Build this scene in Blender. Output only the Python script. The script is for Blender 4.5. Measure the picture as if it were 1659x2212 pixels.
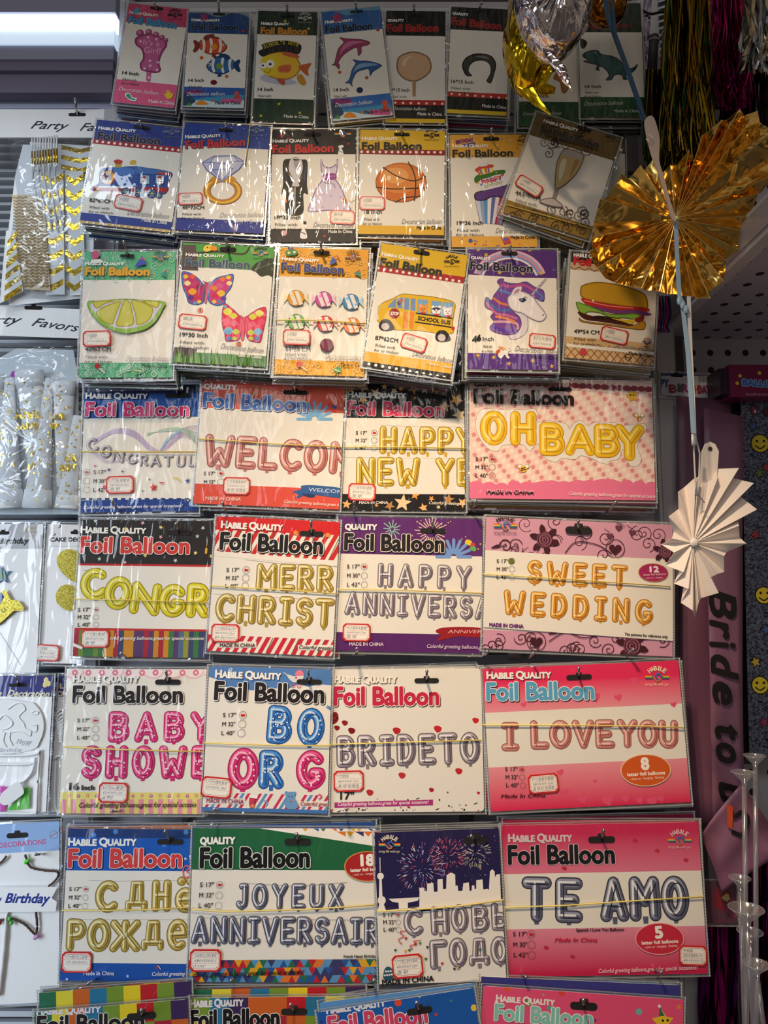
import bpy, bmesh, math, random
from mathutils import Vector, Matrix
from mathutils.geometry import tessellate_polygon

for _o in list(bpy.data.objects): bpy.data.objects.remove(_o)
SC = bpy.context.scene
COL = SC.collection
rnd = random.Random(11)

# ------------------------------------------------------------------ camera
CAM = Vector((0.0, -1.35, 1.45)); PITCH = math.radians(6.7); FPX = 1597.0
cd = bpy.data.cameras.new('camera'); cam = bpy.data.objects.new('camera', cd); COL.objects.link(cam)
cd.sensor_width = 36.0; cd.sensor_fit = 'AUTO'; cd.lens = 36.0*FPX/2212.0
cd.clip_start = 0.02
cam.location = CAM; cam.rotation_euler = (math.pi/2+PITCH, 0, 0)
SC.camera = cam

# ------------------------------------------------------------------ exposure, world, lights
SC.view_settings.view_transform = 'Standard'; SC.view_settings.look = 'None'
SC.view_settings.exposure = 0.0; SC.view_settings.gamma = 1.0
SC.view_settings.use_curve_mapping = False

def lin(c):
    r = []
    for v in c[:3]:
        v = v/255.0
        r.append(v/12.92 if v <= 0.04045 else ((v+0.055)/1.055)**2.4)
    return (r[0], r[1], r[2], 1.0)

W = bpy.data.worlds.new('shop_surroundings'); SC.world = W; W.use_nodes = True
nt = W.node_tree; nt.nodes.clear()
wo = nt.nodes.new('ShaderNodeOutputWorld'); bg = nt.nodes.new('ShaderNodeBackground')
tc = nt.nodes.new('ShaderNodeTexCoord'); no = nt.nodes.new('ShaderNodeTexNoise'); cr = nt.nodes.new('ShaderNodeValToRGB')
no.inputs['Scale'].default_value = 3.5; no.inputs['Detail'].default_value = 3.0
cr.color_ramp.elements[0].position = 0.40; cr.color_ramp.elements[0].color = (0.10, 0.095, 0.10, 1)
cr.color_ramp.elements[1].position = 0.72; cr.color_ramp.elements[1].color = (1.5, 1.25, 0.95, 1)
nt.links.new(tc.outputs['Generated'], no.inputs['Vector']); nt.links.new(no.outputs['Fac'], cr.inputs['Fac'])
nt.links.new(cr.outputs['Color'], bg.inputs['Color']); bg.inputs['Strength'].default_value = 0.20
nt.links.new(bg.outputs[0], wo.inputs[0])

def aim(o, tgt):
    o.rotation_euler = (Vector(tgt)-o.location).to_track_quat('-Z', 'Y').to_euler()
def spot(name, loc, tgt, power, col, ang, blend, size):
    l = bpy.data.lights.new(name, 'SPOT'); o = bpy.data.objects.new(name, l); COL.objects.link(o)
    o.location = loc; aim(o, tgt); l.energy = power; l.color = col; l.spot_size = math.radians(ang); l.spot_blend = blend
    l.shadow_soft_size = size
    return o
def area(name, loc, tgt, power, col, sx, sy):
    l = bpy.data.lights.new(name, 'AREA'); o = bpy.data.objects.new(name, l); COL.objects.link(o)
    o.location = loc; aim(o, tgt); l.energy = power; l.color = col; l.shape = 'RECTANGLE'; l.size = sx; l.size_y = sy
    return o
# warm ceiling spotlight, shop daylight from the street side, cool tube of the next bay
spot('ceiling_spotlight', (-0.30, -1.20, 2.75), (0.04, -0.10, 1.60), 60, (1.0, 0.75, 0.48), 50, 0.9, 0.03)
spot('ceiling_spotlight', (-0.18, -1.25, 2.75), (0.16, -0.10, 1.20), 84, (1.0, 0.71, 0.43), 37, 0.95, 0.03)
_d = area('street_daylight', (-1.75, -1.25, 1.35), (-0.82, 0, 1.02), 5.7, (0.78, 0.89, 1.0), 0.7, 1.5); _d.data.spread = math.radians(70)
area('cool_bay_tube', (-0.76, -0.42, 2.33), (-0.70, -0.02, 1.30), 1.2, (0.80, 0.91, 1.0), 0.5, 0.06)
area('added_fill_panel', (-0.1, -3.4, 2.9), (-0.1, 0, 1.4), 8, (1.0, 0.92, 0.82), 1.6, 0.5)  # unseen fill light added behind the camera to lift the upper rows

area('added_glare_light', (-1.15, -2.7, 2.35), (-0.3, 0, 1.8), 3.5, (0.82, 0.92, 1.0), 0.4, 0.9)  # unseen area light added to throw glare streaks on the film

# ------------------------------------------------------------------ pixels to points on a plane in front of the wall
_s, _c = math.sin(PITCH), math.cos(PITCH)
def P(px, py, d=0.0):
    u = (px-829.5)/FPX; v = (1106.0-py)/FPX
    dy = _c-v*_s; dz = _s+v*_c
    t = (-d-CAM.y)/dy
    return Vector((CAM.x+u*t, -d, CAM.z+dz*t))
def mpp(px, py, d):
    return (P(px+1, py, d)-P(px, py, d)).length

# ------------------------------------------------------------------ materials
MATS = {}
def _film_group():
    g = bpy.data.node_groups.new('film_wrinkle', 'ShaderNodeTree')
    g.interface.new_socket('Normal', in_out='OUTPUT', socket_type='NodeSocketVector')
    out = g.nodes.new('NodeGroupOutput'); geo = g.nodes.new('ShaderNodeNewGeometry')
    mp = g.nodes.new('ShaderNodeMapping'); mp.inputs['Scale'].default_value = (14, 1, 3.2); mp.inputs['Rotation'].default_value = (0, 0.25, 0)
    n1 = g.nodes.new('ShaderNodeTexNoise'); n1.inputs['Scale'].default_value = 1.0; n1.inputs['Detail'].default_value = 2.0; n1.inputs['Distortion'].default_value = 1.2
    b = g.nodes.new('ShaderNodeBump'); b.inputs['Strength'].default_value = 0.5; b.inputs['Distance'].default_value = 0.02
    mp2 = g.nodes.new('ShaderNodeMapping'); mp2.inputs['Scale'].default_value = (30, 1, 9); mp2.inputs['Rotation'].default_value = (0, -0.6, 0)
    n2 = g.nodes.new('ShaderNodeTexNoise'); n2.inputs['Scale'].default_value = 1.0; n2.inputs['Detail'].default_value = 1.0; n2.inputs['Distortion'].default_value = 2.0
    ad = g.nodes.new('ShaderNodeMath'); ad.operation = 'MULTIPLY_ADD'; ad.inputs[1].default_value = 0.30
    g.links.new(geo.outputs['Position'], mp.inputs[0]); g.links.new(mp.outputs[0], n1.inputs['Vector'])
    g.links.new(geo.outputs['Position'], mp2.inputs[0]); g.links.new(mp2.outputs[0], n2.inputs['Vector']); g.links.new(n2.outputs['Fac'], ad.inputs[0]); g.links.new(n1.outputs['Fac'], ad.inputs[2])
    g.links.new(ad.outputs[0], b.inputs['Height']); g.links.new(b.outputs[0], out.inputs[0])
    return g
FILM = _film_group()
def newmat(name):
    m = bpy.data.materials.new(name); m.use_nodes = True
    return m, m.node_tree, m.node_tree.nodes['Principled BSDF']
def pr(col):
    """printed ink under clear film"""
    col = tuple(int(v) for v in col)
    k = ('p',)+col
    if k not in MATS:
        m, t, b = newmat('print')
        b.inputs['Base Color'].default_value = lin(col); b.inputs['Roughness'].default_value = 0.5
        b.inputs['Specular IOR Level'].default_value = 0.25
        b.inputs['Coat Weight'].default_value = 0.85; b.inputs['Coat Roughness'].default_value = 0.06
        g = t.nodes.new('ShaderNodeGroup'); g.node_tree = FILM
        t.links.new(g.outputs[0], b.inputs['Coat Normal'])
        MATS[k] = m
    return MATS[k]
def flat(col, rough=0.55, metal=0.0, name='paint'):
    k = ('f',)+tuple(col)+(rough, metal)
    if k not in MATS:
        m, t, b = newmat(name)
        b.inputs['Base Color'].default_value = lin(col); b.inputs['Roughness'].default_value = rough; b.inputs['Metallic'].default_value = metal
        MATS[k] = m
    return MATS[k]
def clear(name, tint=(240, 244, 248), gloss=0.16, white=0.07, rough=0.08, bump=True):
    k = ('c', name)
    if k not in MATS:
        m, t, b = newmat(name); out = t.nodes['Material Output']; t.nodes.remove(b)
        tr = t.nodes.new('ShaderNodeBsdfTransparent'); gl = t.nodes.new('ShaderNodeBsdfGlossy'); df = t.nodes.new('ShaderNodeBsdfDiffuse')
        tr.inputs[0].default_value = lin(tint); gl.inputs['Roughness'].default_value = rough; df.inputs[0].default_value = (0.9, 0.92, 0.95, 1)
        m1 = t.nodes.new('ShaderNodeMixShader'); m2 = t.nodes.new('ShaderNodeMixShader')
        m1.inputs[0].default_value = white; m2.inputs[0].default_value = gloss
        t.links.new(tr.outputs[0], m1.inputs[1]); t.links.new(df.outputs[0], m1.inputs[2])
        t.links.new(m1.outputs[0], m2.inputs[1]); t.links.new(gl.outputs[0], m2.inputs[2]); t.links.new(m2.outputs[0], out.inputs[0])
        if bump:
            tcn = t.nodes.new('ShaderNodeNewGeometry'); n = t.nodes.new('ShaderNodeTexNoise'); n.inputs['Scale'].default_value = 16; n.inputs['Detail'].default_value = 2
            n.inputs['Distortion'].default_value = 1.5
            bp = t.nodes.new('ShaderNodeBump'); bp.inputs['Strength'].default_value = 0.6; bp.inputs['Distance'].default_value = 0.02
            t.links.new(tcn.outputs['Position'], n.inputs['Vector']); t.links.new(n.outputs['Fac'], bp.inputs['Height']); t.links.new(bp.outputs[0], gl.inputs['Normal'])
        MATS[k] = m
    return MATS[k]
def foil(name, col, rough=0.12, scale=22, strength=0.5, dist=0.02, detail=2.0):
    k = ('foil', name)
    if k not in MATS:
        m, t, b = newmat(name)
        b.inputs['Base Color'].default_value = lin(col); b.inputs['Metallic'].default_value = 1.0; b.inputs['Roughness'].default_value = rough
        g = t.nodes.new('ShaderNodeNewGeometry'); n = t.nodes.new('ShaderNodeTexNoise'); n.inputs['Scale'].default_value = scale; n.inputs['Detail'].default_value = detail
        n.inputs['Distortion'].default_value = 0.8
        bp = t.nodes.new('ShaderNodeBump'); bp.inputs['Strength'].default_value = strength; bp.inputs['Distance'].default_value = dist
        t.links.new(g.outputs['Position'], n.inputs['Vector']); t.links.new(n.outputs['Fac'], bp.inputs['Height']); t.links.new(bp.outputs[0], b.inputs['Normal'])
        MATS[k] = m
    return MATS[k]
def glitter(name, c0, c1, scale=900, metal=0.9):
    k = ('gl', name)
    if k not in MATS:
        m, t, b = newmat(name)
        g = t.nodes.new('ShaderNodeNewGeometry'); v = t.nodes.new('ShaderNodeTexVoronoi'); v.inputs['Scale'].default_value = scale
        r = t.nodes.new('ShaderNodeValToRGB'); r.color_ramp.elements[0].color = lin(c0); r.color_ramp.elements[1].color = lin(c1)
        sp = t.nodes.new('ShaderNodeSeparateColor')
        t.links.new(g.outputs['Position'], v.inputs['Vector']); t.links.new(v.outputs['Color'], sp.inputs[0]); t.links.new(sp.outputs[0], r.inputs['Fac'])
        t.links.new(r.outputs[0], b.inputs['Base Color'])
        bp = t.nodes.new('ShaderNodeBump'); bp.inputs['Strength'].default_value = 1.0; bp.inputs['Distance'].default_value = 0.004
        t.links.new(sp.outputs[1], bp.inputs['Height']); t.links.new(bp.outputs[0], b.inputs['Normal'])
        b.inputs['Metallic'].default_value = metal; b.inputs['Roughness'].default_value = 0.3
        MATS[k] = m
    return MATS[k]
def emit(col, s):
    m, t, b = newmat('lamp_diffuser')
    b.inputs['Emission Color'].default_value = lin(col); b.inputs['Emission Strength'].default_value = s
    return m
CHROME = flat((190, 190, 195), 0.18, 1.0, 'chrome')
SLEEVE = clear('clear_sleeve')
BAG = clear('clear_bag', gloss=0.085, white=0.03, rough=0.12)
SEAM = clear('sleeve_seam', gloss=0.3, white=0.35, rough=0.25, bump=False)
BANDM = flat((232, 212, 120), 0.5, 0, 'rubber')

# ------------------------------------------------------------------ mesh builder
LAY = 0.000005
class MB:
    def __init__(s): s.v = []; s.f = []; s.mi = []; s.mats = []; s.smooth = False; s.z = 0.0; s.clip = None
    def m(s, mat):
        if mat in s.mats: return s.mats.index(mat)
        s.mats.append(mat); return len(s.mats)-1
    def face(s, vs, mat):
        b = len(s.v); s.v.extend(vs); s.f.append(tuple(range(b, b+len(vs)))); s.mi.append(s.m(mat))
    def add(s, vs, fs, mat):
        b = len(s.v); s.v.extend(vs); k = s.m(mat)
        for f in fs: s.f.append(tuple(i+b for i in f)); s.mi.append(k)
    # flat print in the local card plane: x right, z up, y = -height
    def flatpoly(s, pts, mat, z=None):
        z = s.z if z is None else z
        if s.clip:
            pts = clip_poly(pts, s.clip)
            if len(pts) < 3: return
        s.face([(p[0], -z, p[1]) for p in pts], mat)
    def box(s, x0, x1, y0, y1, z0, z1, mat):
        vs = [(x0,y0,z0),(x1,y0,z0),(x1,y1,z0),(x0,y1,z0),(x0,y0,z1),(x1,y0,z1),(x1,y1,z1),(x0,y1,z1)]
        s.add(vs, [(0,3,2,1),(4,5,6,7),(0,1,5,4),(1,2,6,5),(2,3,7,6),(3,0,4,7)], mat)
    def tube(s, pts, r, mat, n=8, caps=True, r1=None):
        pts = [Vector(p) for p in pts]; rings = []
        for i, p in enumerate(pts):
            t = (pts[min(i+1, len(pts)-1)]-pts[max(i-1, 0)]).normalized()
            a = t.cross(Vector((0, 0, 1)));
            if a.length < 1e-3: a = t.cross(Vector((1, 0, 0)))
            a.normalize(); b = t.cross(a)
            rr = r if r1 is None else r+(r1-r)*i/(len(pts)-1)
            rings.append([tuple(p+(a*math.cos(k*2*math.pi/n)+b*math.sin(k*2*math.pi/n))*rr) for k in range(n)])
        vs = [v for R_ in rings for v in R_]; fs = []
        for i in range(len(pts)-1):
            for k in range(n): fs.append((i*n+k, (i+1)*n+k, (i+1)*n+(k+1) % n, i*n+(k+1) % n))
        if caps: fs.append(tuple(range(n))); fs.append(tuple(reversed(range((len(pts)-1)*n, len(pts)*n))))
        s.add(vs, fs, mat)
    def ball(s, c, r, mat, n=8, sc=(1, 1, 1)):
        vs = []; fs = []
        for i in range(n+1):
            th = math.pi*i/n
            for k in range(n*2):
                ph = math.pi*k/n
                vs.append((c[0]+r*sc[0]*math.sin(th)*math.cos(ph), c[1]+r*sc[1]*math.sin(th)*math.sin(ph), c[2]+r*sc[2]*math.cos(th)))
        m = n*2
        for i in range(n):
            for k in range(m): fs.append((i*m+k, (i+1)*m+k, (i+1)*m+(k+1) % m, i*m+(k+1) % m))
        s.add(vs, fs, mat)
    def build(s, name, parent=None, smooth=None):
        me = bpy.data.meshes.new(name); me.from_pydata(s.v, [], s.f)
        for m in s.mats: me.materials.append(m)
        me.polygons.foreach_set('material_index', s.mi)
        if s.smooth if smooth is None else smooth: me.polygons.foreach_set('use_smooth', [True]*len(s.f))
        me.update()
        o = bpy.data.objects.new(name, me); COL.objects.link(o)
        if parent: o.parent = parent
        return o
def clip_poly(pts, R_):
    x0, x1, y0, y1 = R_
    for ax, lim, sg in ((0, x0, 1), (0, x1, -1), (1, y0, 1), (1, y1, -1)):
        out = []; n = len(pts)
        if all((p[ax]-lim)*sg >= 0 for p in pts): continue
        for i in range(n):
            a = pts[i]; b = pts[(i+1) % n]; da = (a[ax]-lim)*sg; db = (b[ax]-lim)*sg
            if da >= 0: out.append(a)
            if (da >= 0) != (db >= 0):
                t = da/(da-db); out.append((a[0]+(b[0]-a[0])*t, a[1]+(b[1]-a[1])*t))
        pts = out
        if len(pts) < 3: return []
    return pts
def catmull(pts, closed=True, n=5):
    out = []; N = len(pts)
    rng = range(N) if closed else range(N-1)
    for i in rng:
        if closed: p0, p1, p2, p3 = pts[(i-1) % N], pts[i], pts[(i+1) % N], pts[(i+2) % N]
        else: p0, p1, p2, p3 = pts[max(i-1, 0)], pts[i], pts[i+1], pts[min(i+2, N-1)]
        for k in range(n):
            t = k/n
            out.append(tuple(0.5*((2*p1[j])+(-p0[j]+p2[j])*t+(2*p0[j]-5*p1[j]+4*p2[j]-p3[j])*t*t+(-p0[j]+3*p1[j]-3*p2[j]+p3[j])*t**3) for j in range(len(p1))))
    if not closed: out.append(tuple(pts[-1]))
    return out
def tris2d(pts):
    return tessellate_polygon([[Vector((p[0], p[1], 0)) for p in pts]])
def area2(pts): return sum(pts[i-1][0]*pts[i][1]-pts[i][0]*pts[i-1][1] for i in range(len(pts)))/2

# ------------------------------------------------------------------ lettering
TXT = {}
def text_tris(s, shear=0.0, res=3):
    k = (s, shear, res)
    if k in TXT: return TXT[k]
    c = bpy.data.curves.new('lettering', 'FONT'); c.body = s; c.size = 1.0; c.shear = shear; c.resolution_u = res
    o = bpy.data.objects.new('lettering', c); COL.objects.link(o)
    dg = bpy.context.evaluated_depsgraph_get(); ev = o.evaluated_get(dg); me = ev.to_mesh()
    me.calc_loop_triangles()
    vs = [(v.co.x, v.co.y) for v in me.vertices]; ts = []
    for t in me.loop_triangles:
        a, b, d = t.vertices
        ar = (vs[b][0]-vs[a][0])*(vs[d][1]-vs[a][1])-(vs[d][0]-vs[a][0])*(vs[b][1]-vs[a][1])
        if abs(ar) < 1e-9: continue
        ts.append((a, b, d) if ar > 0 else (a, d, b))
    ev.to_mesh_clear(); bpy.data.objects.remove(o); bpy.data.curves.remove(c)
    if not vs: vs = [(0, 0), (1, 0), (1, 1)]
    x0 = min(v[0] for v in vs); x1 = max(v[0] for v in vs)
    TXT[k] = (vs, ts, x0, x1)
    return TXT[k]
CAPH = None
def caph():
    global CAPH
    if CAPH is None: CAPH = max(v[1] for v in text_tris('H')[0])
    return CAPH
def compose(parts):
    """parts: (string, scale); one run of lettering with mixed sizes"""
    vs = []; ts = []; x = 0.0
    for s, k in parts:
        if s == ' ': x += 0.3*k; continue
        v, t, a, b = text_tris(s); o = len(vs)
        vs += [((p[0]-a)*k+x, p[1]*k) for p in v]; ts += [tuple(i+o for i in q) for q in t]; x += (b-a)*k+0.07
    return vs, ts, 0.0, x-0.07

# ------------------------------------------------------------------ fat stroke letters of the letter balloons
def arc(cx, cy, rx, ry, a0, a1, n=10):
    return [(cx+rx*math.cos(math.radians(a0+(a1-a0)*i/n)), cy+ry*math.sin(math.radians(a0+(a1-a0)*i/n))) for i in range(n+1)]
def _O(w): return [arc(w/2, .5, w/2-.13, .37, 90, 450, 18)]
GL = {
 'A': (.82, [[(.13,.13),(.41,.87),(.69,.13)], [(.25,.36),(.57,.36)]]),
 'B': (.74, [[(.14,.13),(.14,.87)], [(.14,.87)]+arc(.38,.70,.19,.17,90,-90,8)+[(.14,.53)], [(.14,.53)]+arc(.40,.33,.21,.20,90,-90,8)+[(.14,.13)]]),
 'C': (.76, [arc(.43,.5,.30,.37,48,312,14)]),
 'D': (.76, [[(.14,.13),(.14,.87)], [(.14,.87)]+arc(.32,.5,.30,.37,90,-90,12)+[(.14,.13)]]),
 'E': (.70, [[(.57,.87),(.14,.87),(.14,.13),(.57,.13)], [(.14,.5),(.48,.5)]]),
 'G': (.80, [arc(.43,.5,.30,.37,48,330,14)+[(.68,.42),(.50,.42)]]),
 'H': (.78, [[(.14,.13),(.14,.87)], [(.64,.13),(.64,.87)], [(.14,.5),(.64,.5)]]),
 'I': (.60, [[(.14,.87),(.46,.87)], [(.30,.87),(.30,.13)], [(.14,.13),(.46,.13)]]),
 'J': (.62, [[(.30,.87),(.48,.87),(.48,.34)]+arc(.31,.32,.17,.19,0,-150,8)]),
 'L': (.66, [[(.14,.87),(.14,.13),(.54,.13)]]),
 'M': (.92, [[(.14,.13),(.16,.87),(.46,.45),(.76,.87),(.78,.13)]]),
 'N': (.80, [[(.14,.13),(.14,.87),(.66,.13),(.66,.87)]]),
 'O': (.80, _O(.80)),
 'P': (.72, [[(.14,.13),(.14,.87)], [(.14,.87)]+arc(.37,.67,.21,.20,90,-90,8)+[(.14,.47)]]),
 'R': (.76, [[(.14,.13),(.14,.87)], [(.14,.87)]+arc(.37,.68,.21,.19,90,-90,8)+[(.14,.49)], [(.34,.47),(.61,.13)]]),
 'S': (.70, [arc(.36,.69,.22,.18,30,270,10)+arc(.35,.32,.22,.19,90,-150,10)]),
 'T': (.76, [[(.13,.87),(.63,.87)], [(.38,.87),(.38,.13)]]),
 'U': (.76, [[(.14,.87)]+arc(.38,.36,.24,.23,180,360,10)+[(.62,.87)]]),
 'V': (.80, [[(.13,.87),(.40,.13),(.67,.87)]]),
 'W': (1.0, [[(.13,.87),(.26,.13),(.50,.50),(.74,.13),(.87,.87)]]),
 'X': (.78, [[(.13,.87),(.65,.13)], [(.65,.87),(.13,.13)]]),
 'Y': (.80, [[(.13,.87),(.40,.50),(.67,.87)], [(.40,.50),(.40,.13)]]),
 'Г': (.66, [[(.14,.13),(.14,.87),(.56,.87)]]),
 'Д': (.92, [[(.13,.13),(.13,.28),(.79,.28),(.79,.13)], [(.28,.28),(.34,.87),(.62,.87),(.64,.28)]]),
 'Ж': (1.1, [[(.55,.13),(.55,.87)], [(.13,.87),(.50,.50),(.13,.13)], [(.97,.87),(.60,.50),(.97,.13)]]),
 'е': (.80, [[(.18,.50),(.66,.52)]+arc(.42,.50,.26,.36,5,305,14)]),
 'ё': (.80, [[(.18,.36),(.66,.38)]+arc(.42,.36,.26,.25,5,305,14), [(.24,.92),(.25,.92)], [(.60,.92),(.61,.92)]]),
 'Ы': (1.1, [[(.14,.87),(.14,.13)], [(.14,.52)]+arc(.40,.33,.21,.20,90,-90,8)+[(.14,.13)], [(.95,.87),(.95,.13)]]),
 ' ': (.5, []),
}
GL['С'] = GL['C']; GL['Н'] = GL['H']; GL['О'] = GL['O']; GL['Р'] = GL['P']; GL['В'] = GL['B']
DISC = [(math.cos(i*math.pi/6), math.sin(i*math.pi/6)) for i in range(12)]
def stroke2d(g, pts, r, mat, z, sx=1.0):
    """fat line with round joints, points in local metres"""
    for i in range(len(pts)-1):
        a, b = pts[i], pts[i+1]; dx, dy = b[0]-a[0], b[1]-a[1]; L = math.hypot(dx, dy)
        if L < 1e-9: continue
        nx, ny = -dy/L*r, dx/L*r
        g.flatpoly([(a[0]-nx, a[1]-ny), (b[0]-nx, b[1]-ny), (b[0]+nx, b[1]+ny), (a[0]+nx, a[1]+ny)], mat, z+i*0.0000016)
    N = len(pts)
    closed = N > 3 and math.dist(pts[0], pts[-1]) < 1e-6
    for i, p in enumerate(pts):
        if closed and i == N-1: continue
        if 0 < i < N-1:
            a, b = pts[i-1], pts[i+1]
            d1 = math.atan2(p[1]-a[1], p[0]-a[0]); d2 = math.atan2(b[1]-p[1], b[0]-p[0])
            if abs((d2-d1+math.pi) % (2*math.pi)-math.pi) < 0.12: continue
        g.flatpoly([(p[0]+c*r, p[1]+s*r) for c, s in DISC], mat, z+i*0.0000016+0.0000008)
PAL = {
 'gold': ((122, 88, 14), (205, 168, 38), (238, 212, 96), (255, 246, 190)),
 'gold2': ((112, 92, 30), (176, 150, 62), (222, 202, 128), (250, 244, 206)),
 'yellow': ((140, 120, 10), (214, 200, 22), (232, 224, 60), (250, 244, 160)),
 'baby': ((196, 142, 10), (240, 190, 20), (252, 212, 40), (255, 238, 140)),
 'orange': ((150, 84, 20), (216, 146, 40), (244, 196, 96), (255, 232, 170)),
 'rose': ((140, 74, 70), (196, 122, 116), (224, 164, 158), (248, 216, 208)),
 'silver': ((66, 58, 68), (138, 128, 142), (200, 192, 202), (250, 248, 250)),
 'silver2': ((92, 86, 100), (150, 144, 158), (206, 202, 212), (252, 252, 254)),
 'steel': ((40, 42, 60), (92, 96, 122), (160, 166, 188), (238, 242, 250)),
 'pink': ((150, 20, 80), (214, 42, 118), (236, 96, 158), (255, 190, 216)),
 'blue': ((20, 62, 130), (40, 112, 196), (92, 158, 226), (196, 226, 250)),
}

# ------------------------------------------------------------------ tagging
def tag(o, label=None, cat=None, group=None, kind=None):
    if label: o['label'] = label
    if cat: o['category'] = cat
    if group: o['group'] = group
    if kind: o['kind'] = kind
    return o
def thing(name, label, cat, loc=(0, 0, 0), group=None):
    o = bpy.data.objects.new(name, None); COL.objects.link(o); o.location = loc
    o.empty_display_size = 0.02
    return tag(o, label, cat, group)
def dup(root, loc, rot, label=None, group=None):
    r = root.copy(); COL.objects.link(r); r.location = loc; r.rotation_euler = rot
    if label: r['label'] = label
    if group: r['group'] = group
    for ch in list(root.children):
        c = ch.copy(); COL.objects.link(c); c.parent = r
    return r

# ------------------------------------------------------------------ drawing on a flat card
class Card:
    """A flat printed card standing at distance d in front of the wall. Positions are given in the photograph's frame and land on the card's own plane."""
    def __init__(s, root, cx, cz, roll, d, w, h):
        s.root = root; s.c = (cx, cz); s.roll = roll; s.d = d; s.w = w; s.h = h; s.ox = 0; s.oy = 0; s.k = 1.0
        s.g = MB(); s.g.clip = (-w/2, w/2, -h/2, h/2); s.unit = 0.00077; s.top = 0.0
    def crop(s, ox, oy, w): s.ox, s.oy, s.k = ox, oy, w/1659.0; return s
    def full(s): s.ox = s.oy = 0; s.k = 1.0; return s
    def L(s, p):
        q = P(s.ox+p[0]*s.k, s.oy+p[1]*s.k, s.d)
        dx, dz = q.x-s.c[0], q.z-s.c[1]; c, n = math.cos(s.roll), math.sin(s.roll)
        return (dx*c+dz*n, -dx*n+dz*c)
    def u(s): return s.unit*s.k
    def up(s): s.g.z += LAY
    def part(s, base): s.g.z = s.top+0.00002
    def poly(s, pts, col, raw=False, mat=None):
        q = pts if raw else [s.L(p) for p in pts]
        if area2(q) < 0: q = q[::-1]
        m = mat or pr(col); s.up()
        if len(q) <= 4:
            cross = [(q[(i+1) % len(q)][0]-q[i][0])*(q[(i+2) % len(q)][1]-q[(i+1) % len(q)][1])-(q[(i+1) % len(q)][1]-q[i][1])*(q[(i+2) % len(q)][0]-q[(i+1) % len(q)][0]) for i in range(len(q))]
            if min(cross) >= -1e-12: s.g.flatpoly(q, m); return
        for t in tris2d(q):
            a = [q[i] for i in t]
            if area2(a) < 0: a = a[::-1]
            s.g.flatpoly(a, m)
    def blob(s, pts, col, n=5): s.poly(catmull(pts, True, n), col)
    def puff(s, pts, cols, n=5, k=3.0):
        """printed balloon picture: an outline with lighter inner tones"""
        q = [s.L(p) for p in catmull(pts, True, n)]
        if area2(q) < 0: q = q[::-1]
        for i, c in enumerate(cols):
            s.poly(inset(q, i*k*s.u()), c, raw=True)
    def alt(s, d):
        """neighbouring letters sit on two alternating print layers"""
        s.tog = not getattr(s, 'tog', False); s.g.z += d if s.tog else -d
    def rect(s, x0, y0, x1, y1, col): s.poly([(x0, y0), (x1, y0), (x1, y1), (x0, y1)], col)
    def band(s, t0, t1, col, mat=None):
        """full-width band between fractions of the card height, from the top"""
        y0 = s.h/2-s.h*t0; y1 = s.h/2-s.h*t1
        s.poly([(-s.w/2, y1), (s.w/2, y1), (s.w/2, y0), (-s.w/2, y0)], col, raw=True, mat=mat)
    def T_(s, a, t): return (-s.w/2+a*s.w, s.h/2-t*s.h)
    def disc(s, x, y, r, col, ry=None, n=20, rot=0.0):
        c = s.L((x, y)); r1 = r*s.u(); r2 = (ry or r)*s.u(); a = math.radians(rot)-s.roll*0
        pts = []
        for i in range(n):
            t = 2*math.pi*i/n; px, pz = r1*math.cos(t), r2*math.sin(t)
            pts.append((c[0]+px*math.cos(a)-pz*math.sin(a), c[1]+px*math.sin(a)+pz*math.cos(a)))
        s.g.z += 0.000005; s.g.flatpoly(pts, pr(col))
    def dots(s, a, b, n, r, col):
        for i in range(n):
            t = i/(n-1) if n > 1 else 0; s.disc(a[0]+(b[0]-a[0])*t, a[1]+(b[1]-a[1])*t, r, col, n=12)
    def ring(s, x, y, r, wd, col, n=24, ry=None):
        c = s.L((x, y)); ro = r*s.u(); k = (r-wd)/r; f = (ry or r)/r; s.up(); m = pr(col)
        for i in range(n):
            a, b = 2*math.pi*i/n, 2*math.pi*(i+1)/n
            s.g.flatpoly([(c[0]+ro*k*math.cos(a), c[1]+ro*k*f*math.sin(a)), (c[0]+ro*math.cos(a), c[1]+ro*f*math.sin(a)), (c[0]+ro*math.cos(b), c[1]+ro*f*math.sin(b)), (c[0]+ro*k*math.cos(b), c[1]+ro*k*f*math.sin(b))], m)
    def line(s, pts, wd, col, smooth=False, raw=False):
        if smooth: pts = catmull(pts, False, 5)
        q = pts if raw else [s.L(p) for p in pts]
        s.g.z += 0.000005; stroke2d(s.g, q, wd*s.u()/2, pr(col), s.g.z); s.g.z += len(q)*0.0000016
    def star(s, x, y, r, col, rot=0.0, k=0.42, n=5, jag=1.0):
        c = s.L((x, y)); pts = []
        for i in range(n*2):
            a = math.radians(90+rot)+math.pi*i/n; rr = r*s.u()*(1 if i % 2 == 0 else k)
            pts.append((c[0]+rr*math.cos(a), c[1]+rr*math.sin(a)*jag))
        s.poly(pts, col, raw=True)
    def heart(s, x, y, r, col, rot=0.0):
        c = s.L((x, y)); a = math.radians(rot); pts = []
        for i in range(20):
            t = 2*math.pi*i/20; hx = 16*math.sin(t)**3/16; hy = (13*math.cos(t)-5*math.cos(2*t)-2*math.cos(3*t)-math.cos(4*t))/16
            pts.append((c[0]+r*s.u()*(hx*math.cos(a)-hy*math.sin(a)), c[1]+r*s.u()*(hx*math.sin(a)+hy*math.cos(a))))
        s.poly(pts, col, raw=True)
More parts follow.
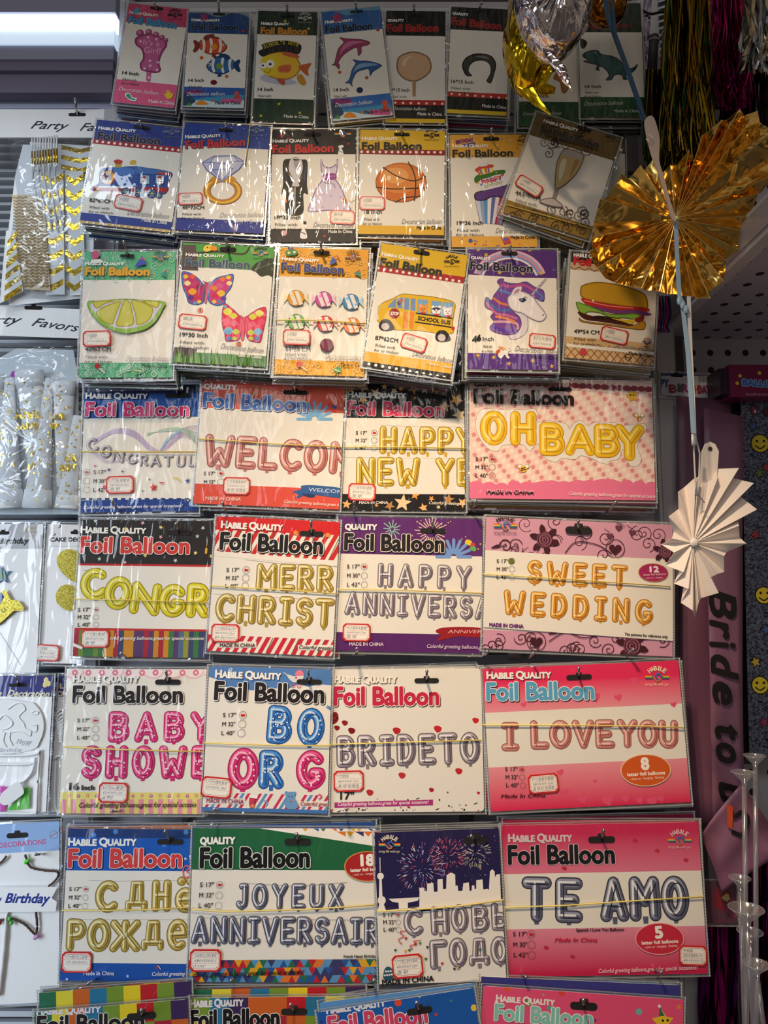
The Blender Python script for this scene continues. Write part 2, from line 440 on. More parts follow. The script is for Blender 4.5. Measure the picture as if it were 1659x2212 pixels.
    def text(s, t, x0, y0, x1, y1, h, col, fat=0.0, shear=0.0, dx=0.0, dy=0.0, run=None, mat=None, n=8):
        vs, ts, a, b = run or text_tris(t, shear)
        if t == '1': x0, x1 = x0+(x1-x0)*.3, x1-(x1-x0)*.25
        p0, p1 = s.L((x0, y0)), s.L((x1, y1)); ex = (p1[0]-p0[0], p1[1]-p0[1]); Lx = math.hypot(*ex)
        kx = Lx/max(b-a, 1e-6); ex = (ex[0]/Lx, ex[1]/Lx); ey = (-ex[1], ex[0]); ky = h*s.u()/caph(); u = s.u()
        m = mat or pr(col); s.up()
        sh = [(0, 0)] if fat <= 0 else [(fat*u*math.cos(2*math.pi*i/n), fat*u*math.sin(2*math.pi*i/n)) for i in range(n)]
        for sx, sy in sh:
            q = [(p0[0]+ex[0]*((v[0]-a)*kx+sx+dx*u)+ey[0]*(v[1]*ky+sy+dy*u), p0[1]+ex[1]*((v[0]-a)*kx+sx+dx*u)+ey[1]*(v[1]*ky+sy+dy*u)) for v in vs]
            for tr in ts: s.g.flatpoly([q[tr[0]], q[tr[1]], q[tr[2]]], m)
            s.g.z += 0.000004
    def title(s, x0, y0, x1, y1, h, fill, edge=(250, 248, 244), shade=(20, 18, 22), fat=5.0, edge_w=3.8, habile=True, cap=(250, 248, 244), capshade=None, ck=0.42, cw=0.60, cgap=0.27):
        """the two-line heading: small capitals over fat rounded lettering; h is the capital height"""
        dxx, dyy = x1-x0, y1-y0
        f = h*0.060; h *= 1.05
        if shade: s.text('Foil Balloon', x0, y0, x1, y1, h, shade, fat=f+edge_w, dx=h*0.035, dy=-h*0.04, n=14)
        if edge: s.text('Foil Balloon', x0, y0, x1, y1, h, edge, fat=f+edge_w, n=14)
        s.text('Foil Balloon', x0, y0, x1, y1, h, fill, fat=f)
        L = math.hypot(dxx, dyy); nx, ny = dyy/L, -dxx/L
        o = h*(1+cgap); ax, ay = x0+nx*o, y0+ny*o
        run = compose([('H', 1.25), ('ABILE', 1.0), (' ', 1.0), ('Q', 1.25), ('UALITY', 1.0)]) if habile else compose([('QUALITY', 1.0)])
        w = cw if habile else cw*0.53
        for c, ddx, ddy in ([(capshade, h*0.03, -h*0.03)] if capshade else [])+[(cap, 0, 0)]:
            s.text('', ax, ay, ax+dxx*w, ay+dyy*w, h*ck*0.8, c, fat=h*0.03, dx=ddx, dy=ddy, run=run, n=6)
    def glyph(s, ch, o, ex, ey, h, pal, rot=0.0, wk=1.0, rk=1.0, tab=True):
        """one letter balloon; o its lower left corner in local metres"""
        w, strokes = GL[ch]; R0 = 0.125*rk; c, n = math.cos(rot), math.sin(rot)
        def X(p, sx=0, sy=0):
            x, y = (p[0])*wk*h+sx*h, p[1]*h+sy*h; x, y = x*c-y*n, x*n+y*c
            return (o[0]+ex[0]*x+ey[0]*y, o[1]+ex[1]*x+ey[1]*y)
        z = s.g.z; cols = PAL[pal] if isinstance(pal, str) else pal
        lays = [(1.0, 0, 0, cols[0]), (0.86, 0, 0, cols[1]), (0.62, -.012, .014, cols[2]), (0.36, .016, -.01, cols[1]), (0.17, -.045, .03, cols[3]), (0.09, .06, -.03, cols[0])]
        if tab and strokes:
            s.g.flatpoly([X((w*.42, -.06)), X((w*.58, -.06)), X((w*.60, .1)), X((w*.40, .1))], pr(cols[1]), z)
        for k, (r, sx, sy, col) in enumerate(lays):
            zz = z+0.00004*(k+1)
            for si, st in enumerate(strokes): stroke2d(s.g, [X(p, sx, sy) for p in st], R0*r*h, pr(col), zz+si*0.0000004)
        s.hi = max(getattr(s, 'hi', 0), z+0.00034)
        return X
    def word(s, t, x0, y0, x1, y1, h, pal, gap=0.06, rk=1.0, marks=None, tab=True):
        """row of letter balloons printed from baseline point to baseline point"""
        p0, p1 = s.L((x0, y0)), s.L((x1, y1)); ex = (p1[0]-p0[0], p1[1]-p0[1]); Lx = math.hypot(*ex); ex = (ex[0]/Lx, ex[1]/Lx); ey = (-ex[1], ex[0])
        H = h*s.u(); tot = sum(GL[c][0] for c in t)+gap*(len(t)-1); wk = Lx/(tot*H); x = 0.0
        s.g.z += LAY
        r2 = random.Random(len(t)*7+ord(t[0]))
        for i, ch in enumerate(t):
            pl = pal[i] if isinstance(pal, list) else pal
            X = s.glyph(ch, (p0[0]+ex[0]*x, p0[1]+ex[1]*x), ex, ey, H, pl, wk=wk, rk=rk, tab=tab)
            if marks and GL[ch][1]:
                zz = s.g.z+0.00030
                for st in GL[ch][1]:
                    L_ = [math.dist(st[j], st[j+1]) for j in range(len(st)-1)]
                    for j in range(len(st)-1):
                        for q in range(max(1, round(L_[j]/0.10))):
                            if L_[j] < 0.10 and j % 2: continue
                            t_ = (q+.5)/max(1, round(L_[j]/0.10)); px = st[j][0]+(st[j+1][0]-st[j][0])*t_+r2.uniform(-.085, .085); py = st[j][1]+(st[j+1][1]-st[j][1])*t_+r2.uniform(-.085, .085)
                            cpt = X((px, py)); rr = H*r2.uniform(.016, .027)
                            s.g.flatpoly([(cpt[0]+c*rr, cpt[1]+n*rr) for c, n in DISC[::2]], pr((250, 240, 246)), zz); zz += 0.0000012
            x += (GL[ch][0]+gap)*wk*H
        s.alt(0.00036)
    def sizes(s, x, y, dy, h, rows=('S 17"', 'M 32"', 'L 40"'), first=True, col=(40, 38, 40), gap=1.25, r=None, arrow=-1, dx=0.0):
        r = r or h*0.95
        for i, t in enumerate(rows):
            xx = x+dx*i; yy = y+dy*i
            s.text(t, xx, yy, xx+h*3.3, yy, h, col, fat=h*.02, n=4)
            c = (xx+h*3.3*gap+r*0.6, yy-h*.5) if arrow < 0 else (xx-r*2.0, yy-h*.5)
            s.ring(c[0], c[1], r, max(1.6, r*.09), (90, 84, 84))
            if i == 0 and first:
                a = r*.6*arrow; q = r*.55
                s.poly([(c[0]+a, c[1]), (c[0]+a*.1, c[1]-q), (c[0]+a*.1, c[1]-q*.45), (c[0]-a, c[1]-q*.45), (c[0]-a, c[1]+q*.45), (c[0]+a*.1, c[1]+q*.45), (c[0]+a*.1, c[1]+q)], (208, 30, 34))
    def logo(s, x, y, w, col=(40, 34, 30), rainbow=True, dim=False):
        """arched maker's lettering over a swirl with striped wings and a line of script"""
        h = w*.18
        for i, ch in enumerate('HABILE'):
            a = math.radians(128-i*76/5); cx, cy = x+w*.42*math.cos(a), y+w*.12-w*.42*math.sin(a)
            t = math.radians(90)-a; ww = h*.72 if ch != 'I' else h*.25
            s.text(ch, cx-ww/2*math.cos(t), cy-ww/2*math.sin(t), cx+ww/2*math.cos(t), cy+ww/2*math.sin(t), h, col, fat=h*.05, n=4)
        cols = [(230, 60, 50), (240, 150, 40), (240, 210, 60), (60, 140, 80), (50, 90, 170)] if rainbow else [col]*5
        for i, c in enumerate(cols):
            yy = y-w*.02+(i-2)*w*.034
            s.line([(x-w*.5, yy), (x-w*.2, yy)], w*.032, c); s.line([(x+w*.2, yy), (x+w*.5, yy)], w*.032, c)
        s.line([(x-w*.2, y-w*.06), (x-w*.05, y+w*.12), (x+w*.08, y+w*.06), (x, y), (x-w*.06, y-w*.1), (x+w*.08, y-w*.16), (x+w*.22, y-w*.02)], w*.07, (70, 110, 180) if rainbow else col, smooth=True)
        s.line([(x-w*.16, y+w*.0), (x-w*.02, y+w*.16), (x+w*.12, y+w*.1), (x+w*.03, y+w*.01)], w*.05, (226, 120, 60) if rainbow else col, smooth=True)
        s.text('bring life with joy', x-w*.5, y+w*.34, x+w*.5, y+w*.34, w*.11, col, shear=.35)
    def foot_script(s, x0, y0, x1, y1, h, col=(166, 162, 164), t='Decoration balloon'):
        s.text(t, x0, y0, x1, y1, h, col, shear=.42)
    def filled(s, x, y, size, h, col=(38, 36, 40), w=None, lean=0.0):
        w = w or h*.62*len(size)
        s.text(size, x, y, x+w, y+lean*w, h, col, fat=h*.03, n=4)
        s.text('Filled with', x+h*.1, y+h*1.75, x+h*.1+w*.85, y+h*1.75+lean*w*.85, h*.72, (70, 66, 70))
        s.text('Air or Helium', x-h*.3, y+h*2.9, x-h*.3+w*1.08, y+h*2.9+lean*w, h*.72, (70, 66, 70))
    def slot(s, x, y, w, h):
        """hang hole drawn on the header as a dark patch, shade put into its colour"""
        q_ = s.L((x, y)); SLOTS.append(Vector((s.c[0]+q_[0]*math.cos(s.roll)-q_[1]*math.sin(s.roll), -s.d, s.c[1]+q_[0]*math.sin(s.roll)+q_[1]*math.cos(s.roll))))
        g = MB(); g.clip = None; zt_ = s.top+0.00002; c = s.L((x, y)); W_, H_ = w*s.u()/2, h*s.u()/2; pts = []
        for sx, a0 in ((1, -90), (-1, 90)):
            for i in range(9):
                a = math.radians(a0+180*i/8); pts.append((c[0]+sx*(W_-H_)+H_*math.cos(a), c[1]+H_*math.sin(a)))
        g.flatpoly(pts, flat((26, 24, 26), .8), zt_)  # dark fill stands in for the shade inside the slot
        g.flatpoly([(c[0]-H_*1.6, c[1]), (c[0]+H_*1.6, c[1]), (c[0]+H_*1.0, c[1]+H_*1.9), (c[0]-H_*1.0, c[1]+H_*1.9)], flat((26, 24, 26), .8), zt_+0.000008)
        g.build('painted_hang_hole', s.root)
    def sticker(s, x, y, w, h, lines=('14铝膜球', '370×1000/0.6'), rot=0.0, z=0.0022):
        """red-edged price label with handwriting"""
        z = s.top+0.0008; c = s.L((x, y)); W_, H_ = w*s.u()/2, h*s.u()/2; a = math.radians(rot); ca, sa = math.cos(a), math.sin(a)
        def oc(k, cut): return [(c[0]+px*ca-py*sa, c[1]+px*sa+py*ca) for px, py in ((-W_*k+cut, -H_*k2), (W_*k-cut, -H_*k2), (W_*k, -H_*k2+cut), (W_*k, H_*k2-cut), (W_*k-cut, H_*k2), (-W_*k+cut, H_*k2), (-W_*k, H_*k2-cut), (-W_*k, -H_*k2+cut))]
        g = MB(); red = flat((206, 48, 44), .4); cut = H_*.3; k2 = 1.0
        o1 = oc(1.0, cut); vs = [(p[0], -z, p[1]) for p in o1]+[(p[0], -z+0.0006, p[1]) for p in o1]
        g.add(vs, [tuple(range(8))]+[(i, i+8, (i+1) % 8+8, (i+1) % 8) for i in range(8)], red)
        k2 = .84; g.flatpoly(oc(.90, cut), flat((244, 240, 232), .5), z+LAY)
        k2 = .76; g.flatpoly(oc(.86, cut), red, z+2*LAY)
        k2 = .72; g.flatpoly(oc(.845, cut), flat((246, 242, 234), .5), z+3*LAY)
        n = len(lines)
        for i in range(1, n):
            yy = H_*.72-H_*1.44*i/n
            q = [(-W_*.84, yy-H_*.012), (W_*.84, yy-H_*.012), (W_*.84, yy+H_*.012), (-W_*.84, yy+H_*.012)]
            g.flatpoly([(c[0]+px*ca-py*sa, c[1]+px*sa+py*ca) for px, py in q], red, z+4*LAY)
        st = g.build('price_sticker', s.root)
        keep = s.g; s.g = MB(); s.g.z = z+5*LAY
        ink = flat((58, 62, 92), .5)
        for i, t in enumerate(lines):
            yy = H_*.72-H_*1.44*(i+.78)/n; wd = W_*(1.4 if len(t) > 6 else .7); hh = H_*1.44/n*.55
            vs, ts, x0, x1 = text_tris(t, .12, 1); kx = wd/(x1-x0); ky = hh/caph()
            q = [(-W_*.7+(v[0]-x0)*kx, yy+v[1]*ky) for v in vs]; q = [(c[0]+px*ca-py*sa, c[1]+px*sa+py*ca) for px, py in q]
            for tr in ts: s.g.flatpoly([q[j] for j in tr], ink)
        s.g.build('handwriting', st); s.g = keep
    def elastic(s, pts, z=0.0035, wd=0.0011):
        g = MB(); z = s.top+0.0020; q = [s.L(p) for p in pts]; n = len(q)
        p3 = [(q[0][0]-.001, 0.004, q[0][1])]+[(p[0], -z-0.0006*(i % 2), p[1]) for i, p in enumerate(q)]+[(q[-1][0]+.001, 0.004, q[-1][1])]
        g.tube(p3, wd, BANDM, 6); g.build('elastic_band', s.root, True)
    def done(s, name):
        if s.g.f: s.g.build(name, s.root)
        cl = s.g.clip; s.top = max(s.top, s.g.z, getattr(s, 'hi', 0)); s.hi = 0; s.tog = False; s.g = MB(); s.g.clip = cl; s.g.z = s.top
def inset(q, d):
    if d == 0: return q
    n = len(q); out = []
    for i in range(n):
        a, b, c = q[i-1], q[i], q[(i+1) % n]
        t = (c[0]-a[0], c[1]-a[1]); L = math.hypot(*t) or 1
        out.append((b[0]-t[1]/L*d, b[1]+t[0]/L*d))
    return out

def rrect(w, h, r, n=4):
    pts = []
    for cx, cy, a0 in ((w/2-r, -h/2+r, -90), (w/2-r, h/2-r, 0), (-w/2+r, h/2-r, 90), (-w/2+r, -h/2+r, 180)):
        for i in range(n+1):
            a = math.radians(a0+90*i/n); pts.append((cx+r*math.cos(a), cy+r*math.sin(a)))
    return pts
def card_base(g, w, h, col, r=0.006):
    o = rrect(w, h, r); n = len(o); m = pr(col)
    vs = [(p[0], 0.0, p[1]) for p in o]+[(p[0], 0.0007, p[1]) for p in o]
    g.add(vs, [tuple(range(n)), tuple(reversed(range(n, 2*n)))]+[(i, i+n, (i+1) % n+n, (i+1) % n) for i in range(n)], m)
def sleeve_mesh(root, w, h, ml=0.0045, mr=0.0045, mt=0.004, mb=0.005):
    """clear bag behind and around the card with crimped side seams"""
    g = MB(); x0, x1, z0, z1 = -w/2-ml, w/2+mr, -h/2-mb, h/2+mt
    nx, nz = 8, 10; vs = []; r2 = random.Random(int(w*1e5))
    for j in range(nz+1):
        for i in range(nx+1):
            e = 0.0012+(0.0008*r2.random() if 0 < i < nx and 0 < j < nz else 0)
            vs.append((x0+(x1-x0)*i/nx+(r2.uniform(-.0008, .0008) if i in (0, nx) else 0), e, z0+(z1-z0)*j/nz+(r2.uniform(-.0012, .0012) if j in (0, nz) else 0)))
    g.add(vs, [(j*(nx+1)+i, j*(nx+1)+i+1, (j+1)*(nx+1)+i+1, (j+1)*(nx+1)+i) for j in range(nz) for i in range(nx)], SLEEVE)
    o = g.build('sleeve', root)
    g = MB()
    for xa in (x0+0.0006, x1-0.0030):
        g.face([(xa, 0.0004, z0), (xa+0.0024, 0.0004, z0), (xa+0.0024, 0.0004, z1), (xa, 0.0004, z1)], SEAM)
        n = int(h/0.0042)
        for i in range(n):
            zz = z0+(z1-z0)*(i+.5)/n
            g.face([(xa+.0004, 0.0002, zz-.0011), (xa+.0020, 0.0002, zz-.0011), (xa+.0020, 0.0002, zz+.0011), (xa+.0004, 0.0002, zz+.0011)], flat((200, 202, 206), .3))
    g.face([(x0, 0.0006, z1-0.0015), (x1, 0.0006, z1-0.0015), (x1, 0.0006, z1), (x0, 0.0006, z1)], SEAM)
    g.face([(x0, 0.0006, z0), (x1, 0.0006, z0), (x1, 0.0006, z0+0.002), (x0, 0.0006, z0+0.002)], SEAM)
    g.build('sleeve_seam', o)
PACKS = []; SLOTS = []
def pack(label, TL, TR, BR, BL, d, back=(240, 236, 228), group='front packs of foil balloons', r=0.006, sleeve=True, cat='balloon pack', name='foil_balloon_pack'):
    tl, tr, br, bl = [P(p[0], p[1], d) for p in (TL, TR, BR, BL)]
    c = (tl+tr+br+bl)/4; ux = (tr-tl+br-bl); roll = math.atan2(ux.z, ux.x)
    vx = (tl-bl+tr-br); roll2 = math.atan2(-vx.x, vx.z); roll = roll*.6+roll2*.4
    w = ((tr-tl).length+(br-bl).length)/2; h = ((tl-bl).length+(tr-br).length)/2
    root = thing(name, label, cat, c, group); root.rotation_euler = (0, -roll, 0)
    k = Card(root, c.x, c.z, roll, d, w, h); k.unit = mpp((TL[0]+BR[0])/2, (TL[1]+BR[1])/2, d)
    if sleeve: sleeve_mesh(root, w, h)
    card_base(k.g, w, h, back, r); k.g.z = 0.00004
    PACKS.append(k)
    return k
def stack(k, n, specs, label, group, pitch=0.0085, jx=0.004, jz=0.003, dz=0.0, roll=1.5, drop=0.0, size=None, name='foil_balloon_pack', same_roll=True, r2=None):
    """the packs hanging behind the front one on the same hook; specs are (header, card, foot) colours"""
    protos = {}; out = []
    r2 = random.Random(int(abs(k.c[0])*1e4)+n)
    for i in range(n):
        sp = specs[i % len(specs)]
        loc = (k.c[0]+r2.uniform(-jx, jx), -k.d+pitch*(i+1), k.c[1]+r2.uniform(-jz, jz)+dz-(drop+(0.0011 if k.c[1] > 1.7 else 0))*(i+1))
        rot = (0, -((k.roll if same_roll else 0)+math.radians(r2.uniform(-roll, roll))), 0)
        if sp in protos: out.append(dup(protos[sp], loc, rot)); continue
        root = thing(name, label, 'balloon pack', loc, group); root.rotation_euler = rot
        w, h = size or (k.w, k.h)
        sleeve_mesh(root, w, h)
        c = Card(root, 0, 0, 0, 0, w, h); card_base(c.g, w, h, sp[1]); c.g.z = 0.00004
        if sp[0] == 'patch': patch(c, PC, n+i*5)
        else: c.band(0, .24, sp[0]); c.band(.83, 1, sp[2])
        if len(sp) > 3: c.band(.93, 1, sp[3])
        c.done('card'); protos[sp] = root; out.append(root)
    return out
# ================================================================== THE FRONT PACKS
WH = (240, 236, 228); INK = (38, 36, 40); BLK = (18, 17, 20)
STARY = (240, 206, 60)
def std_foot(k, x0, y0, x1, y1, h, col, t='Made In China'): k.text(t, x0, y0, x1, y1, h, col, fat=h*.03, n=4)
def scatter_stars(k, pts, r, cols):
    for i, (x, y) in enumerate(pts): k.star(x, y, r, cols[i % len(cols)], rot=(i*37) % 60)
def reef(k, x0, y0, x1, y1):
    """sea floor strip with corals"""
    H = y1-y0; Wd = x1-x0
    k.blob([(x0, y0+H*.35), (x0+Wd*.2, y0+H*.5), (x0+Wd*.5, y0+H*.4), (x1, y0+H*.3), (x1, y1+H*.1), (x0, y1+H*.1)], (60, 150, 190))
    k.blob([(x0, y0+H*.75), (x0+Wd*.3, y0+H*.6), (x0+Wd*.6, y0+H*.72), (x1, y0+H*.6), (x1, y1+H*.1), (x0, y1+H*.1)], (206, 226, 238))
    k.blob([(x0, y0+H*.2), (x0+Wd*.12, y0+H*.3), (x0+Wd*.2, y0+H*.7), (x0, y0+H*.9)], (40, 70, 100))
    for i in range(5): k.disc(x0+Wd*(.08+.05*i), y0+H*(.1+.05*(i % 2)), H*.14, (150, 50, 130))
    k.blob([(x0+Wd*.2, y0+H*.85), (x0+Wd*.3, y0+H*.6), (x0+Wd*.42, y0+H*.85)], (226, 140, 40)); k.blob([(x0+Wd*.06, y0+H*.9), (x0+Wd*.1, y0+H*.75), (x0+Wd*.15, y0+H*.9)], (70, 140, 60))
    for i in range(7): k.disc(x0+Wd*(.66+.045*i), y0+H*(.62+.1*((i*3) % 3)), H*.14, (206, 90, 150))
    for i in range(5):
        a = i*.5; k.line([(x0+Wd*.88, y0+H*.25), (x0+Wd*(.84+.03*i), y0+H*.5)], H*.07, (206, 70, 50))
    k.disc(x0+Wd*.88, y0+H*.2, H*.14, (216, 80, 56)); k.star(x0+Wd*.5, y0+H*.62, H*.12, (216, 90, 60))
def curls(k, x0, y0, x1, y1, n, col, r, seed=3, wd=None):
    q = random.Random(seed)
    for i in range(n):
        cx, cy = q.uniform(x0, x1), q.uniform(y0, y1); s = q.choice((-1, 1)); a0 = q.uniform(0, 360); pts = []
        for j in range(26):
            a = math.radians(a0+s*j*21); rr = r*(1-j/28); pts.append((cx+rr*math.cos(a), cy+rr*math.sin(a)))
        k.line(pts, wd or r*.13, col)

# ---------------------------------------------------------------- top row
k = pack('balloon pack with pink baby footprint picture and pink header, first in the top row', (275,4), (402,22), (382,235), (248,220), .150)
k.crop(0, 0, 560); k.band(0, .19, (196, 70, 110)); k.band(.77, 1, (226, 96, 140))
for i in range(60): k.disc(750+(i % 12)*34+(i//12)*6, 560+(i//12)*22+(i % 12)*3.5, 4, (206, 76, 122), n=8)
k.done('card'); k.part(.0004)
k.blob([(872,240), (960,215), (1050,245), (1070,290), (1040,340), (1020,400), (1030,450), (1000,468), (950,462), (905,448), (895,410), (915,370), (905,320), (868,285)], (120, 30, 84))
k.puff([(872,240), (960,215), (1050,245), (1070,290), (1040,340), (1020,400), (1030,450), (1000,468), (950,462), (905,448), (895,410), (915,370), (905,320), (868,285)], [(136, 40, 96), (170, 60, 124), (196, 96, 150)], k=7)
for x, y, r in ((896,212,24), (952,205,21), (998,222,20), (1036,240,18), (1062,258,15)): k.disc(x, y, r, (150, 50, 106)); k.disc(x-3, y-4, r*.6, (206, 120, 168))
k.poly([(938,462), (968,466), (962,520), (948,526), (936,512)], (206, 96, 150)); k.disc(953, 498, 7, (250, 240, 244))
for x, y in ((948,240), (1000,252), (900,265), (960,390), (1010,400), (962,422), (925,440), (1005,450)): k.star(x, y, 12, (250, 220, 236)); 
k.text("It's a", 915, 285, 1020, 298, 34, (240, 180, 214), n=4); k.text('Girl!', 920, 338, 1025, 346, 40, (240, 180, 214), n=4)
k.done('printed_footprint'); k.part(.0008)
k.title(822, 145, 1125, 182, 44, (60, 150, 200), edge=(30, 90, 150), shade=None, edge_w=2)
k.blob([(840,65), (855,72), (880,45), (895,72), (880,88), (855,86)], (80, 160, 190)); k.logo(1120, 98, 90, rainbow=False)
k.filled(782, 476, '14 Inch', 22, w=104, lean=.1); k.foot_script(758, 580, 1015, 612, 26, (250, 236, 242))
std_foot(k, 952, 658, 1118, 674, 22, (250, 236, 242), 'Made in China')
k.blob([(800,605), (830,596), (850,625), (876,630), (868,650), (840,645), (812,628)], (250, 250, 250)); k.blob([(808,610), (828,602), (846,630), (868,634), (862,644), (840,638), (816,626)], (60, 150, 120))
k.blob([(1050,600), (1066,604), (1064,585), (1082,580), (1094,596), (1110,606), (1098,630), (1070,634)], (240, 200, 60)); k.disc(1076, 590, 3, BLK)
k.done('printed_lettering'); k.slot(1003, 55, 86, 18)
stack(k, 6, (((60,130,190), WH, (50,110,180)), ((150,50,90), WH, (120,40,80)), ((60,60,120), WH, (60,50,90))), 'pack hanging behind the pink footprint pack, lower edge showing', 'packs behind the footprint pack', drop=.0006)

k = pack('balloon pack with orange and blue striped fish picture, second in the top row', (410,26), (539,31), (525,232), (394,232), .153)
k.crop(0, 0, 560); k.band(0, .22, (30, 70, 130)); k.band(.79, 1, (40, 90, 170)); reef(k, 1172, 575, 1560, 686)
k.blob([(1215,90), (1300,80), (1400,110), (1500,80), (1595,110), (1595,88), (1215,80)], (120, 150, 160))
k.done('card'); k.part(.0004)
def clown(k, x, y, s, f, c0, c1, face):
    X = lambda a, b: (x+a*s*f, y+b*s)
    k.blob([X(-1,0), X(-.75,-.42), X(-.2,-.62), X(.35,-.6), (X(.8,-.25)), X(1,.05), X(.75,.4), X(.2,.58), X(-.4,.5)], c1)
    k.puff([X(-1,0), X(-.75,-.38), X(-.2,-.56), X(.35,-.54), (X(.8,-.2)), X(.95,.05), X(.72,.36), X(.2,.52), X(-.4,.46)], [c1, c0], k=4)
    k.blob([X(-.8,-.05), X(-1.15,-.4), X(-1.3,-.3), X(-1.2,0), X(-1.32,.36), X(-1.1,.4)], c1)
    k.blob([X(.0,-.5), X(.1,-.8), X(-.5,-.7), X(-.6,-.35)], c1); k.blob([X(.1,.45), X(.25,.75), X(-.05,.7)], c1)
    for a in (-.62, -.12, .5): k.blob([X(a-.09,-.5+abs(a)*.15), X(a+.1,-.5+abs(a)*.15), X(a+.14,0), X(a+.06,.46-abs(a)*.1), X(a-.1,.46-abs(a)*.1), X(a-.02,0)], (236, 232, 230))
    k.disc(*X(.12,.05), .22*s, face); k.disc(*X(.78,-.08), .11*s, (250,250,250)); k.disc(*X(.8,-.08), .07*s, BLK)
clown(k, 1360, 295, 95, 1, (214, 76, 36), (130, 50, 30), (226, 150, 40)); clown(k, 1415, 420, 95, -1, (40, 110, 170), (24, 60, 110), (120, 150, 60))
for x, y, t in ((1290,370,'1'), (1450,489,'2')): k.disc(x, y, 12, (226, 120, 50)); k.text(t, x-4, y+7, x+4, y+7, 14, INK)
k.disc(1368, 528, 21, (110, 16, 32), ry=17)
k.done('printed_fish'); k.part(.0008); k.title(1226, 192, 1524, 196, 42, (22, 26, 40), edge=(70, 120, 180), edge_w=3, shade=None)
k.filled(1206, 525, '14 Inch', 22, w=98); k.foot_script(1196, 614, 1440, 612, 24, (236, 240, 248)); std_foot(k, 1378, 668, 1540, 668, 20, INK, 'Made in China')
k.star(1310, 110, 36, (150, 50, 90)); k.disc(1556, 200, 9, (200, 60, 40)); k.done('printed_lettering'); k.slot(1402, 92, 80, 16)
stack(k, 6, (((40,70,110), WH, (50,60,100)), ((90,110,130), WH, (90,110,140)), ((60,40,70), WH, (30,30,60))), 'pack hanging behind the striped fish pack, lower edge showing', 'packs behind the striped fish pack', drop=.0006)

k = pack('dark green balloon pack with yellow fish in a black graduation cap', (560,24), (685,26), (676,264), (544,260), .152)
k.crop(540, 0, 580); k.band(0, .215, (26, 48, 36)); k.band(.80, 1, (34, 62, 46)); k.done('card'); k.part(.0004)
k.blob([(70,470), (150,450), (290,510), (200,525), (80,500)], (190, 194, 214))
k.puff([(65,400), (90,345), (170,320), (260,335), (310,390), (300,450), (240,490), (150,485), (85,450)], [(150, 100, 20), (226, 166, 30), (238, 190, 50)], k=5)
k.blob([(300,410), (345,395), (380,392), (360,430), (362,470), (330,450)], (206, 100, 50)); k.blob([(290,470), (320,460), (348,510), (330,530), (300,510)], (206, 150, 40))
k.blob([(65,405), (85,350), (170,345), (180,400), (160,455), (100,465)], (232, 206, 40))
k.blob([(165,490), (210,488), (215,525), (190,520)], (190, 90, 50)); k.blob([(180,410), (250,400), (245,445), (180,445)], (220, 110, 60))
for x in (190, 210, 230): k.line([(x-8, 412), (x+5, 440)], 3, (150, 60, 30))
k.blob([(200,330), (260,320), (305,350), (290,360), (220,345)], (206, 100, 60))
k.disc(125, 395, 27, (250,250,250)); k.disc(84, 405, 20, (250,250,250)); k.disc(125, 397, 9, BLK); k.disc(80, 405, 7, BLK); k.line([(90,440), (115,450), (130,425)], 3, (120,70,10), smooth=True)
k.puff([(52,320), (80,300), (75,275), (150,255), (210,250), (280,262), (318,285), (300,335), (250,325), (180,320), (120,335), (75,350)], [(14,14,16), (32,30,32)], k=4)
for i, ch in enumerate("SCHOOL'S OUT!"):
    t = i/12; x = 88+t*195; y = 316-42*math.sin(math.pi*(.12+t*.62)); 
    if ch != ' ': k.text(ch, x, y, x+13, y+(2-8+t*14)*.5, 26, (206, 186, 40), fat=1, n=4)
k.done('printed_fish'); k.part(.0008); k.title(68, 210, 352, 216, 42, (206, 140, 50), edge=(120, 80, 30), edge_w=2, shade=None)
k.filled(48, 563, '14 Inch', 22, w=94); std_foot(k, 210, 728, 362, 734, 20, (230,230,226), 'Made in China'); k.logo(340, 115, 84, col=(180,180,170), rainbow=False)
scatter_stars(k, [(218,133), (362,180), (180,645), (308,700), (68,718)], 13, [(206, 196, 60)]); k.done('printed_lettering'); k.slot(230, 98, 84, 16)
stack(k, 5, (((110,24,40), WH, (120,30,40)), ((30,50,40), WH, (34,60,46)), ((60,24,36), WH, (70,30,40))), 'pack hanging behind the graduation fish pack, lower edge showing', 'packs behind the graduation fish pack', drop=.0004)

k = pack('tilted balloon pack with pink and blue dolphins, fourth in the top row', (695,26), (821,13), (848,249), (719,262), .157)
k.crop(540, 0, 580); k.band(0, .21, (50, 100, 170)); k.band(.80, 1, (50, 110, 190)); reef(k, 502, 610, 880, 745)
k.blob([(446,80), (520,70), (600,95), (700,70), (800,60), (806,40), (446,74)], (96, 150, 190)); k.done('card'); k.part(.0004)
def dolphin(k, P0, c0, c1, c2):
    k.puff(P0, [c0, c1], k=4)
dolphin(k, [(742,262), (700,245), (640,240), (600,238), (552,232), (578,262), (545,300), (528,360), (520,390), (504,402), (530,408), (548,430), (556,405), (548,385), (580,340), (640,300), (662,300), (668,345), (690,325), (690,290), (726,280)], (90, 24, 60), (166, 60, 104), None)
k.blob([(600,260), (660,255), (700,262), (640,275), (580,310), (560,340), (565,300)], (206, 120, 160))
dolphin(k, [(815,405), (780,388), (720,375), (680,375), (634,368), (652,392), (630,430), (612,490), (586,515), (612,515), (634,536), (632,505), (660,450), (710,430), (735,432), (742,470), (760,445), (790,425)], (20, 40, 90), (50, 96, 160), None)
k.blob([(680,395), (740,390), (790,402), (720,412), (660,430), (640,450), (650,420)], (130, 170, 210))
for x, y, t in ((554,447,'1'), (721,480,'2')): k.disc(x, y, 11, (214, 106, 40)); k.text(t, x-4, y+6, x+4, y+6, 13, INK)
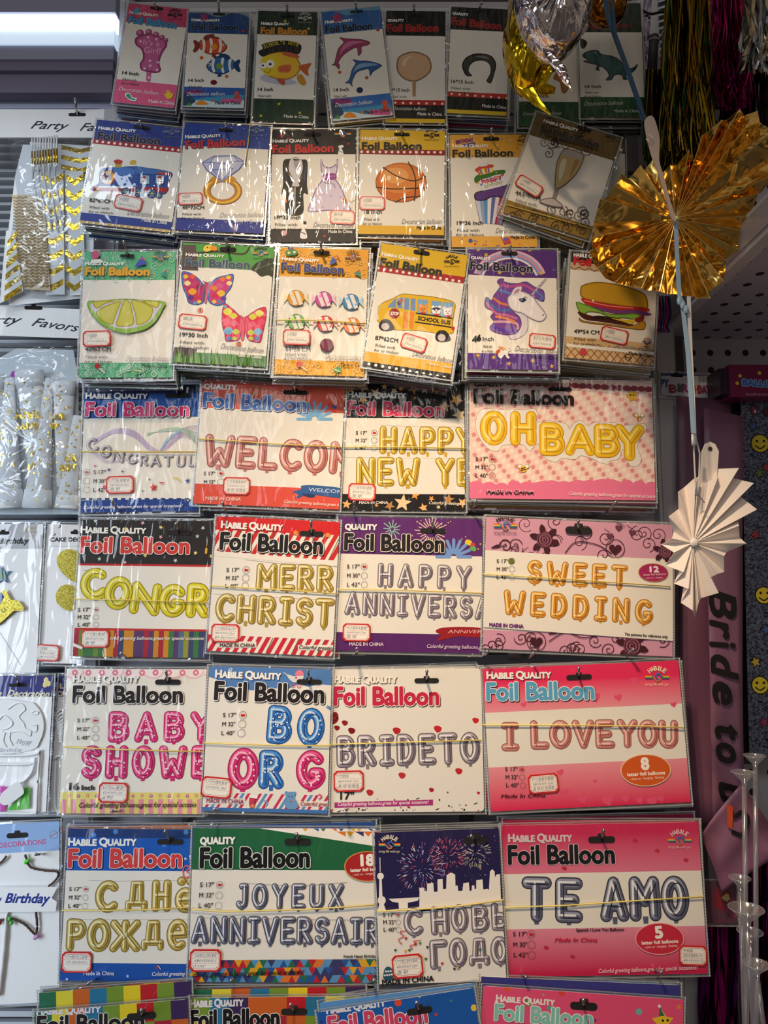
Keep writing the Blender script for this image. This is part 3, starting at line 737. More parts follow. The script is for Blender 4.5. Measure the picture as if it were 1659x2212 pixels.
k.disc(678, 557, 20, (20, 36, 90)); k.done('printed_dolphin'); k.part(.0008)
k.title(470, 205, 755, 180, 44, (24, 26, 40), edge=(90, 140, 190), edge_w=2.5, shade=None)
k.star(540, 112, 46, (170, 60, 106)); k.filled(518, 567, '14 Inch', 22, w=92, lean=-.06); k.foot_script(526, 664, 758, 640, 26, (236,240,248)); std_foot(k, 708, 704, 860, 690, 20, INK, 'Made in China')
k.disc(790, 185, 10, (190, 50, 50)); k.done('printed_lettering'); k.slot(660, 72, 82, 16)
stack(k, 5, (((40,80,150), WH, (214,160,40)), ((20,20,24), WH, (24,24,26)), ((30,30,36), WH, (40,36,36))), 'pack hanging behind the dolphin pack, lower edge showing', 'packs behind the dolphin pack', drop=.0014, jx=.006)

k = pack('black and yellow balloon pack with tan round balloon on a stick', (833,23), (962,25), (961,266), (833,264), .151)
k.crop(540, 0, 580); k.band(0, .225, (20, 18, 20)); k.band(.80, .845, (190, 36, 36)); k.band(.845, .965, (20, 18, 20)); k.band(.965, 1, (226, 190, 40)); k.done('card'); k.part(.0004)
k.puff([(905,400), (925,345), (1010,318), (1095,345), (1122,400), (1110,450), (1060,490), (1010,505), (955,490), (915,450)], [(120, 84, 60), (196, 152, 116), (216, 176, 140)], k=6)
k.blob([(940,390), (960,360), (1000,345), (975,370), (955,410)], (236, 206, 176))
k.poly([(1003,500), (1026,500), (1024,596), (1004,596)], (190, 140, 104)); k.done('printed_balloon'); k.part(.0008)
k.title(850, 195, 1162, 195, 46, (170, 36, 36), edge=(90, 20, 20), edge_w=2, shade=None, habile=False)
k.filled(860, 567, '19*15 Inch', 22, w=124); k.foot_script(880, 680, 1088, 684, 24, (230,230,226)); std_foot(k, 1035, 712, 1185, 716, 20, (230,230,226), 'Made in China')
k.dots((897,635), (1188,642), 7, 8, (244,240,236)); k.done('printed_lettering'); k.slot(1015, 92, 84, 16)
stack(k, 5, (((20,18,20), WH, (24,20,22)), ((60,20,24), WH, (110,24,30)), ((20,18,20), WH, (24,20,22))), 'pack hanging behind the tan balloon pack, lower edge showing', 'packs behind the tan balloon pack', drop=.0002)

k = pack('black balloon pack with black headband picture beside the gold foil balloon', (969,12), (1096,23), (1099,251), (972,243), .152)
k.crop(540, 0, 580); k.band(0, .215, (20, 18, 20)); k.band(.80, .845, (206, 50, 36)); k.band(.845, .965, (24, 26, 24)); k.band(.965, 1, (230, 196, 40)); k.done('card'); k.part(.0004)
k.puff([(1310,400), (1330,360), (1375,335), (1430,330), (1490,345), (1520,390), (1512,450), (1490,512), (1462,500), (1485,450), (1480,400), (1440,375), (1390,380), (1360,405), (1352,440), (1372,468), (1340,470), (1318,440)], [(14, 14, 14), (30, 32, 30), (56, 60, 56)], k=5)
k.blob([(1395,350), (1440,345), (1480,362), (1440,358)], (120, 124, 120)); k.done('printed_headband'); k.part(.0008)
k.title(1244, 150, 1548, 184, 46, (160, 36, 36), edge=(80, 20, 20), edge_w=2, shade=None, habile=False)
k.filled(1242, 512, '16*15 Inch', 22, w=138, lean=.06); std_foot(k, 1434, 662, 1582, 674, 20, (230,230,226), 'Made in China')
k.dots((1246,580), (1586,608), 8, 8, (244,240,236)); k.done('printed_lettering'); k.slot(1410, 68, 86, 16)
stack(k, 6, (((20,20,22), WH, (30,60,40)), ((40,80,130), WH, (60,110,160)), ((120,40,60), WH, (160,50,80))), 'pack hanging behind the black headband pack, lower edge showing', 'packs behind the black headband pack', drop=.0004)

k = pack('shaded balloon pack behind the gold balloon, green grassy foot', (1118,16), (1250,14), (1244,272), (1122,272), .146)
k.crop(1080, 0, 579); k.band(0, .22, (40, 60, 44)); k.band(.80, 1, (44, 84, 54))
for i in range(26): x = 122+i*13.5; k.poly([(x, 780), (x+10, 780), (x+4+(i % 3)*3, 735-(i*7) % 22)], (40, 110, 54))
k.done('card'); k.part(.0004)
k.puff([(330,480), (390,400), (420,460), (425,540), (400,580), (380,560), (370,510)], [(110,70,30), (170,110,50)], k=4)
k.puff([(150,300), (260,240), (360,300), (380,400), (300,460), (190,440), (140,380)], [(70,50,36), (120,90,60)], k=5)
k.done('printed_animal'); k.part(.0008)
k.filled(132, 604, '16*15 Inch', 20, w=168); k.foot_script(142, 715, 380, 712, 24, (210,214,210)); k.title(130, 195, 380, 190, 44, (30,30,34), edge=(120,120,110), shade=None, edge_w=2)
k.done('printed_lettering'); k.slot(250, 70, 84, 16)
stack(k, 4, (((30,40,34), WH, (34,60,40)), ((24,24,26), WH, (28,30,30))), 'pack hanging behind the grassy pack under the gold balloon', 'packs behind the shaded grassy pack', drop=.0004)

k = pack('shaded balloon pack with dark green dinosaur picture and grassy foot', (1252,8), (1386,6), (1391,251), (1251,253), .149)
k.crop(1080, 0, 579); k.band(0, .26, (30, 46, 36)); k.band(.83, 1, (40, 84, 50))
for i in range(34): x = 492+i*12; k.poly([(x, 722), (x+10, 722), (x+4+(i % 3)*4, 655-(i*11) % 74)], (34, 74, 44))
k.done('card'); k.part(.0004)
DINO = [(508,345), (540,318), (600,310), (630,335), (690,345), (740,370), (780,420), (820,420), (852,396), (840,430), (800,462), (778,470), (790,490), (762,492), (752,466), (712,466), (690,495), (652,496), (672,470), (660,440), (630,415), (612,418), (616,438), (592,432), (598,404), (560,395), (515,380), (540,372)]
k.puff(DINO, [(14, 40, 44), (26, 76, 82), (40, 96, 100)], k=5)
k.line([(520,376), (560,378), (600,360)], 4, (130, 60, 60)); k.disc(590, 326, 5, (220,220,200))
k.blob([(500,240), (540,262), (520,300), (500,290)], (24,24,26)); k.done('printed_dinosaur'); k.part(.0008)
k.text('Foil Balloon', 540, 185, 806, 172, 40, (120, 30, 30), fat=3)
k.filled(526, 545, '14 Inch', 20, w=98); k.foot_script(520, 655, 762, 648, 26, (210,214,210)); std_foot(k, 708, 695, 862, 696, 18, (200,204,200), 'Made in China')
k.done('printed_lettering'); k.slot(690, 60, 84, 16)
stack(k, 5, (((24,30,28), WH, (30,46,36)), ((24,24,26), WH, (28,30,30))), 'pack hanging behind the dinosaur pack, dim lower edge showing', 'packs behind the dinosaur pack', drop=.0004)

# ---------------------------------------------------------------- second row
k = pack('balloon pack with blue steam train picture and navy header', (210,260), (402,277), (369,505), (172,479), .156)
k.crop(0, 0, 560); k.band(0, .20, (44, 62, 140)); k.band(.185, .235, (170, 40, 50)); k.band(.90, .985, (44, 66, 150)); k.band(.975, 1, (214, 180, 110)); k.done('card'); k.part(.0004)
k.puff([(592,1195), (630,1170), (640,1090), (690,1072), (760,1072), (860,1065), (1090,1100), (1085,1160), (1072,1230), (1020,1245), (850,1225), (600,1222)], [(20, 36, 90), (40, 80, 160)], k=4)
k.poly([(590,1192), (1078,1200), (1068,1232), (600,1222)], (170, 36, 44)); k.poly([(630,1190), (860,1195), (860,1206), (630,1202)], (220, 214, 214))
k.disc(690, 1135, 52, (60, 50, 60)); k.disc(690, 1135, 48, (214, 60, 40)); k.disc(686, 1135, 44, (232, 186, 50)); k.disc(676, 1135, 36, (222, 210, 226)); k.star(668, 1132, 34, (120, 40, 50))
k.blob([(730,1075), (760,1068), (850,1080), (855,1120), (740,1115)], (70, 120, 196)); k.poly([(734,1040), (782,1040), (776,1072), (740,1072)], (190, 160, 40)); k.blob([(728,1030), (756,1020), (786,1032), (770,1050), (742,1048)], (190, 50, 40)); k.blob([(832,1052), (838,1028), (855,1024), (872,1030), (868,1052)], (214, 176, 60))
k.poly([(860,1060), (1098,1100), (1092,1120), (1040,1115), (870,1110)], (60, 110, 180)); k.poly([(1010,1100), (1090,1108), (1086,1122), (1012,1114)], (200, 60, 60))
for x, w_ in ((888,76), (990,64)):
    k.poly([(x,1112), (x+w_,1118), (x+w_-2,1186), (x-2,1182)], (30, 56, 120)); k.poly([(x+8,1120), (x+w_-8,1124), (x+w_-10,1178), (x+6,1174)], (150, 190, 226))
    k.blob([(x+16,1168), (x+14,1140), (x+30,1128), (x+44,1140), (x+54,1165), (x+40,1176)], (250,250,250)); k.poly([(x+14,1140), (x+28,1124), (x+48,1130), (x+44,1142)], (190, 40, 44)); k.disc(x+38, 1146, 3, BLK); k.line([(x+20,1160), (x+46,1162)], 5, (190, 40, 44))
for x, y, r in ((805,1228,30), (890,1232,34), (972,1240,32), (1018,1252,22)):
    k.disc(x, y, r, (20, 34, 90)); k.disc(x, y, r*.82, (60, 110, 190)); k.disc(x, y, r*.62, (24, 40, 100))
    for a in range(6): k.line([(x, y), (x+r*.6*math.cos(a*1.05), y+r*.6*math.sin(a*1.05))], r*.12, (200, 206, 150))
k.disc(626, 1213, 10, (240, 214, 150)); k.done('printed_train'); k.part(.0008)
k.dots((622,906), (1142,962), 15, 9, (246,240,236)); k.title(625, 892, 1020, 926, 48, (34, 34, 44), edge=(150, 140, 170), edge_w=2.5, shade=None)
k.logo(1100, 846, 108, col=(110,116,150), rainbow=False); k.filled(572, 1292, '82*69CM', 24, w=146, lean=.08)
k.foot_script(812, 1375, 1080, 1402, 34); std_foot(k, 908, 1418, 1068, 1438, 24, (236,236,240)); k.dots((560,1425), (1090,1488), 14, 8, (250,244,226)); k.done('printed_lettering'); k.slot(908, 818, 106, 20)
k.sticker(823, 1302, 178, 96, ('149铝膜球', '360×1000/0.6'), rot=-5)
stack(k, 5, (((40,60,130), WH, (36,70,130)), ((30,50,110), WH, (24,44,96)), ((24,40,34), WH, (50,90,60))), 'pack hanging behind the blue train pack, dark blue edge showing', 'packs behind the train pack', drop=.0004)

k = pack('balloon pack with diamond ring picture on a starry blue card', (403,268), (588,272), (563,503), (376,497), .160)
k.crop(0, 0, 560); k.band(0, .215, (36, 66, 150)); k.band(.89, 1, (44, 60, 150))
q = random.Random(5)
for i in range(90):
    x = q.uniform(1130, 1740); y = q.choice((q.uniform(815, 960), q.uniform(1410, 1475))); k.disc(x, y, q.uniform(1.5, 4), (190, 206, 240), n=8)
k.done('card'); k.part(.0004)
k.ring(1425, 1222, 124, 46, (120, 76, 16), n=32, ry=94); k.ring(1425, 1222, 120, 38, (206, 138, 24), n=32, ry=90); k.ring(1425, 1222, 112, 14, (242, 196, 80), n=32, ry=84)
k.blob([(1345,1150), (1375,1128), (1425,1140), (1480,1128), (1510,1150), (1480,1172), (1425,1160), (1375,1175)], (214, 150, 30))
k.poly([(1290,1040), (1370,998), (1500,994), (1568,1035), (1535,1085), (1420,1166), (1320,1090)], (96, 104, 170)); k.poly([(1296,1042), (1372,1004), (1498,1000), (1560,1036), (1528,1082), (1420,1158), (1326,1086)], (196, 202, 232))
k.poly([(1375,1010), (1495,1006), (1520,1030), (1430,1044), (1345,1036)], (226, 230, 246)); k.poly([(1345,1040), (1430,1048), (1420,1150), (1360,1090)], (176, 184, 222)); k.poly([(1430,1048), (1520,1034), (1480,1090), (1420,1150)], (212, 218, 240))
for a, b in (((1345,1038), (1430,1046)), ((1430,1046), (1522,1032)), ((1372,1006), (1345,1038)), ((1498,1002), (1522,1032)), ((1296,1042), (1345,1038)), ((1560,1036), (1522,1032)), ((1345,1038), (1360,1088)), ((1360,1088), (1420,1156)), ((1430,1046), (1490,1080)), ((1490,1080), (1420,1156)), ((1360,1088), (1490,1080))): k.line([a, b], 4, (80, 96, 180))
k.done('printed_ring'); k.part(.0008); k.title(1190, 952, 1566, 932, 48, (206, 50, 60), edge=(40, 34, 60), edge_w=2.5, shade=None)
k.filled(1166, 1340, '48*73CM', 22, w=140); k.logo(1640, 838, 100, col=(120,130,170), rainbow=False); k.foot_script(1405, 1392, 1690, 1388, 32, (196,194,200)); std_foot(k, 1498, 1424, 1658, 1424, 22, (236,236,240))
k.done('printed_lettering'); k.slot(1445, 834, 90, 20); k.sticker(1220, 1275, 158, 82, ('44铝膜球', '280×1000/0.6'), rot=5)
g = MB(); k.elastic([(1604,800), (1590,930), (1572,1064)])
stack(k, 5, (((44,60,140), WH, (120,40,70)), ((50,80,150), WH, (44,76,150)), ((110,30,60), WH, (110,36,66))), 'pack hanging behind the diamond ring pack, lower edge showing', 'packs behind the ring pack', drop=.0004)

k = pack('black and white balloon pack with black suit and lilac wedding dress', (587,282), (769,280), (767,524), (585,522), .154)
k.crop(540, 0, 580); k.band(0, .22, (38, 36, 40)); k.band(.885, 1, (44, 42, 46)); k.done('card'); k.part(.0004)
k.puff([(205,1000), (250,980), (285,972), (320,985), (355,1000), (352,1130), (358,1200), (330,1200), (325,1320), (225,1320), (222,1200), (195,1200), (205,1130)], [(8, 10, 12), (24, 30, 32), (14, 16, 18)], k=5)
k.blob([(250,985), (285,976), (318,988), (325,1050), (300,1120), (305,1150), (260,1148), (268,1110), (240,1050)], (214, 210, 216)); k.blob([(270,990), (300,990), (295,1040), (278,1040)], (170, 166, 176))
k.line([(278,1160), (276,1318)], 7, (190, 190, 196)); k.line([(215,1010), (225,1120)], 5, (60, 70, 76)); k.line([(345,1010), (335,1120)], 5, (50, 80, 130)); k.poly([(262,982), (310,985), (300,992), (272,992)], (10,10,12))
k.puff([(436,988), (446,990), (455,1020), (490,1035), (528,1015), (534,988), (545,990), (535,1070), (520,1095), (560,1150), (605,1260), (625,1300), (560,1305), (480,1302), (362,1308), (378,1240), (410,1160), (450,1100), (438,1050)], [(120, 96, 146), (206, 190, 222), (222, 210, 234)], k=5)
k.blob([(450,1078), (525,1072), (530,1108), (455,1112)], (150, 70, 150)); k.line([(455,1092), (526,1088)], 6, (196, 120, 190)); k.line([(455,1125), (480,1135), (500,1125), (480,1120), (470,1160)], 4, (110, 80, 130), smooth=True); k.line([(490,1130), (520,1140), (526,1160)], 4, (110, 80, 130))
for x, y in ((410,1250), (450,1280), (500,1210), (540,1270), (580,1290), (560,1220), (450,1200)): k.disc(x, y, 6, (190, 170, 206))
for x, y, t in ((212,1243,'1'), (584,1241,'2')): k.disc(x, y, 17, (236, 136, 56)); k.text(t, x-7, y+11, x+7, y+11, 22, INK, fat=1, n=4)
k.line([(610,1240), (625,1250), (650,1236)], 2, (90,90,90))
def couple(k, x, y, s):
    k.blob([(x-s*.4,y+s), (x-s*.3,y), (x,y-s*.3), (x+s*.3,y), (x+s*.5,y+s)], (246,244,244)); k.disc(x-s*.1, y-s*.5, s*.32, (244,236,230)); k.disc(x+s*.25, y-s*.6, s*.28, (250,250,250)); k.poly([(x, y-s*1.3), (x+s*.4, y-s*1.2), (x+s*.4, y-s*.8), (x, y-s*.85)], (30,28,30)); k.line([(x-s*.3, y+s*.2), (x+s*.3, y+s*.5)], s*.12, (60,56,60))
couple(k, 560, 925, 34); couple(k, 330, 1425, 46); k.heart(197, 842, 13, (206, 60, 70)); k.heart(235, 858, 9, (206, 60, 70)); k.heart(608, 890, 8, (206,60,70)); k.heart(460, 1460, 8, (206,60,70)); k.disc(210, 1440, 18, (236,170,190))
k.done('printed_wedding_outfits'); k.part(.0008); k.title(142, 946, 514, 938, 48, (206, 44, 44), edge=(60, 20, 24), edge_w=2.5, shade=None)
k.logo(574, 832, 100, rainbow=True); k.filled(152, 1355, '18*32 Inch', 24, w=162); k.foot_script(390, 1404, 638, 1408, 32); std_foot(k, 484, 1442, 632, 1442, 22, (240,238,236))
k.done('printed_lettering'); k.slot(388, 832, 104, 22); k.sticker(572, 1345, 154, 90, ('婚纱礼服', '285×1000/0.6'), rot=-3)
stack(k, 5, (((38,36,40), WH, (40,38,42)), ((40,60,110), WH, (44,46,56)), ((30,28,30), WH, (26,24,26))), 'pack hanging behind the wedding outfit pack, dark edge showing', 'packs behind the wedding outfit pack', drop=.0003)

k = pack('yellow balloon pack with orange basketball picture', (778,279), (959,284), (961,512), (773,508), .152)
k.crop(540, 0, 580); k.band(0, .19, (226, 184, 40)); k.band(.185, .235, (150, 30, 40)); k.band(.905, .985, (232, 184, 60)); k.band(.985, 1, (60, 50, 46)); k.done('card'); k.part(.0004)
k.disc(933, 1128, 158, (140, 66, 20), ry=131, n=40); k.disc(933, 1126, 154, (208, 110, 40), ry=127, n=40); k.disc(925, 1105, 128, (222, 136, 62), ry=96, n=36); k.disc(900, 1085, 80, (234, 166, 96), ry=52, n=30)
for pts in ([(825,1035), (900,1085), (1010,1118), (1085,1090)], [(978,1002), (1010,1060), (1024,1130), (1016,1240)], [(780,1158), (900,1168), (1090,1160)], [(900,1250), (960,1222), (1050,1215)]): k.line(pts, 7, (24, 20, 20), smooth=True)
k.disc(858, 1100, 12, (250, 226, 190), ry=16); k.done('printed_basketball'); k.part(.0008)
k.dots((690,938), (1178,942), 14, 9, (246,240,236)); k.title(694, 926, 1058, 926, 46, (30, 30, 40), edge=(170, 140, 60), edge_w=2.5, shade=None)
k.logo(1122, 838, 92, col=(60,50,30), rainbow=False); k.filled(704, 1322, '18 Inch', 24, w=110); k.foot_script(936, 1384, 1184, 1384, 32); std_foot(k, 1030, 1418, 1180, 1418, 22, (50,40,30))
k.done('printed_lettering'); k.slot(938, 832, 98, 20); k.sticker(755, 1258, 160, 88, ('142铝膜球', '175×1000/0.6'))
stack(k, 5, (((214,170,40), WH, (226,150,50)), ((206,140,50), WH, (220,140,44)), ((150,60,40), WH, (200,120,40))), 'pack hanging behind the basketball pack, orange edge showing', 'packs behind the basketball pack', drop=.0003)

k = pack('orange balloon pack with cake and purple cupcake picture', (972,292), (1152,290), (1164,535), (976,532), .150)
k.crop(540, 0, 580); k.band(0, .205, (232, 170, 60)); k.band(.905, 1, (236, 176, 70))
q = random.Random(8)
for i in range(40):
    x = q.uniform(1240, 1790); y = q.choice((q.uniform(840, 990), q.uniform(1465, 1525))); k.line([(x, y), (x+q.uniform(-12, 12), y+q.uniform(-8, 8))], 5, q.choice([(60,90,180), (214,80,60), (250,240,220), (120,70,150)]))
k.done('card'); k.part(.0004)
k.poly([(1385,1215), (1640,1160), (1560,1390), (1420,1378)], (120, 40, 70))
for i in range(9):
    a, b = i/9, (i+1)/9; c = [(206,214,236), (150,170,210), (90,150,206), (240,238,244), (96,110,170), (226,220,236), (170,40,70), (150,130,190), (200,196,222)][i]
    k.poly([(1388+a*240, 1220-a*50), (1388+b*240, 1220-b*50), (1424+b*130, 1380+b*8), (1424+a*130, 1380+a*8)], c)
k.puff([(1384,1215), (1395,1190), (1440,1175), (1500,1150), (1560,1145), (1620,1140), (1640,1165), (1600,1200), (1560,1222), (1500,1218), (1450,1240), (1400,1240)], [(40, 24, 70), (74, 44, 110), (96, 62, 136)], k=5)
k.poly([(1390,1120), (1580,1060), (1600,1120), (1580,1145), (1440,1180), (1420,1160)], (236, 234, 240)); k.blob([(1385,1115), (1400,1085), (1480,1060), (1570,1050), (1570,1075), (1520,1082), (1470,1100), (1430,1110), (1400,1132)], (60, 120, 50))
k.poly([(1395,1050), (1490,1025), (1505,1062), (1420,1085)], (236, 190, 80))
for i in range(6): k.poly([(1398+i*17, 1049-i*4.4), (1406+i*17, 1047-i*4.4), (1424+i*14, 1082-i*4), (1416+i*14, 1084-i*4)], [(206,70,50), (60,110,190), (240,236,230)][i % 3])
k.blob([(1392,1045), (1440,1020), (1500,1018), (1496,1036), (1440,1042), (1400,1060)], (206, 80, 60)); k.poly([(1420,1010), (1470,1004), (1468,1024), (1425,1032)], (226, 226, 236))
k.text('happy', 1436, 1135, 1560, 1100, 30, (200, 50, 110), fat=2, n=4); k.text('birthday', 1450, 1165, 1566, 1130, 24, (120, 160, 60), shear=.3)
for i in range(9): k.disc(1410+i*19, 1130-i*6+(i % 2)*18, 7, [(230,150,40), (60,140,190), (200,60,90)][i % 3])
k.done('printed_cake'); k.part(.0008); k.text('BIRTHDAY', 1275, 890, 1380, 872, 22, (130, 50, 130), fat=2, n=4); k.text('PARTY', 1320, 912, 1395, 900, 22, (70, 70, 160), fat=2, n=4)
k.title(1254, 972, 1622, 966, 44, (40, 40, 44), edge=(206, 170, 90), edge_w=2.5, shade=None); k.filled(1278, 1390, '19*36 Inch', 24, w=160); k.foot_script(1516, 1440, 1760, 1444, 32); std_foot(k, 1610, 1476, 1758, 1476, 20, (50,40,30))
k.disc(1362, 1488, 13, (60,100,190)); k.disc(1390, 1508, 6, (206,60,60)); k.poly([(1552,1472), (1600,1465), (1612,1500), (1570,1512)], (206,70,90)); k.disc(1575, 1480, 12, (80,120,190)); k.logo(1692, 870, 80, col=(110,80,30), rainbow=False)
k.done('printed_lettering'); k.slot(1490, 860, 100, 22)
stack(k, 3, (((200,150,60), WH, (110,80,30)), ((60,44,30), WH, (60,50,40))), 'pack hanging behind the cake pack, dim edge showing', 'packs behind the cake pack')

k = pack('tilted gold patterned balloon pack with champagne glass picture', (1166,246), (1346,300), (1268,510), (1080,462), .172)
k.crop(1080, 0, 579); k.band(0, .225, (116, 90, 36)); k.band(.875, 1, (150, 118, 50))
curls(k, 260, 740, 740, 960, 24, (50, 34, 14), 34, 4, 4); curls(k, 20, 1300, 540, 1440, 22, (70, 48, 20), 34, 5, 4); k.poly([(28,1262), (600,1425), (602,1432), (24,1270)], (190,160,80)); k.done('card'); k.part(.0004)
k.puff([(395,928), (450,932), (516,962), (508,1010), (470,1080), (410,1140), (360,1172), (338,1165), (338,1120), (342,1060), (356,990)], [(110, 90, 76), (196, 168, 120), (206, 176, 116)], k=5)
k.blob([(400,935), (450,940), (508,965), (495,990), (430,970), (380,965)], (190, 180, 176)); k.blob([(385,990), (410,1000), (390,1080), (365,1120), (365,1050)], (236, 222, 190)); k.blob([(460,1000), (490,1000), (460,1060), (430,1100)], (170, 136, 84))
k.poly([(338,1165), (362,1174), (340,1240), (320,1234)], (150, 136, 140)); k.puff([(240,1248), (300,1228), (345,1238), (390,1284), (340,1286), (270,1268)], [(100,86,90), (176, 160, 162), (206,194,196)], k=4)
k.done('printed_glass'); k.part(.0008); k.title(248, 828, 600, 928, 52, (26, 22, 22), edge=(120, 96, 50), edge_w=2.5, shade=None); k.logo(700, 846, 90, col=(60,44,20), rainbow=False)
k.filled(92, 1206, '44.5*99CM', 26, w=150, lean=.25); k.foot_script(298, 1330, 534, 1398, 30); std_foot(k, 372, 1385, 518, 1422, 20, (40,30,16)); k.done('printed_lettering'); k.slot(520, 802, 92, 20)
k.sticker(178, 1158, 172, 82, ('216铝膜球', '280×1000/0.6'), rot=-15)
stack(k, 6, (((96,74,30), WH, (150,116,50)), ((80,60,24), WH, (120,90,36))), 'gold patterned pack hanging behind the champagne glass pack', 'packs behind the champagne glass pack', roll=3.5, drop=.0018, jx=.006)
k2 = pack('upright gold patterned pack half covered by the champagne glass pack', (1166,282), (1352,276), (1350,512), (1164,506), .108)
k2.band(0, .23, (96, 74, 30)); k2.band(.86, 1, (150, 116, 50)); k2.crop(1080, 0, 579); curls(k2, 250, 1440, 560, 1540, 14, (70,48,20), 34, 9, 4); k2.done('card'); k2.part(.0008); k2.logo(720, 808, 84, col=(60,44,20), rainbow=False); k2.done('printed_lettering')
# ---------------------------------------------------------------- third row
k = pack('mint green balloon pack with lime slice picture', (179,543), (379,544), (372,817), (173,814), .178)
k.crop(0, 500, 600); k.band(0, .23, (96, 186, 140)); k.band(.885, 1, (96, 180, 136)); curls(k, 495, 130, 1045, 285, 40, (190, 226, 206), 24, 2, 3); curls(k, 480, 795, 1030, 868, 26, (190, 226, 206), 22, 6, 3); k.done('card'); k.part(.0004)
k.puff([(526,425), (600,418), (680,410), (760,406), (850,412), (985,424), (975,470), (930,545), (870,590), (800,608), (760,614), (690,600), (610,560), (550,500)], [(110, 150, 50), (146, 190, 80)], k=4)
k.blob([(550,432), (760,412), (955,430), (940,490), (880,555), (760,584), (660,565), (590,510)], (212, 206, 226))
k.crop(0, 100, 500)
for pts in ([(668,1838), (720,1828), (860,1822), (760,1852), (700,1885)], [(694,1925), (722,1885), (800,1850), (868,1828), (872,1842), (838,1930), (818,1990), (790,2000), (735,1972)], [(890,1830), (930,1830), (948,1880), (966,1985), (920,2014), (836,2006), (850,1950)], [(946,1830), (1000,1830), (1070,1858), (1102,1890), (1085,1950), (1040,1992), (984,2000), (974,1930)], [(1015,1828), (1140,1836), (1134,1878), (1096,1872)]):
    k.puff(pts, [(160, 156, 40), (190, 186, 62), (206, 204, 92)], k=5)
k.blob([(730,1905), (800,1862), (830,1860), (800,1940), (760,1960)], (214, 210, 112)); k.blob([(900,1850), (925,1850), (935,1960), (890,1980)], (210, 206, 100)); k.crop(0, 500, 600)
k.done('printed_lime_slice'); k.part(.0008); k.title(514, 264, 894, 266, 44, (236, 178, 56), edge=(190, 130, 40), edge_w=2.5, shade=None)
k.logo(960, 160, 94, col=(50,80,60), rainbow=True); k.filled(514, 720, '48*67 CM', 24, w=152); k.foot_script(752, 778, 1008, 780, 34); std_foot(k, 850, 814, 1002, 818, 20, (40,70,50))
for x, y in ((568,145), (585,138)): k.blob([(x-20,y-10), (x,y-20), (x+14,y+10), (x-6,y+30)], (206, 90, 130))
k.blob([(550,178), (600,172), (620,190), (560,196)], (236,240,236)); k.poly([(806,220), (852,150), (878,202)], (70, 90, 190)); k.line([(840,170), (860,165), (872,178)], 6, (226,90,70)); k.poly([(960,262), (995,235), (998,278)], (60,150,140)); k.line([(985,245), (1005,238)], 5, (214,60,50))
k.disc(586, 808, 17, (190, 30, 44)); k.line([(598,822), (632,848)], 5, (240,236,230)); k.poly([(800,830), (840,822), (852,850), (812,862)], (90,150,90)); k.line([(806,832), (850,838)], 4, (250,240,210))
k.done('printed_lettering'); k.slot(765, 152, 88, 20); k.sticker(584, 645, 166, 96, ('191铝膜球', '371×1000/0.6'), rot=2)
stack(k, 4, (((60,120,96), WH, (70,130,100)), ((30,40,80), WH, (30,36,70)), ((120,30,60), WH, (60,30,70))), 'pack hanging behind the lime slice pack, dark edge showing', 'packs behind the lime slice pack', drop=.0003)

k = pack('green jungle balloon pack with two butterflies picture', (394,527), (591,532), (575,797), (373,778), .182)
k.crop(0, 500, 600); k.band(0, .20, (76, 160, 70)); k.band(.91, 1, (80, 140, 60))
k.poly([(1092,80), (1170,80), (1185,235), (1085,230)], (90, 74, 76)); k.line([(1180,130), (1300,120), (1450,135), (1490,95)], 12, (60, 44, 36), smooth=True)
k.blob([(1500,225), (1545,180), (1640,165), (1640,270), (1600,262), (1560,270), (1530,245)], (36, 50, 34)); k.line([(1515,230), (1570,210), (1630,190)], 4, (90,120,80))
k.poly([(1040,690), (1180,700), (1160,760), (1030,750)], (90,74,76))
q = random.Random(4)
for i in range(80):
    x = 1030+i*7.2; yb = 775+i*.65; hh = q.uniform(45, 105); k.poly([(x-5, yb), (x+8, yb), (x+q.uniform(-18, 18), yb-hh)], q.choice([(60,110,40), (96,150,60), (130,176,90), (50,90,36)]))
k.done('card'); k.part(.0004)
def wing(k, pts, cols, spots):
    k.puff(pts, cols, k=5)
    for (x, y, r, c) in spots: k.blob([(x-r, y), (x, y-r*.8), (x+r, y), (x, y+r*.8)], c)
wing(k, [(1085,245), (1130,245), (1180,275), (1225,330), (1220,380), (1215,425), (1170,440), (1125,425), (1110,380), (1090,330)], [(40,80,150), (60,120,196), (190,40,110)], [(1110,270,16,(240,200,60)), (1150,270,18,(236,90,60)), (1120,310,20,(240,226,160)), (1165,315,24,(196,60,120)), (1190,330,22,(150,30,90)), (1150,360,26,(240,170,40)), (1140,395,20,(90,50,140)), (1180,390,24,(206,40,90)), (1190,420,14,(240,200,60)), (1165,425,12,(60,140,200))])
wing(k, [(1395,258), (1350,262), (1290,280), (1242,330), (1240,380), (1250,425), (1300,445), (1345,425), (1350,380), (1385,330)], [(40,80,150), (66,130,206), (206,60,130)], [(1365,275,16,(240,200,60)), (1330,285,18,(236,120,60)), (1370,310,18,(240,226,160)), (1310,325,24,(214,90,150)), (1280,340,20,(230,140,40)), (1320,370,26,(240,190,60)), (1335,400,18,(90,60,160)), (1285,385,22,(206,40,90)), (1280,420,14,(240,200,60)), (1310,420,12,(60,140,200))])
k.puff([(1222,310), (1240,305), (1252,325), (1246,350), (1240,400), (1232,432), (1220,425), (1222,380)], [(120,30,70), (196,70,110)], k=3)
k.line([(1228,310), (1215,296)], 4, (150,40,80)); k.line([(1245,308), (1258,298)], 4, (150,40,80))
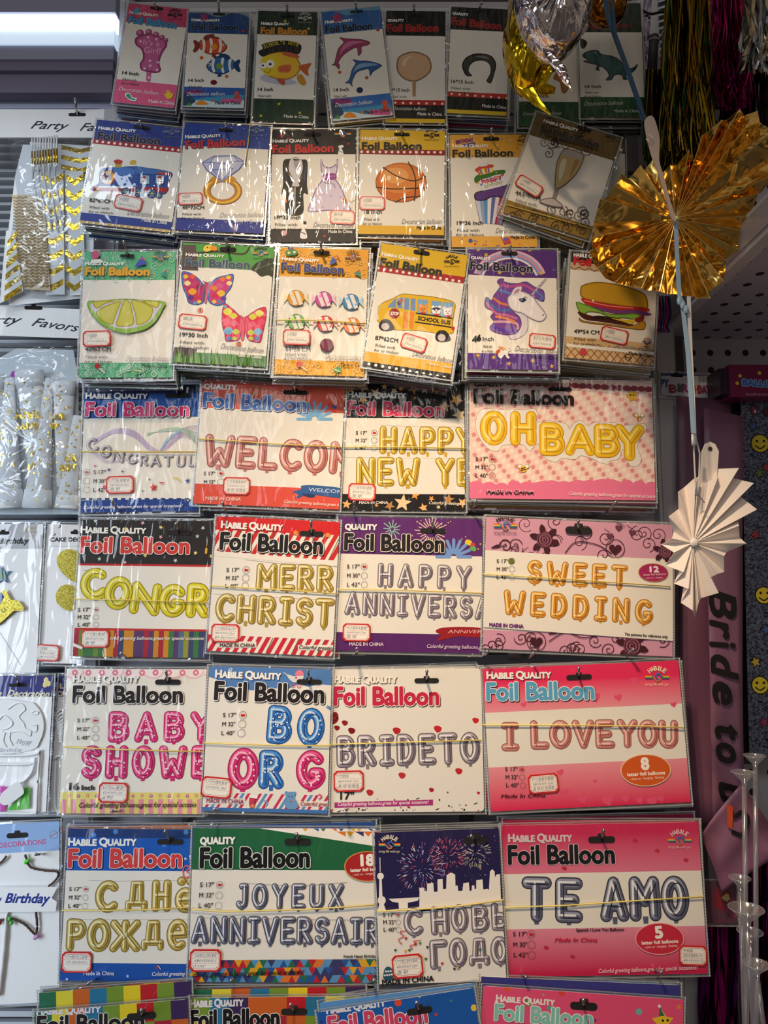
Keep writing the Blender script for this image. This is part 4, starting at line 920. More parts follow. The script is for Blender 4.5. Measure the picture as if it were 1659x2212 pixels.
wing(k, [(1340,430), (1370,445), (1410,480), (1445,520), (1448,560), (1445,600), (1430,645), (1400,655), (1350,655), (1340,610), (1326,560), (1325,490)], [(150,40,110), (230,50,90)], [(1360,480,28,(232,226,90)), (1395,505,24,(226,220,80)), (1350,540,26,(240,80,120)), (1400,550,22,(236,110,140)), (1365,595,30,(120,180,226)), (1410,600,22,(206,210,80)), (1370,640,18,(60,120,190)), (1400,640,16,(206,206,90)), (1345,450,12,(120,180,220))])
wing(k, [(1588,455), (1560,455), (1510,480), (1465,520), (1462,560), (1465,600), (1480,645), (1510,660), (1555,662), (1570,610), (1582,560), (1592,500)], [(150,40,110), (230,50,90)], [(1550,490,26,(232,226,90)), (1510,510,24,(226,220,80)), (1560,540,24,(240,80,120)), (1510,555,22,(236,110,140)), (1540,600,28,(120,180,226)), (1500,605,22,(206,210,80)), (1535,640,18,(60,120,190)), (1500,640,16,(206,206,90))])
k.puff([(1442,515), (1465,515), (1468,560), (1462,620), (1455,652), (1440,648), (1444,600), (1440,550)], [(150,20,70), (226,50,100)], k=3); k.line([(1446,515), (1436,506), (1444,502)], 4, (206,40,80)); k.line([(1462,515), (1474,506), (1482,510)], 4, (206,40,80))
for x, y, t in ((1196,472,'1'), (1426,673,'2')): k.disc(x, y, 17, (236,116,60)); k.text(t, x-6, y+10, x+6, y+10, 21, INK, fat=1, n=4)
k.done('printed_butterflies'); k.part(.0008); k.title(1108, 206, 1488, 222, 44, (60, 76, 96), edge=(150, 170, 190), edge_w=2.5, shade=None)
k.blob([(1215,110), (1225,88), (1260,82), (1275,100), (1250,120), (1225,122)], (240,210,80)); k.blob([(1255,92), (1292,92), (1294,115), (1262,112)], (236,150,40)); k.disc(1240, 98, 5, BLK)
k.logo(1556, 134, 92, col=(40,60,40), rainbow=True); k.filled(1074, 628, '19*30 Inch', 24, w=166, lean=.04); k.foot_script(1316, 700, 1572, 728, 34); std_foot(k, 1410, 748, 1562, 762, 20, (240,240,230)); k.done('printed_lettering'); k.slot(1362, 108, 100, 26)
k.sticker(1152, 543, 168, 92, ('蝴蝶(2款)', '370×1000/0.6'), rot=-3)
stack(k, 7, (((60,110,60), WH, (70,110,50)), ((40,80,50), WH, (50,84,40)), ((30,50,40), WH, (40,50,36))), 'pack hanging behind the butterflies pack, green edge showing', 'packs behind the butterflies pack', drop=.0003)

k = pack('orange balloon pack with six striped candies picture', (602,531), (790,543), (793,815), (597,807), .177)
k.crop(580, 500, 600); k.band(0, .23, (236, 168, 44)); k.band(.885, 1, (238, 176, 50)); curls(k, 70, 95, 578, 275, 46, (246, 206, 120), 22, 12, 3); curls(k, 50, 785, 588, 862, 26, (246, 206, 120), 22, 16, 3); k.done('card'); k.part(.0004)
def candy(k, x, y, c0, c1, tip):
    for s in (-1, 1): k.poly([(x+s*46, y), (x+s*72, y-36), (x+s*70, y), (x+s*76, y+32)], tip)
    k.disc(x, y, 50, c1); k.disc(x, y, 47, c0)
    for a in (-24, 10): k.poly([(x+a-18, y-42+abs(a)*.3), (x+a+4, y-44+abs(a)*.2), (x+a+34, y+36), (x+a+12, y+44)], (238, 232, 230))
    k.disc(x-20, y-18, 9, tuple(min(255, v+60) for v in c0)); k.disc(x+30, y+18, 7, tuple(min(255, v+50) for v in c0))
for x, y, c0, c1, tp in ((165,402,(226,160,40),(150,96,20),(246,226,170)), (330,410,(206,76,166),(120,30,100),(240,200,226)), (492,424,(60,140,196),(30,80,130),(190,220,240)), (168,545,(110,176,60),(60,110,30),(206,230,180)), (340,555,(220,60,50),(130,20,20),(246,200,190)), (500,566,(236,130,40),(160,76,20),(250,220,180))): candy(k, x, y, c0, c1, tp)
k.disc(348, 683, 40, (90, 20, 60)); k.disc(348, 683, 36, (120, 36, 70)); k.done('printed_candies'); k.part(.0008)
k.title(78, 238, 446, 258, 46, (40, 60, 140), edge=(170, 150, 110), edge_w=2.5, shade=None); k.logo(502, 160, 92, col=(110,80,30), rainbow=True); k.filled(98, 706, '44*59 CM', 24, w=150); k.foot_script(340, 766, 566, 776, 34); std_foot(k, 432, 806, 572, 816, 20, (50,40,24))
k.blob([(104,125), (150,112), (176,128), (165,148), (140,150), (112,152)], (60,140,90)); k.disc(124, 134, 9, (236,220,160)); k.disc(156, 130, 9, (236,220,160)); k.blob([(118,112), (124,95), (134,112)], (60,100,160)); k.blob([(136,112), (148,98), (148,114)], (150,60,130))
k.poly([(362,210), (384,155), (412,190)], (60,90,180)); k.line([(390,165), (410,152), (425,170)], 6, (206,80,70)); k.poly([(508,256), (545,232), (552,278)], (60,150,130)); k.line([(520,250), (545,244)], 5, (214,60,50))
k.disc(186, 797, 18, (214, 56, 50)); k.line([(198,812), (232,834)], 5, (244,240,230)); k.poly([(388,826), (428,806), (440,836), (402,856)], (90,150,80)); k.line([(396,828), (432,842)], 5, (250,240,210))
k.done('printed_lettering'); k.slot(318, 133, 98, 24); k.sticker(170, 638, 164, 94, ('203铝膜球', '290×1000/0.6')); k.elastic([(48,538), (200,538), (400,546), (588,560)])
stack(k, 4, (((226,160,50), WH, (230,170,60)), ((214,150,50), WH, (206,140,50)), ((120,80,40), WH, (110,80,40))), 'pack hanging behind the candies pack, amber edge showing', 'packs behind the candies pack', drop=.0003)

k = pack('tilted yellow balloon pack with school bus picture', (817,521), (1001,554), (981,822), (793,786), .184)
k.crop(580, 500, 600); k.band(0, .185, (226, 184, 30)); k.band(.18, .235, (176, 36, 44)); k.band(.885, .975, (236, 180, 60)); k.band(.965, 1, (30, 28, 28)); k.done('card'); k.part(.0004)
k.puff([(655,450), (690,420), (740,400), (800,372), (900,380), (1000,392), (1110,425), (1108,500), (1100,560), (1105,605), (1040,615), (900,595), (760,590), (680,560), (640,520), (650,490)], [(120, 90, 10), (206, 160, 16), (226, 184, 30)], k=3)
k.poly([(660,440), (705,420), (705,450), (665,460)], (226, 190, 60)); k.line([(655,445), (650,500)], 8, (196,196,200)); k.blob([(638,490), (655,500), (655,525), (640,525)], (226,226,226))
for pts in ([(710,452), (752,405), (765,402), (762,458)], [(770,400), (803,392), (800,460), (770,458)], [(812,398), (840,398), (838,470), (810,466)], [(850,400), (878,402), (876,475), (848,472)]): k.poly(pts, (110, 150, 206))
for pts in ([(808,478), (836,480), (830,580), (802,576)], [(846,480), (872,482), (866,582), (838,580)]): k.poly(pts, (226, 140, 50))
k.disc(790, 415, 12, (200,60,60)); k.disc(782, 428, 14, (90,80,110))
for x, c in ((922,(236,150,60)), (1002,(246,246,250)), (1070,(236,230,240))):
    y = 435+(x-922)*.12; k.poly([(x-30,y-30), (x+32,y-26), (x+26,y+58), (x-34,y+54)], (120, 170, 220)); k.disc(x, y+28, 26, c); k.disc(x-20, y+6, 9, c); k.disc(x+20, y+6, 9, c)
    if x == 1002: k.blob([(x-24,y+16), (x,y+8), (x+24,y+16), (x+12,y+26), (x,y+18), (x-12,y+26)], (50,50,60))
    for s in (-8, 8): k.disc(x+s, y+26, 3.4, BLK)
    k.disc(x, y+36, 4, (80,50,50)); k.blob([(x-16,y+50), (x,y+46), (x+16,y+50), (x+12,y+60), (x-12,y+60)], (206,60,60))
k.poly([(880,484), (1100,516), (1099,524), (880,492)], (30,28,26)); k.poly([(876,537), (1092,568), (1091,576), (876,545)], (30,28,26)); k.text('SCHOOL BUS', 892, 529, 1084, 557, 24, (30,28,26), fat=1.6, n=6)
oc = [(752+32*math.cos(math.radians(22.5+45*i)), 490+32*math.sin(math.radians(22.5+45*i))) for i in range(8)]
k.poly(oc, (150, 36, 36)); k.text('STOP', 730, 498, 776, 502, 19, (246,240,236), fat=1.2, n=4)
for x, y in ((704,562), (1040,628)): k.blob([(x-45,y-5), (x-20,y-36), (x+22,y-30), (x+48,y+20), (x,y+34), (x-36,y+24)], (30,28,30)); k.disc(x-6, y+6, 24, (206,196,206), ry=22)
k.disc(1102, 578, 11, (206,40,40)); k.done('printed_bus'); k.part(.0008)
k.dots((656,220), (1138,298), 14, 9, (246,240,236)); k.title(666, 206, 1028, 266, 48, (34, 30, 34), edge=(150, 130, 60), edge_w=2.5, shade=None); k.dots((600,792), (1090,878), 13, 9, (250,246,240))
k.logo(1094, 182, 90, col=(70,56,20), rainbow=False); k.filled(636, 646, '87*62CM', 24, w=136, lean=.14); k.foot_script(856, 744, 1094, 788, 32); std_foot(k, 944, 794, 1086, 820, 20, (250,236,206)); k.done('printed_lettering'); k.slot(914, 128, 98, 26)
k.sticker(868, 668, 154, 94, ('180铝膜球', '370×1000/0.6'), rot=-9)
stack(k, 6, (((206,160,40), WH, (40,36,36)), ((30,28,30), WH, (30,28,30)), ((120,30,40), WH, (150,40,60))), 'pack hanging behind the school bus pack, dotted dark edge showing', 'packs behind the school bus pack', drop=.0004)

k = pack('purple rainbow balloon pack with unicorn head picture', (1010,535), (1196,545), (1210,799), (1012,797), .180)
k.crop(580, 500, 600); k.band(0, .235, (84, 44, 126)); k.band(.87, 1, (88, 50, 140))
cx, cy = 1440, 310
for r, c in ((225, (236,180,196)), (212, (150,170,220)), (200, (226,130,160)), (188, (110,150,210)), (176, (240,220,226)), (164, (84,44,126))):
    pts = [(cx+r*1.0*math.cos(math.radians(a)), cy-r*.88*math.sin(math.radians(a))) for a in range(18, 163, 8)]; k.poly(pts+[(cx, cy-20)], c)
k.poly([(1150,255), (1740,290), (1740,330), (1150,305)], WH); q = random.Random(2)
for i in range(30): k.disc(q.uniform(1190,1740), q.choice((q.uniform(105,240), q.uniform(745,820))), q.uniform(1.5, 3.5), (220,206,240), n=8)
scatter_stars(k, [(1252,108), (1300,140), (1520,250), (1380,245), (1630,250), (1560,110), (1250,740), (1345,752), (1435,790), (1578,772), (1692,805)], 16, [(220,180,70)]); k.done('card'); k.part(.0004)
MANE = [(1375,285), (1405,282), (1412,300), (1480,310), (1540,300), (1590,330), (1640,350), (1650,390), (1640,420), (1590,400), (1560,390), (1480,430), (1470,480), (1500,510), (1512,560), (1480,610), (1420,620), (1340,600), (1320,570), (1345,540), (1325,510), (1340,480), (1300,460), (1290,430), (1300,390), (1330,410), (1345,380), (1380,330), (1365,305)]
k.puff([(1470,450), (1535,470), (1552,560), (1535,612), (1480,645), (1440,640), (1425,600), (1440,520)], [(150,140,170), (226,220,232)], k=4)
k.puff(MANE, [(70, 40, 110), (120, 70, 160)], k=4)
for pts, c in (([(1310,400), (1330,440), (1380,470), (1440,470)], (80,110,190)), ([(1305,430), (1360,490), (1420,500), (1480,520)], (206,110,160)), ([(1345,400), (1390,430), (1440,440)], (226,120,90)), ([(1390,320), (1450,330), (1520,320), (1580,350)], (190,80,150)), ([(1380,350), (1440,370), (1480,370)], (100,130,210)), ([(1350,540), (1420,540), (1480,550), (1490,580)], (226,170,190)), ([(1340,570), (1400,590), (1460,595)], (90,60,180)), ([(1360,510), (1420,520), (1470,540)], (236,140,80)), ([(1600,360), (1635,390), (1620,410)], (90,120,200))): k.line(pts, 15, c, smooth=True)
k.puff([(1425,400), (1450,370), (1480,350), (1540,365), (1580,390), (1610,430), (1650,480), (1660,510), (1640,535), (1610,540), (1560,520), (1510,490), (1470,480), (1435,450)], [(130,120,150), (222,214,226), (240,236,242)], k=5)
k.blob([(1450,380), (1470,340), (1510,330), (1505,360), (1480,385)], (226,220,232)); k.blob([(1465,372), (1480,350), (1500,345), (1490,365)], (190,130,170))
k.poly([(1560,385), (1580,380), (1665,285), (1650,280)], (190,180,196))
for i in range(5): t = i/5; k.line([(1562+88*t, 384-100*t+2), (1582+72*t, 376-88*t)], 4, (110,100,120))
k.blob([(1496,405), (1520,398), (1540,410), (1520,424), (1504,420)], (30,36,60)); k.line([(1525,400), (1545,396)], 3, BLK); k.line([(1520,400), (1535,388)], 3, BLK); k.disc(1514, 410, 5, (80,140,206)); k.disc(1640, 500, 5, (110,90,110)); k.done('printed_unicorn'); k.part(.0008)
k.title(1206, 226, 1574, 246, 46, (30, 26, 40), edge=(190, 180, 206), edge_w=3, shade=None, habile=False)
k.filled(1280, 654, 'Inch', 24, w=64); k.text('46', 1222, 664, 1272, 650, 34, BLK, fat=3, shear=.3, n=6); k.foot_script(1468, 714, 1760, 742, 34); std_foot(k, 1566, 756, 1740, 768, 20, (40,24,60))
k.blob([(1370,740), (1385,705), (1420,700), (1440,690), (1450,710), (1432,720), (1430,740), (1440,756), (1425,758), (1410,738), (1392,758), (1380,756)], (240,238,240)); k.blob([(1355,720), (1375,705), (1385,715), (1365,735)], (206,90,50)); k.blob([(1372,690), (1400,690), (1420,705), (1395,712)], (226,160,100)); k.disc(1438, 702, 3, BLK)
k.done('printed_lettering'); k.slot(1438, 132, 100, 26); k.sticker(1634, 658, 158, 90, ('紫花白马(散装)', '435×1000/0.06'), rot=-5)
stack(k, 6, (((80,44,120), WH, (150,36,70)), ((120,30,60), WH, (120,30,60)), ((40,60,130), WH, (50,90,150)), ((80,110,60), WH, (90,130,70))), 'pack hanging behind the unicorn pack, coloured edge showing', 'packs behind the unicorn pack', drop=.0006)

k = pack('balloon pack with hamburger picture and waffle patterned foot', (1231,540), (1412,562), (1420,793), (1224,769), .172)
k.crop(1060, 480, 599); k.band(0, .10, (40, 34, 34)); k.band(.10, .17, (206, 176, 140)); k.band(.80, 1, (216, 180, 130))
for i in range(-3, 14):
    x = 440+i*46; k.line([(x, 730+i*2.5), (x+130, 880+i*2.5)], 5, (140, 90, 60)); k.line([(x+130, 730+i*3), (x, 880+i*3)], 5, (140, 90, 60))
for i in range(8): k.line([(470+i*60, 262+i*6), (500+i*60, 282+i*6), (530+i*60, 268+i*6)], 5, (140,90,60))
k.poly([(455,745), (1003,800), (1003,780), (455,725)], WH); k.done('card'); k.part(.0004)
k.puff([(535,400), (560,372), (640,358), (760,372), (860,400), (920,430), (940,480), (920,520), (760,500), (560,460)], [(120,80,10), (190,140,24), (206,160,40)], k=5)
k.blob([(550,455), (700,490), (860,505), (940,515), (935,535), (800,530), (600,500), (555,480)], (196, 40, 40)); k.line([(560,468), (700,500), (850,514)], 6, (236,150,140), smooth=True)
k.blob([(600,500), (750,525), (860,525), (955,545), (930,560), (760,550), (620,520)], (120, 60, 130))
k.puff([(510,478), (560,490), (640,520), (700,545), (780,550), (860,545), (900,560), (870,585), (800,575), (720,575), (650,545), (580,540), (560,560), (525,530)], [(70,110,30), (110,160,50), (140,186,70)], k=4)
k.blob([(520,535), (600,560), (700,580), (760,590), (850,612), (830,620), (650,595), (560,580)], (70, 30, 26)); k.blob([(600,575), (740,590), (800,598), (760,575), (640,560)], (40,20,18)); k.blob([(720,575), (800,598), (840,610), (880,580), (820,585)], (226,190,60)); k.blob([(860,580), (915,560), (910,590), (880,600)], (140,40,36))
k.puff([(530,570), (560,590), (680,605), (830,620), (915,590), (925,630), (890,645), (700,620), (545,598)], [(120,80,20), (190,140,40)], k=4)
k.disc(612, 470, 7, (255,240,200)); k.done('printed_hamburger'); k.part(.0008)
k.text('HABILE QUALITY', 496, 206, 690, 222, 22, (246,240,236), fat=1.5, n=4); k.text('Foil Balloon', 496, 252, 850, 290, 44, (206,40,44), fat=4)
k.filled(498, 664, '49*54 CM', 24, w=150, lean=.06); k.foot_script(730, 750, 980, 780, 32); std_foot(k, 824, 792, 972, 810, 20, (60,44,30)); k.disc(935, 712, 22, (60,56,80)); k.disc(935, 708, 17, (206,150,140)); k.line([(905,714), (962,718)], 5, (60,120,160)); k.line([(933,730), (932,744)], 4, (50,50,60)); k.line([(918,744), (946,746)], 4, (50,50,60))
k.blob([(540,770), (552,755), (568,762), (570,795), (528,790)], (206,60,80)); k.ring(820, 808, 20, 4, (50,40,24)); k.line([(800,808), (840,812)], 3, (50,40,24)); k.done('printed_lettering'); k.slot(700, 262, 90, 20)
k.sticker(738, 680, 164, 92, ('119铝膜球', '280×1000/0.6'), rot=-8)
stack(k, 7, (((150,120,90), WH, (210,176,126)), ((130,110,80), WH, (190,160,110)), ((90,110,60), WH, (120,130,70)), ((60,50,40), WH, (90,80,60))), 'pack hanging behind the hamburger pack, waffle edge showing', 'packs behind the hamburger pack', drop=.0005)

# ================================================================== LETTER BALLOON PACKS
GREET = 'Colorful greeting balloons,great for special occasions!'
def greet(k, x0, y0, x1, y1, h, col, t=GREET): k.text(t, x0, y0, x1, y1, h, col, shear=.25, fat=h*.02, n=4)
def stripes(k, t0, t1, cols, n, lean=.5):
    """slanting candy stripes across a band between two fractions of the card height"""
    a0, a1 = k.h/2-k.h*t0, k.h/2-k.h*t1
    for i in range(-2, n+2):
        c = cols[i % len(cols)]
        if c is None: continue
        x = -k.w/2+k.w*i/n; wd = k.w/n*.55; s = (a0-a1)*lean
        k.poly([(x, a1), (x+wd, a1), (x+wd+s, a0), (x+s, a0)], c, raw=True)
def vstripes(k, t0, t1, cols, n):
    a0, a1 = k.h/2-k.h*t0, k.h/2-k.h*t1
    for i in range(n): x = -k.w/2+k.w*i/n; k.poly([(x, a1), (x+k.w/n, a1), (x+k.w/n, a0), (x, a0)], random.Random(i*7+3).choice(cols), raw=True)
def burst(k, x, y, r0, r1, n, col, wd):
    for i in range(n): a = 2*math.pi*i/n+.1; rr = r1*(.7+.3*((i*7) % 5)/4); k.line([(x+r0*math.cos(a), y+r0*math.sin(a)), (x+rr*math.cos(a), y+rr*math.sin(a))], wd, col)
def fan(k, x, y, r, col, wd, a0=180, a1=360, n=9):
    for i in range(n): a = math.radians(a0+(a1-a0)*i/(n-1)); k.line([(x+r*.25*math.cos(a), y+r*.25*math.sin(a)), (x+r*math.cos(a), y+r*math.sin(a))], wd, col)
def oval(k, x, y, rx, ry, fill, num, edge=(236, 200, 170)):
    k.disc(x, y, rx*1.03, edge, ry=ry*1.04, n=36); k.disc(x, y, rx*.98, fill, ry=ry*.98, n=36)
    nn = len(num); k.text(num, x-rx*.13*nn-rx*.02, y-ry*.05, x+rx*.13*nn, y-ry*.09, ry*.72, (250,246,240), fat=ry*.06, n=6)
    k.text('letter foil balloons', x-rx*.74, y+ry*.40, x+rx*.78, y+ry*.26, ry*.22, (250,240,230), fat=1, n=4); k.text('- stick on - hanging - floating', x-rx*.66, y+ry*.66, x+rx*.74, y+ry*.52, ry*.14, (250,240,230))

# ---------------------------------------------------------------- fourth row
k = pack('blue headed pack with silver letters reading congratul and pastel swirl', (181,833), (430,831), (428,1104), (176,1107), .118)
k.crop(0, 800, 600); k.band(0, .26, (40, 90, 176)); k.band(0, .07, (24, 40, 90)); k.band(.905, 1, (30, 66, 146)); q = random.Random(6)
for i in range(30): k.disc(q.uniform(500,1190), q.choice((q.uniform(95,280), q.uniform(778,845))), q.uniform(2, 5), (70,130,210), n=8)
for i in range(15): x = 485+i*47.5; k.rect(x, 763, x+26, 774, (30,60,130))
k.done('card'); k.part(.0003)
for i in range(9): k.line([(560,420+i*3), (680,352+i*3), (800,360+i*5), (900,450+i*4), (980,480-i*2), (1090,400-i*6), (1190,440-i*14)], 3, [(206,190,226),(214,170,210),(190,190,226)][i % 3], smooth=True)
for i in range(9): k.line([(880,390-i*2), (980,350+i*2), (1090,345+i*3), (1190,380+i*10)], 3, [(170,206,170),(190,214,190),(190,206,206)][i % 3], smooth=True)
for i in range(5): k.line([(960,480-i*2), (1010,420-i*6), (1060,380-i*3), (1100,345)], 3, (150,190,230), smooth=True)
for i in range(5): k.line([(560,470+i*8), (640,540+i*3), (760,520+i*4)], 2, (226,206,234), smooth=True)
k.done('printed_swirl'); k.part(.0005)
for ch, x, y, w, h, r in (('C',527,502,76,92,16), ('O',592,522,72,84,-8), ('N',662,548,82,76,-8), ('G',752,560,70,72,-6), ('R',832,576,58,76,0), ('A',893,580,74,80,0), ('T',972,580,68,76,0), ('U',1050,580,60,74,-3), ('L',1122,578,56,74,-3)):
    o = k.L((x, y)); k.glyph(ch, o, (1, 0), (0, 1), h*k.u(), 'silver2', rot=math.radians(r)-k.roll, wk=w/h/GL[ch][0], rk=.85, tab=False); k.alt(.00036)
k.done('printed_letters'); k.part(.0009)
k.title(514, 274, 1128, 274, 78, (226, 50, 120), capshade=(30,40,90)); k.sizes(560, 620, 53, 22, ('S 17"', 'M 30"', 'L 42"'), arrow=1, r=20)
for x, y, r, c in ((919,700,26,(214,50,50)), (652,594,12,(60,80,170)), (1122,660,16,(70,80,160)), (626,696,16,(206,60,110))): k.star(x, y, r, c, rot=10)
for x, y, c in ((570,572,(206,60,60)), (734,605,(120,60,150)), (896,652,(120,80,170)), (854,720,(90,150,80)), (1124,778,(220,200,60))): k.poly([(x-7,y), (x,y-7), (x+7,y), (x,y+7)], c)
k.line([(1030,642), (1060,645), (1085,664)], 5, (226,200,90), smooth=True); k.line([(955,670), (980,674)], 6, (206,60,60)); k.line([(555,775), (575,768)], 4, (90,160,90))
greet(k, 506, 828, 1092, 818, 18, (236,240,250)); k.done('printed_lettering'); k.slot(1062, 152, 146, 28)
k.sticker(720, 685, 164, 106, ('17寸仿.银套装', '580×500/0.12m³', '金.银'), rot=1); k.elastic([(488,488), (700,489), (1180,490)])
stack(k, 3, (((30,60,130), WH, (36,70,146)), ((30,50,110), WH, (40,70,140))), 'pack hanging behind the congratulations swirl pack', 'packs behind the blue congratulations pack', drop=.0)

k = pack('coral pack with rose gold letters reading welcom and blue ribbon', (436,812), (740,829), (738,1104), (421,1084), .127)
k.crop(0, 800, 600); k.band(0, .245, (232, 92, 70)); k.band(0, .05, (206, 76, 62)); k.band(.845, 1, (226, 84, 68)); k.done('card'); k.part(.0003)
k.crop(580, 800, 500); burst(k, 178, 190, 30, 130, 26, (244,206,180), 3); k.disc(178, 170, 24, (244,190,170)); fan(k, 330, 350, 120, (120,180,226), 22)
for x, y, c, r in ((444,250,(226,70,60),20), (472,264,(60,70,160),16), (466,292,(214,60,60),18)): k.blob([(x-r,y), (x-r*.4,y-r), (x+r,y-r*.4), (x+r*.6,y+r*.8)], c)
k.blob([(172,872), (235,850), (235,828), (330,824), (540,850), (540,915), (330,892), (262,885), (240,905), (190,918), (215,890)], (50,96,160)); k.blob([(236,884), (330,892), (318,912), (270,905)], (30,60,110)); k.text('WELCOME', 286, 866, 560, 886, 26, (226,236,246), n=4)
k.crop(0, 800, 600)
for i in range(10): a = i*.628; k.line([(1528+14*math.cos(a), 118+14*math.sin(a)), (1528+40*math.cos(a), 118+40*math.sin(a))], 3, [(90,140,70),(206,150,60),(150,110,60)][i % 3])
k.done('printed_ribbon'); k.part(.0005); k.full(); k.word('WELCOM', 439, 1009, 768, 1028, 74, 'rose', gap=.06); k.done('printed_letters'); k.part(.0009); k.crop(0, 800, 600)
k.title(1214, 218, 1826, 248, 82, (70, 110, 190), habile=False, edge=(230,240,250), shade=(40,40,90)); k.sizes(1218, 626, 50, 20, ('S 17"', 'M 32"'), r=20, gap=1.35); std_foot(k, 1228, 774, 1438, 780, 20, (244,220,210), 'MADE IN CHINA')
k.crop(580, 800, 500); greet(k, 112, 950, 740, 990, 20, (248,226,214)); k.done('printed_lettering'); k.slot(192, 160, 176, 32); k.crop(0, 800, 600); k.sticker(1414, 692, 160, 106, ('17寸玫瑰金套装', '170×500/0.12m³', '金.银.玫瑰金'), rot=1); k.elastic([(1190,410), (1400,425), (1700,445), (2035,460)])
stack(k, 3, (((190,66,56), WH, (206,80,66)), ((150,50,44), WH, (170,60,50))), 'pack hanging behind the coral welcome pack, lower edge showing', 'packs behind the coral welcome pack', drop=.0012)

k = pack('black starry pack with gold letters reading happy new ye', (741,829), (1004,830), (1003,1103), (741,1101), .122)
k.crop(580, 800, 500); k.band(0, .275, (22, 20, 24)); k.band(.875, 1, (24, 22, 26))
ST = [(585,135,42), (680,118,52), (768,165,46), (830,118,26), (948,130,24), (1040,130,48), (1120,140,34), (1255,138,16), (1345,210,52), (1265,260,46), (1370,320,56), (676,210,40), (1200,150,40), (1048,198,16), (900,150,30), (560,960,36), (775,965,18), (868,970,40), (962,950,66), (1110,985,36), (1168,920,24), (1290,925,44), (1218,980,18), (1390,950,40), (1050,895,34)]
for i, (x, y, r) in enumerate(ST): k.star(x, y, r, [(246,168,84), (252,190,120), (240,214,170), (190,140,80)][(i*3) % 4], rot=(i*23) % 70)
k.rect(530, 350, 1410, 886, WH); k.done('card'); k.part(.0005)
k.line([(800,392), (1000,402), (1410,408)], 2, (150,150,150)); k.line([(540,625), (1410,632)], 2, (170,170,170))
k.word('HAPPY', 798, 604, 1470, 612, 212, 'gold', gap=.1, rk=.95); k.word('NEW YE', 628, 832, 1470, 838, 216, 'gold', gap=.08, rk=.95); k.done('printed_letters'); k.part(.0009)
k.title(566, 318, 1254, 332, 94, (230, 56, 100)); k.sizes(626, 460, 54, 24, r=22, gap=1.5, dx=-1); k.done('printed_lettering')
std_foot(k, 650, 958, 856, 958, 20, (240,236,226), 'MADE IN CHINA'); greet(k, 1150, 960, 1830, 975, 21, (246,236,220)); k.done('printed_foot_lettering'); k.slot(1178, 182, 166, 30)
k.sticker(670, 874, 194, 124, ('17寸新年快乐套餐', '490×500/0.12m³', '金.银'), rot=-2); k.elastic([(534,553), (900,552), (1412,562)])
stack(k, 3, (((24,22,26), WH, (28,26,30)), ((30,28,30), WH, (60,50,40))), 'pack hanging behind the black new year pack', 'packs behind the black new year pack')

k = pack('pink star patterned pack with yellow letters reading oh baby', (1014,810), (1397,830), (1427,1083), (1014,1074), .128)
k.crop(1000, 800, 659); k.band(0, 1, (246, 214, 204))
zk = k.g.z
for j in range(21):
    for i in range(24): k.g.z = zk+((i % 2)+2*(j % 2))*LAY; k.star(50+i*45+(22 if j % 2 else 0)+j*1.0, 75+j*27.5+i*1.6, 15, (226,150,150) if (i+j//2) % 2 else (250,232,222), rot=36*(j % 2), k=.72)
k.g.z = zk+6*LAY
pk_ = [(35,605), (90,620), (150,625), (190,618), (225,624), (280,630), (320,612), (380,612), (440,600), (500,602), (560,612), (620,595), (690,605), (750,590), (820,592), (880,615), (940,620), (985,635), (1010,628), (1085,665), (1085,720), (35,700)]
k.poly(pk_, (236, 120, 160))
for i in range(15): k.disc(75+i*68, 622+(i % 3)*6-i*.5, 34, (236,120,160), ry=22)
for i in range(26): k.disc(50+i*40, 55+i*2.0, 22, (150,60,76), ry=16)
k.done('card'); k.part(.0004)
OUT = [(68,290), (85,225), (140,208), (230,215), (245,210), (330,215), (385,208), (405,230), (405,280), (470,275), (560,290), (580,320), (600,290), (640,272), (680,300), (720,282), (830,285), (860,300), (930,292), (985,290), (998,320), (950,400), (970,480), (950,520), (905,515), (870,430), (850,480), (800,495), (790,512), (740,500), (700,480), (640,465), (610,485), (540,480), (510,500), (480,495), (440,470), (408,400), (380,425), (360,440), (330,410), (300,400), (260,405), (215,410), (190,440), (150,435), (110,400), (75,340)]
k.poly(catmull([(x+0, y) for x, y in OUT], True, 4), (140, 100, 100)); q_ = inset([k.L(p) for p in catmull(OUT, True, 4)][::-1], 1.6*k.u()); k.poly(q_, (240,236,228), raw=True)
k.done('printed_outline'); k.part(.0007)
k.word('OH', 98, 404, 396, 408, 186, 'baby', gap=.14, rk=1.25, tab=False); k.word('BABY', 422, 458, 850, 470, 186, 'baby', gap=-.0, rk=1.2, tab=False) if False else None
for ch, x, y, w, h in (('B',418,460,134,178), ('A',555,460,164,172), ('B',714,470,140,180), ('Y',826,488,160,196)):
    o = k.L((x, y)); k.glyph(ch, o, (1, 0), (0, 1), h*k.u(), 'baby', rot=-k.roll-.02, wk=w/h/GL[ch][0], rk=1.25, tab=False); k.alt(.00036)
k.done('printed_letters'); k.part(.0011)
def bee(k, x, y, s):
    for a in (-1, 1): k.disc(x+a*s*.8, y-s*.5, s*.55, (250,244,230)); k.ring(x+a*s*.8, y-s*.5, s*.55, 2, (80,60,40))
    k.disc(x, y+s*.1, s*.75, (238,190,50)); k.line([(x-s*.4, y+s*.0), (x+s*.4, y-s*.2)], s*.25, (50,36,24)); k.line([(x-s*.5, y+s*.4), (x+s*.5, y+s*.2)], s*.25, (50,36,24))
bee(k, 328, 535, 24); bee(k, 958, 255, 20); k.star(918, 140, 36, (226,180,50), rot=12, k=.6); k.disc(910, 136, 4, BLK); k.disc(926, 138, 4, BLK); k.poly([(900,112), (916,108), (904,92)], (60,80,150))
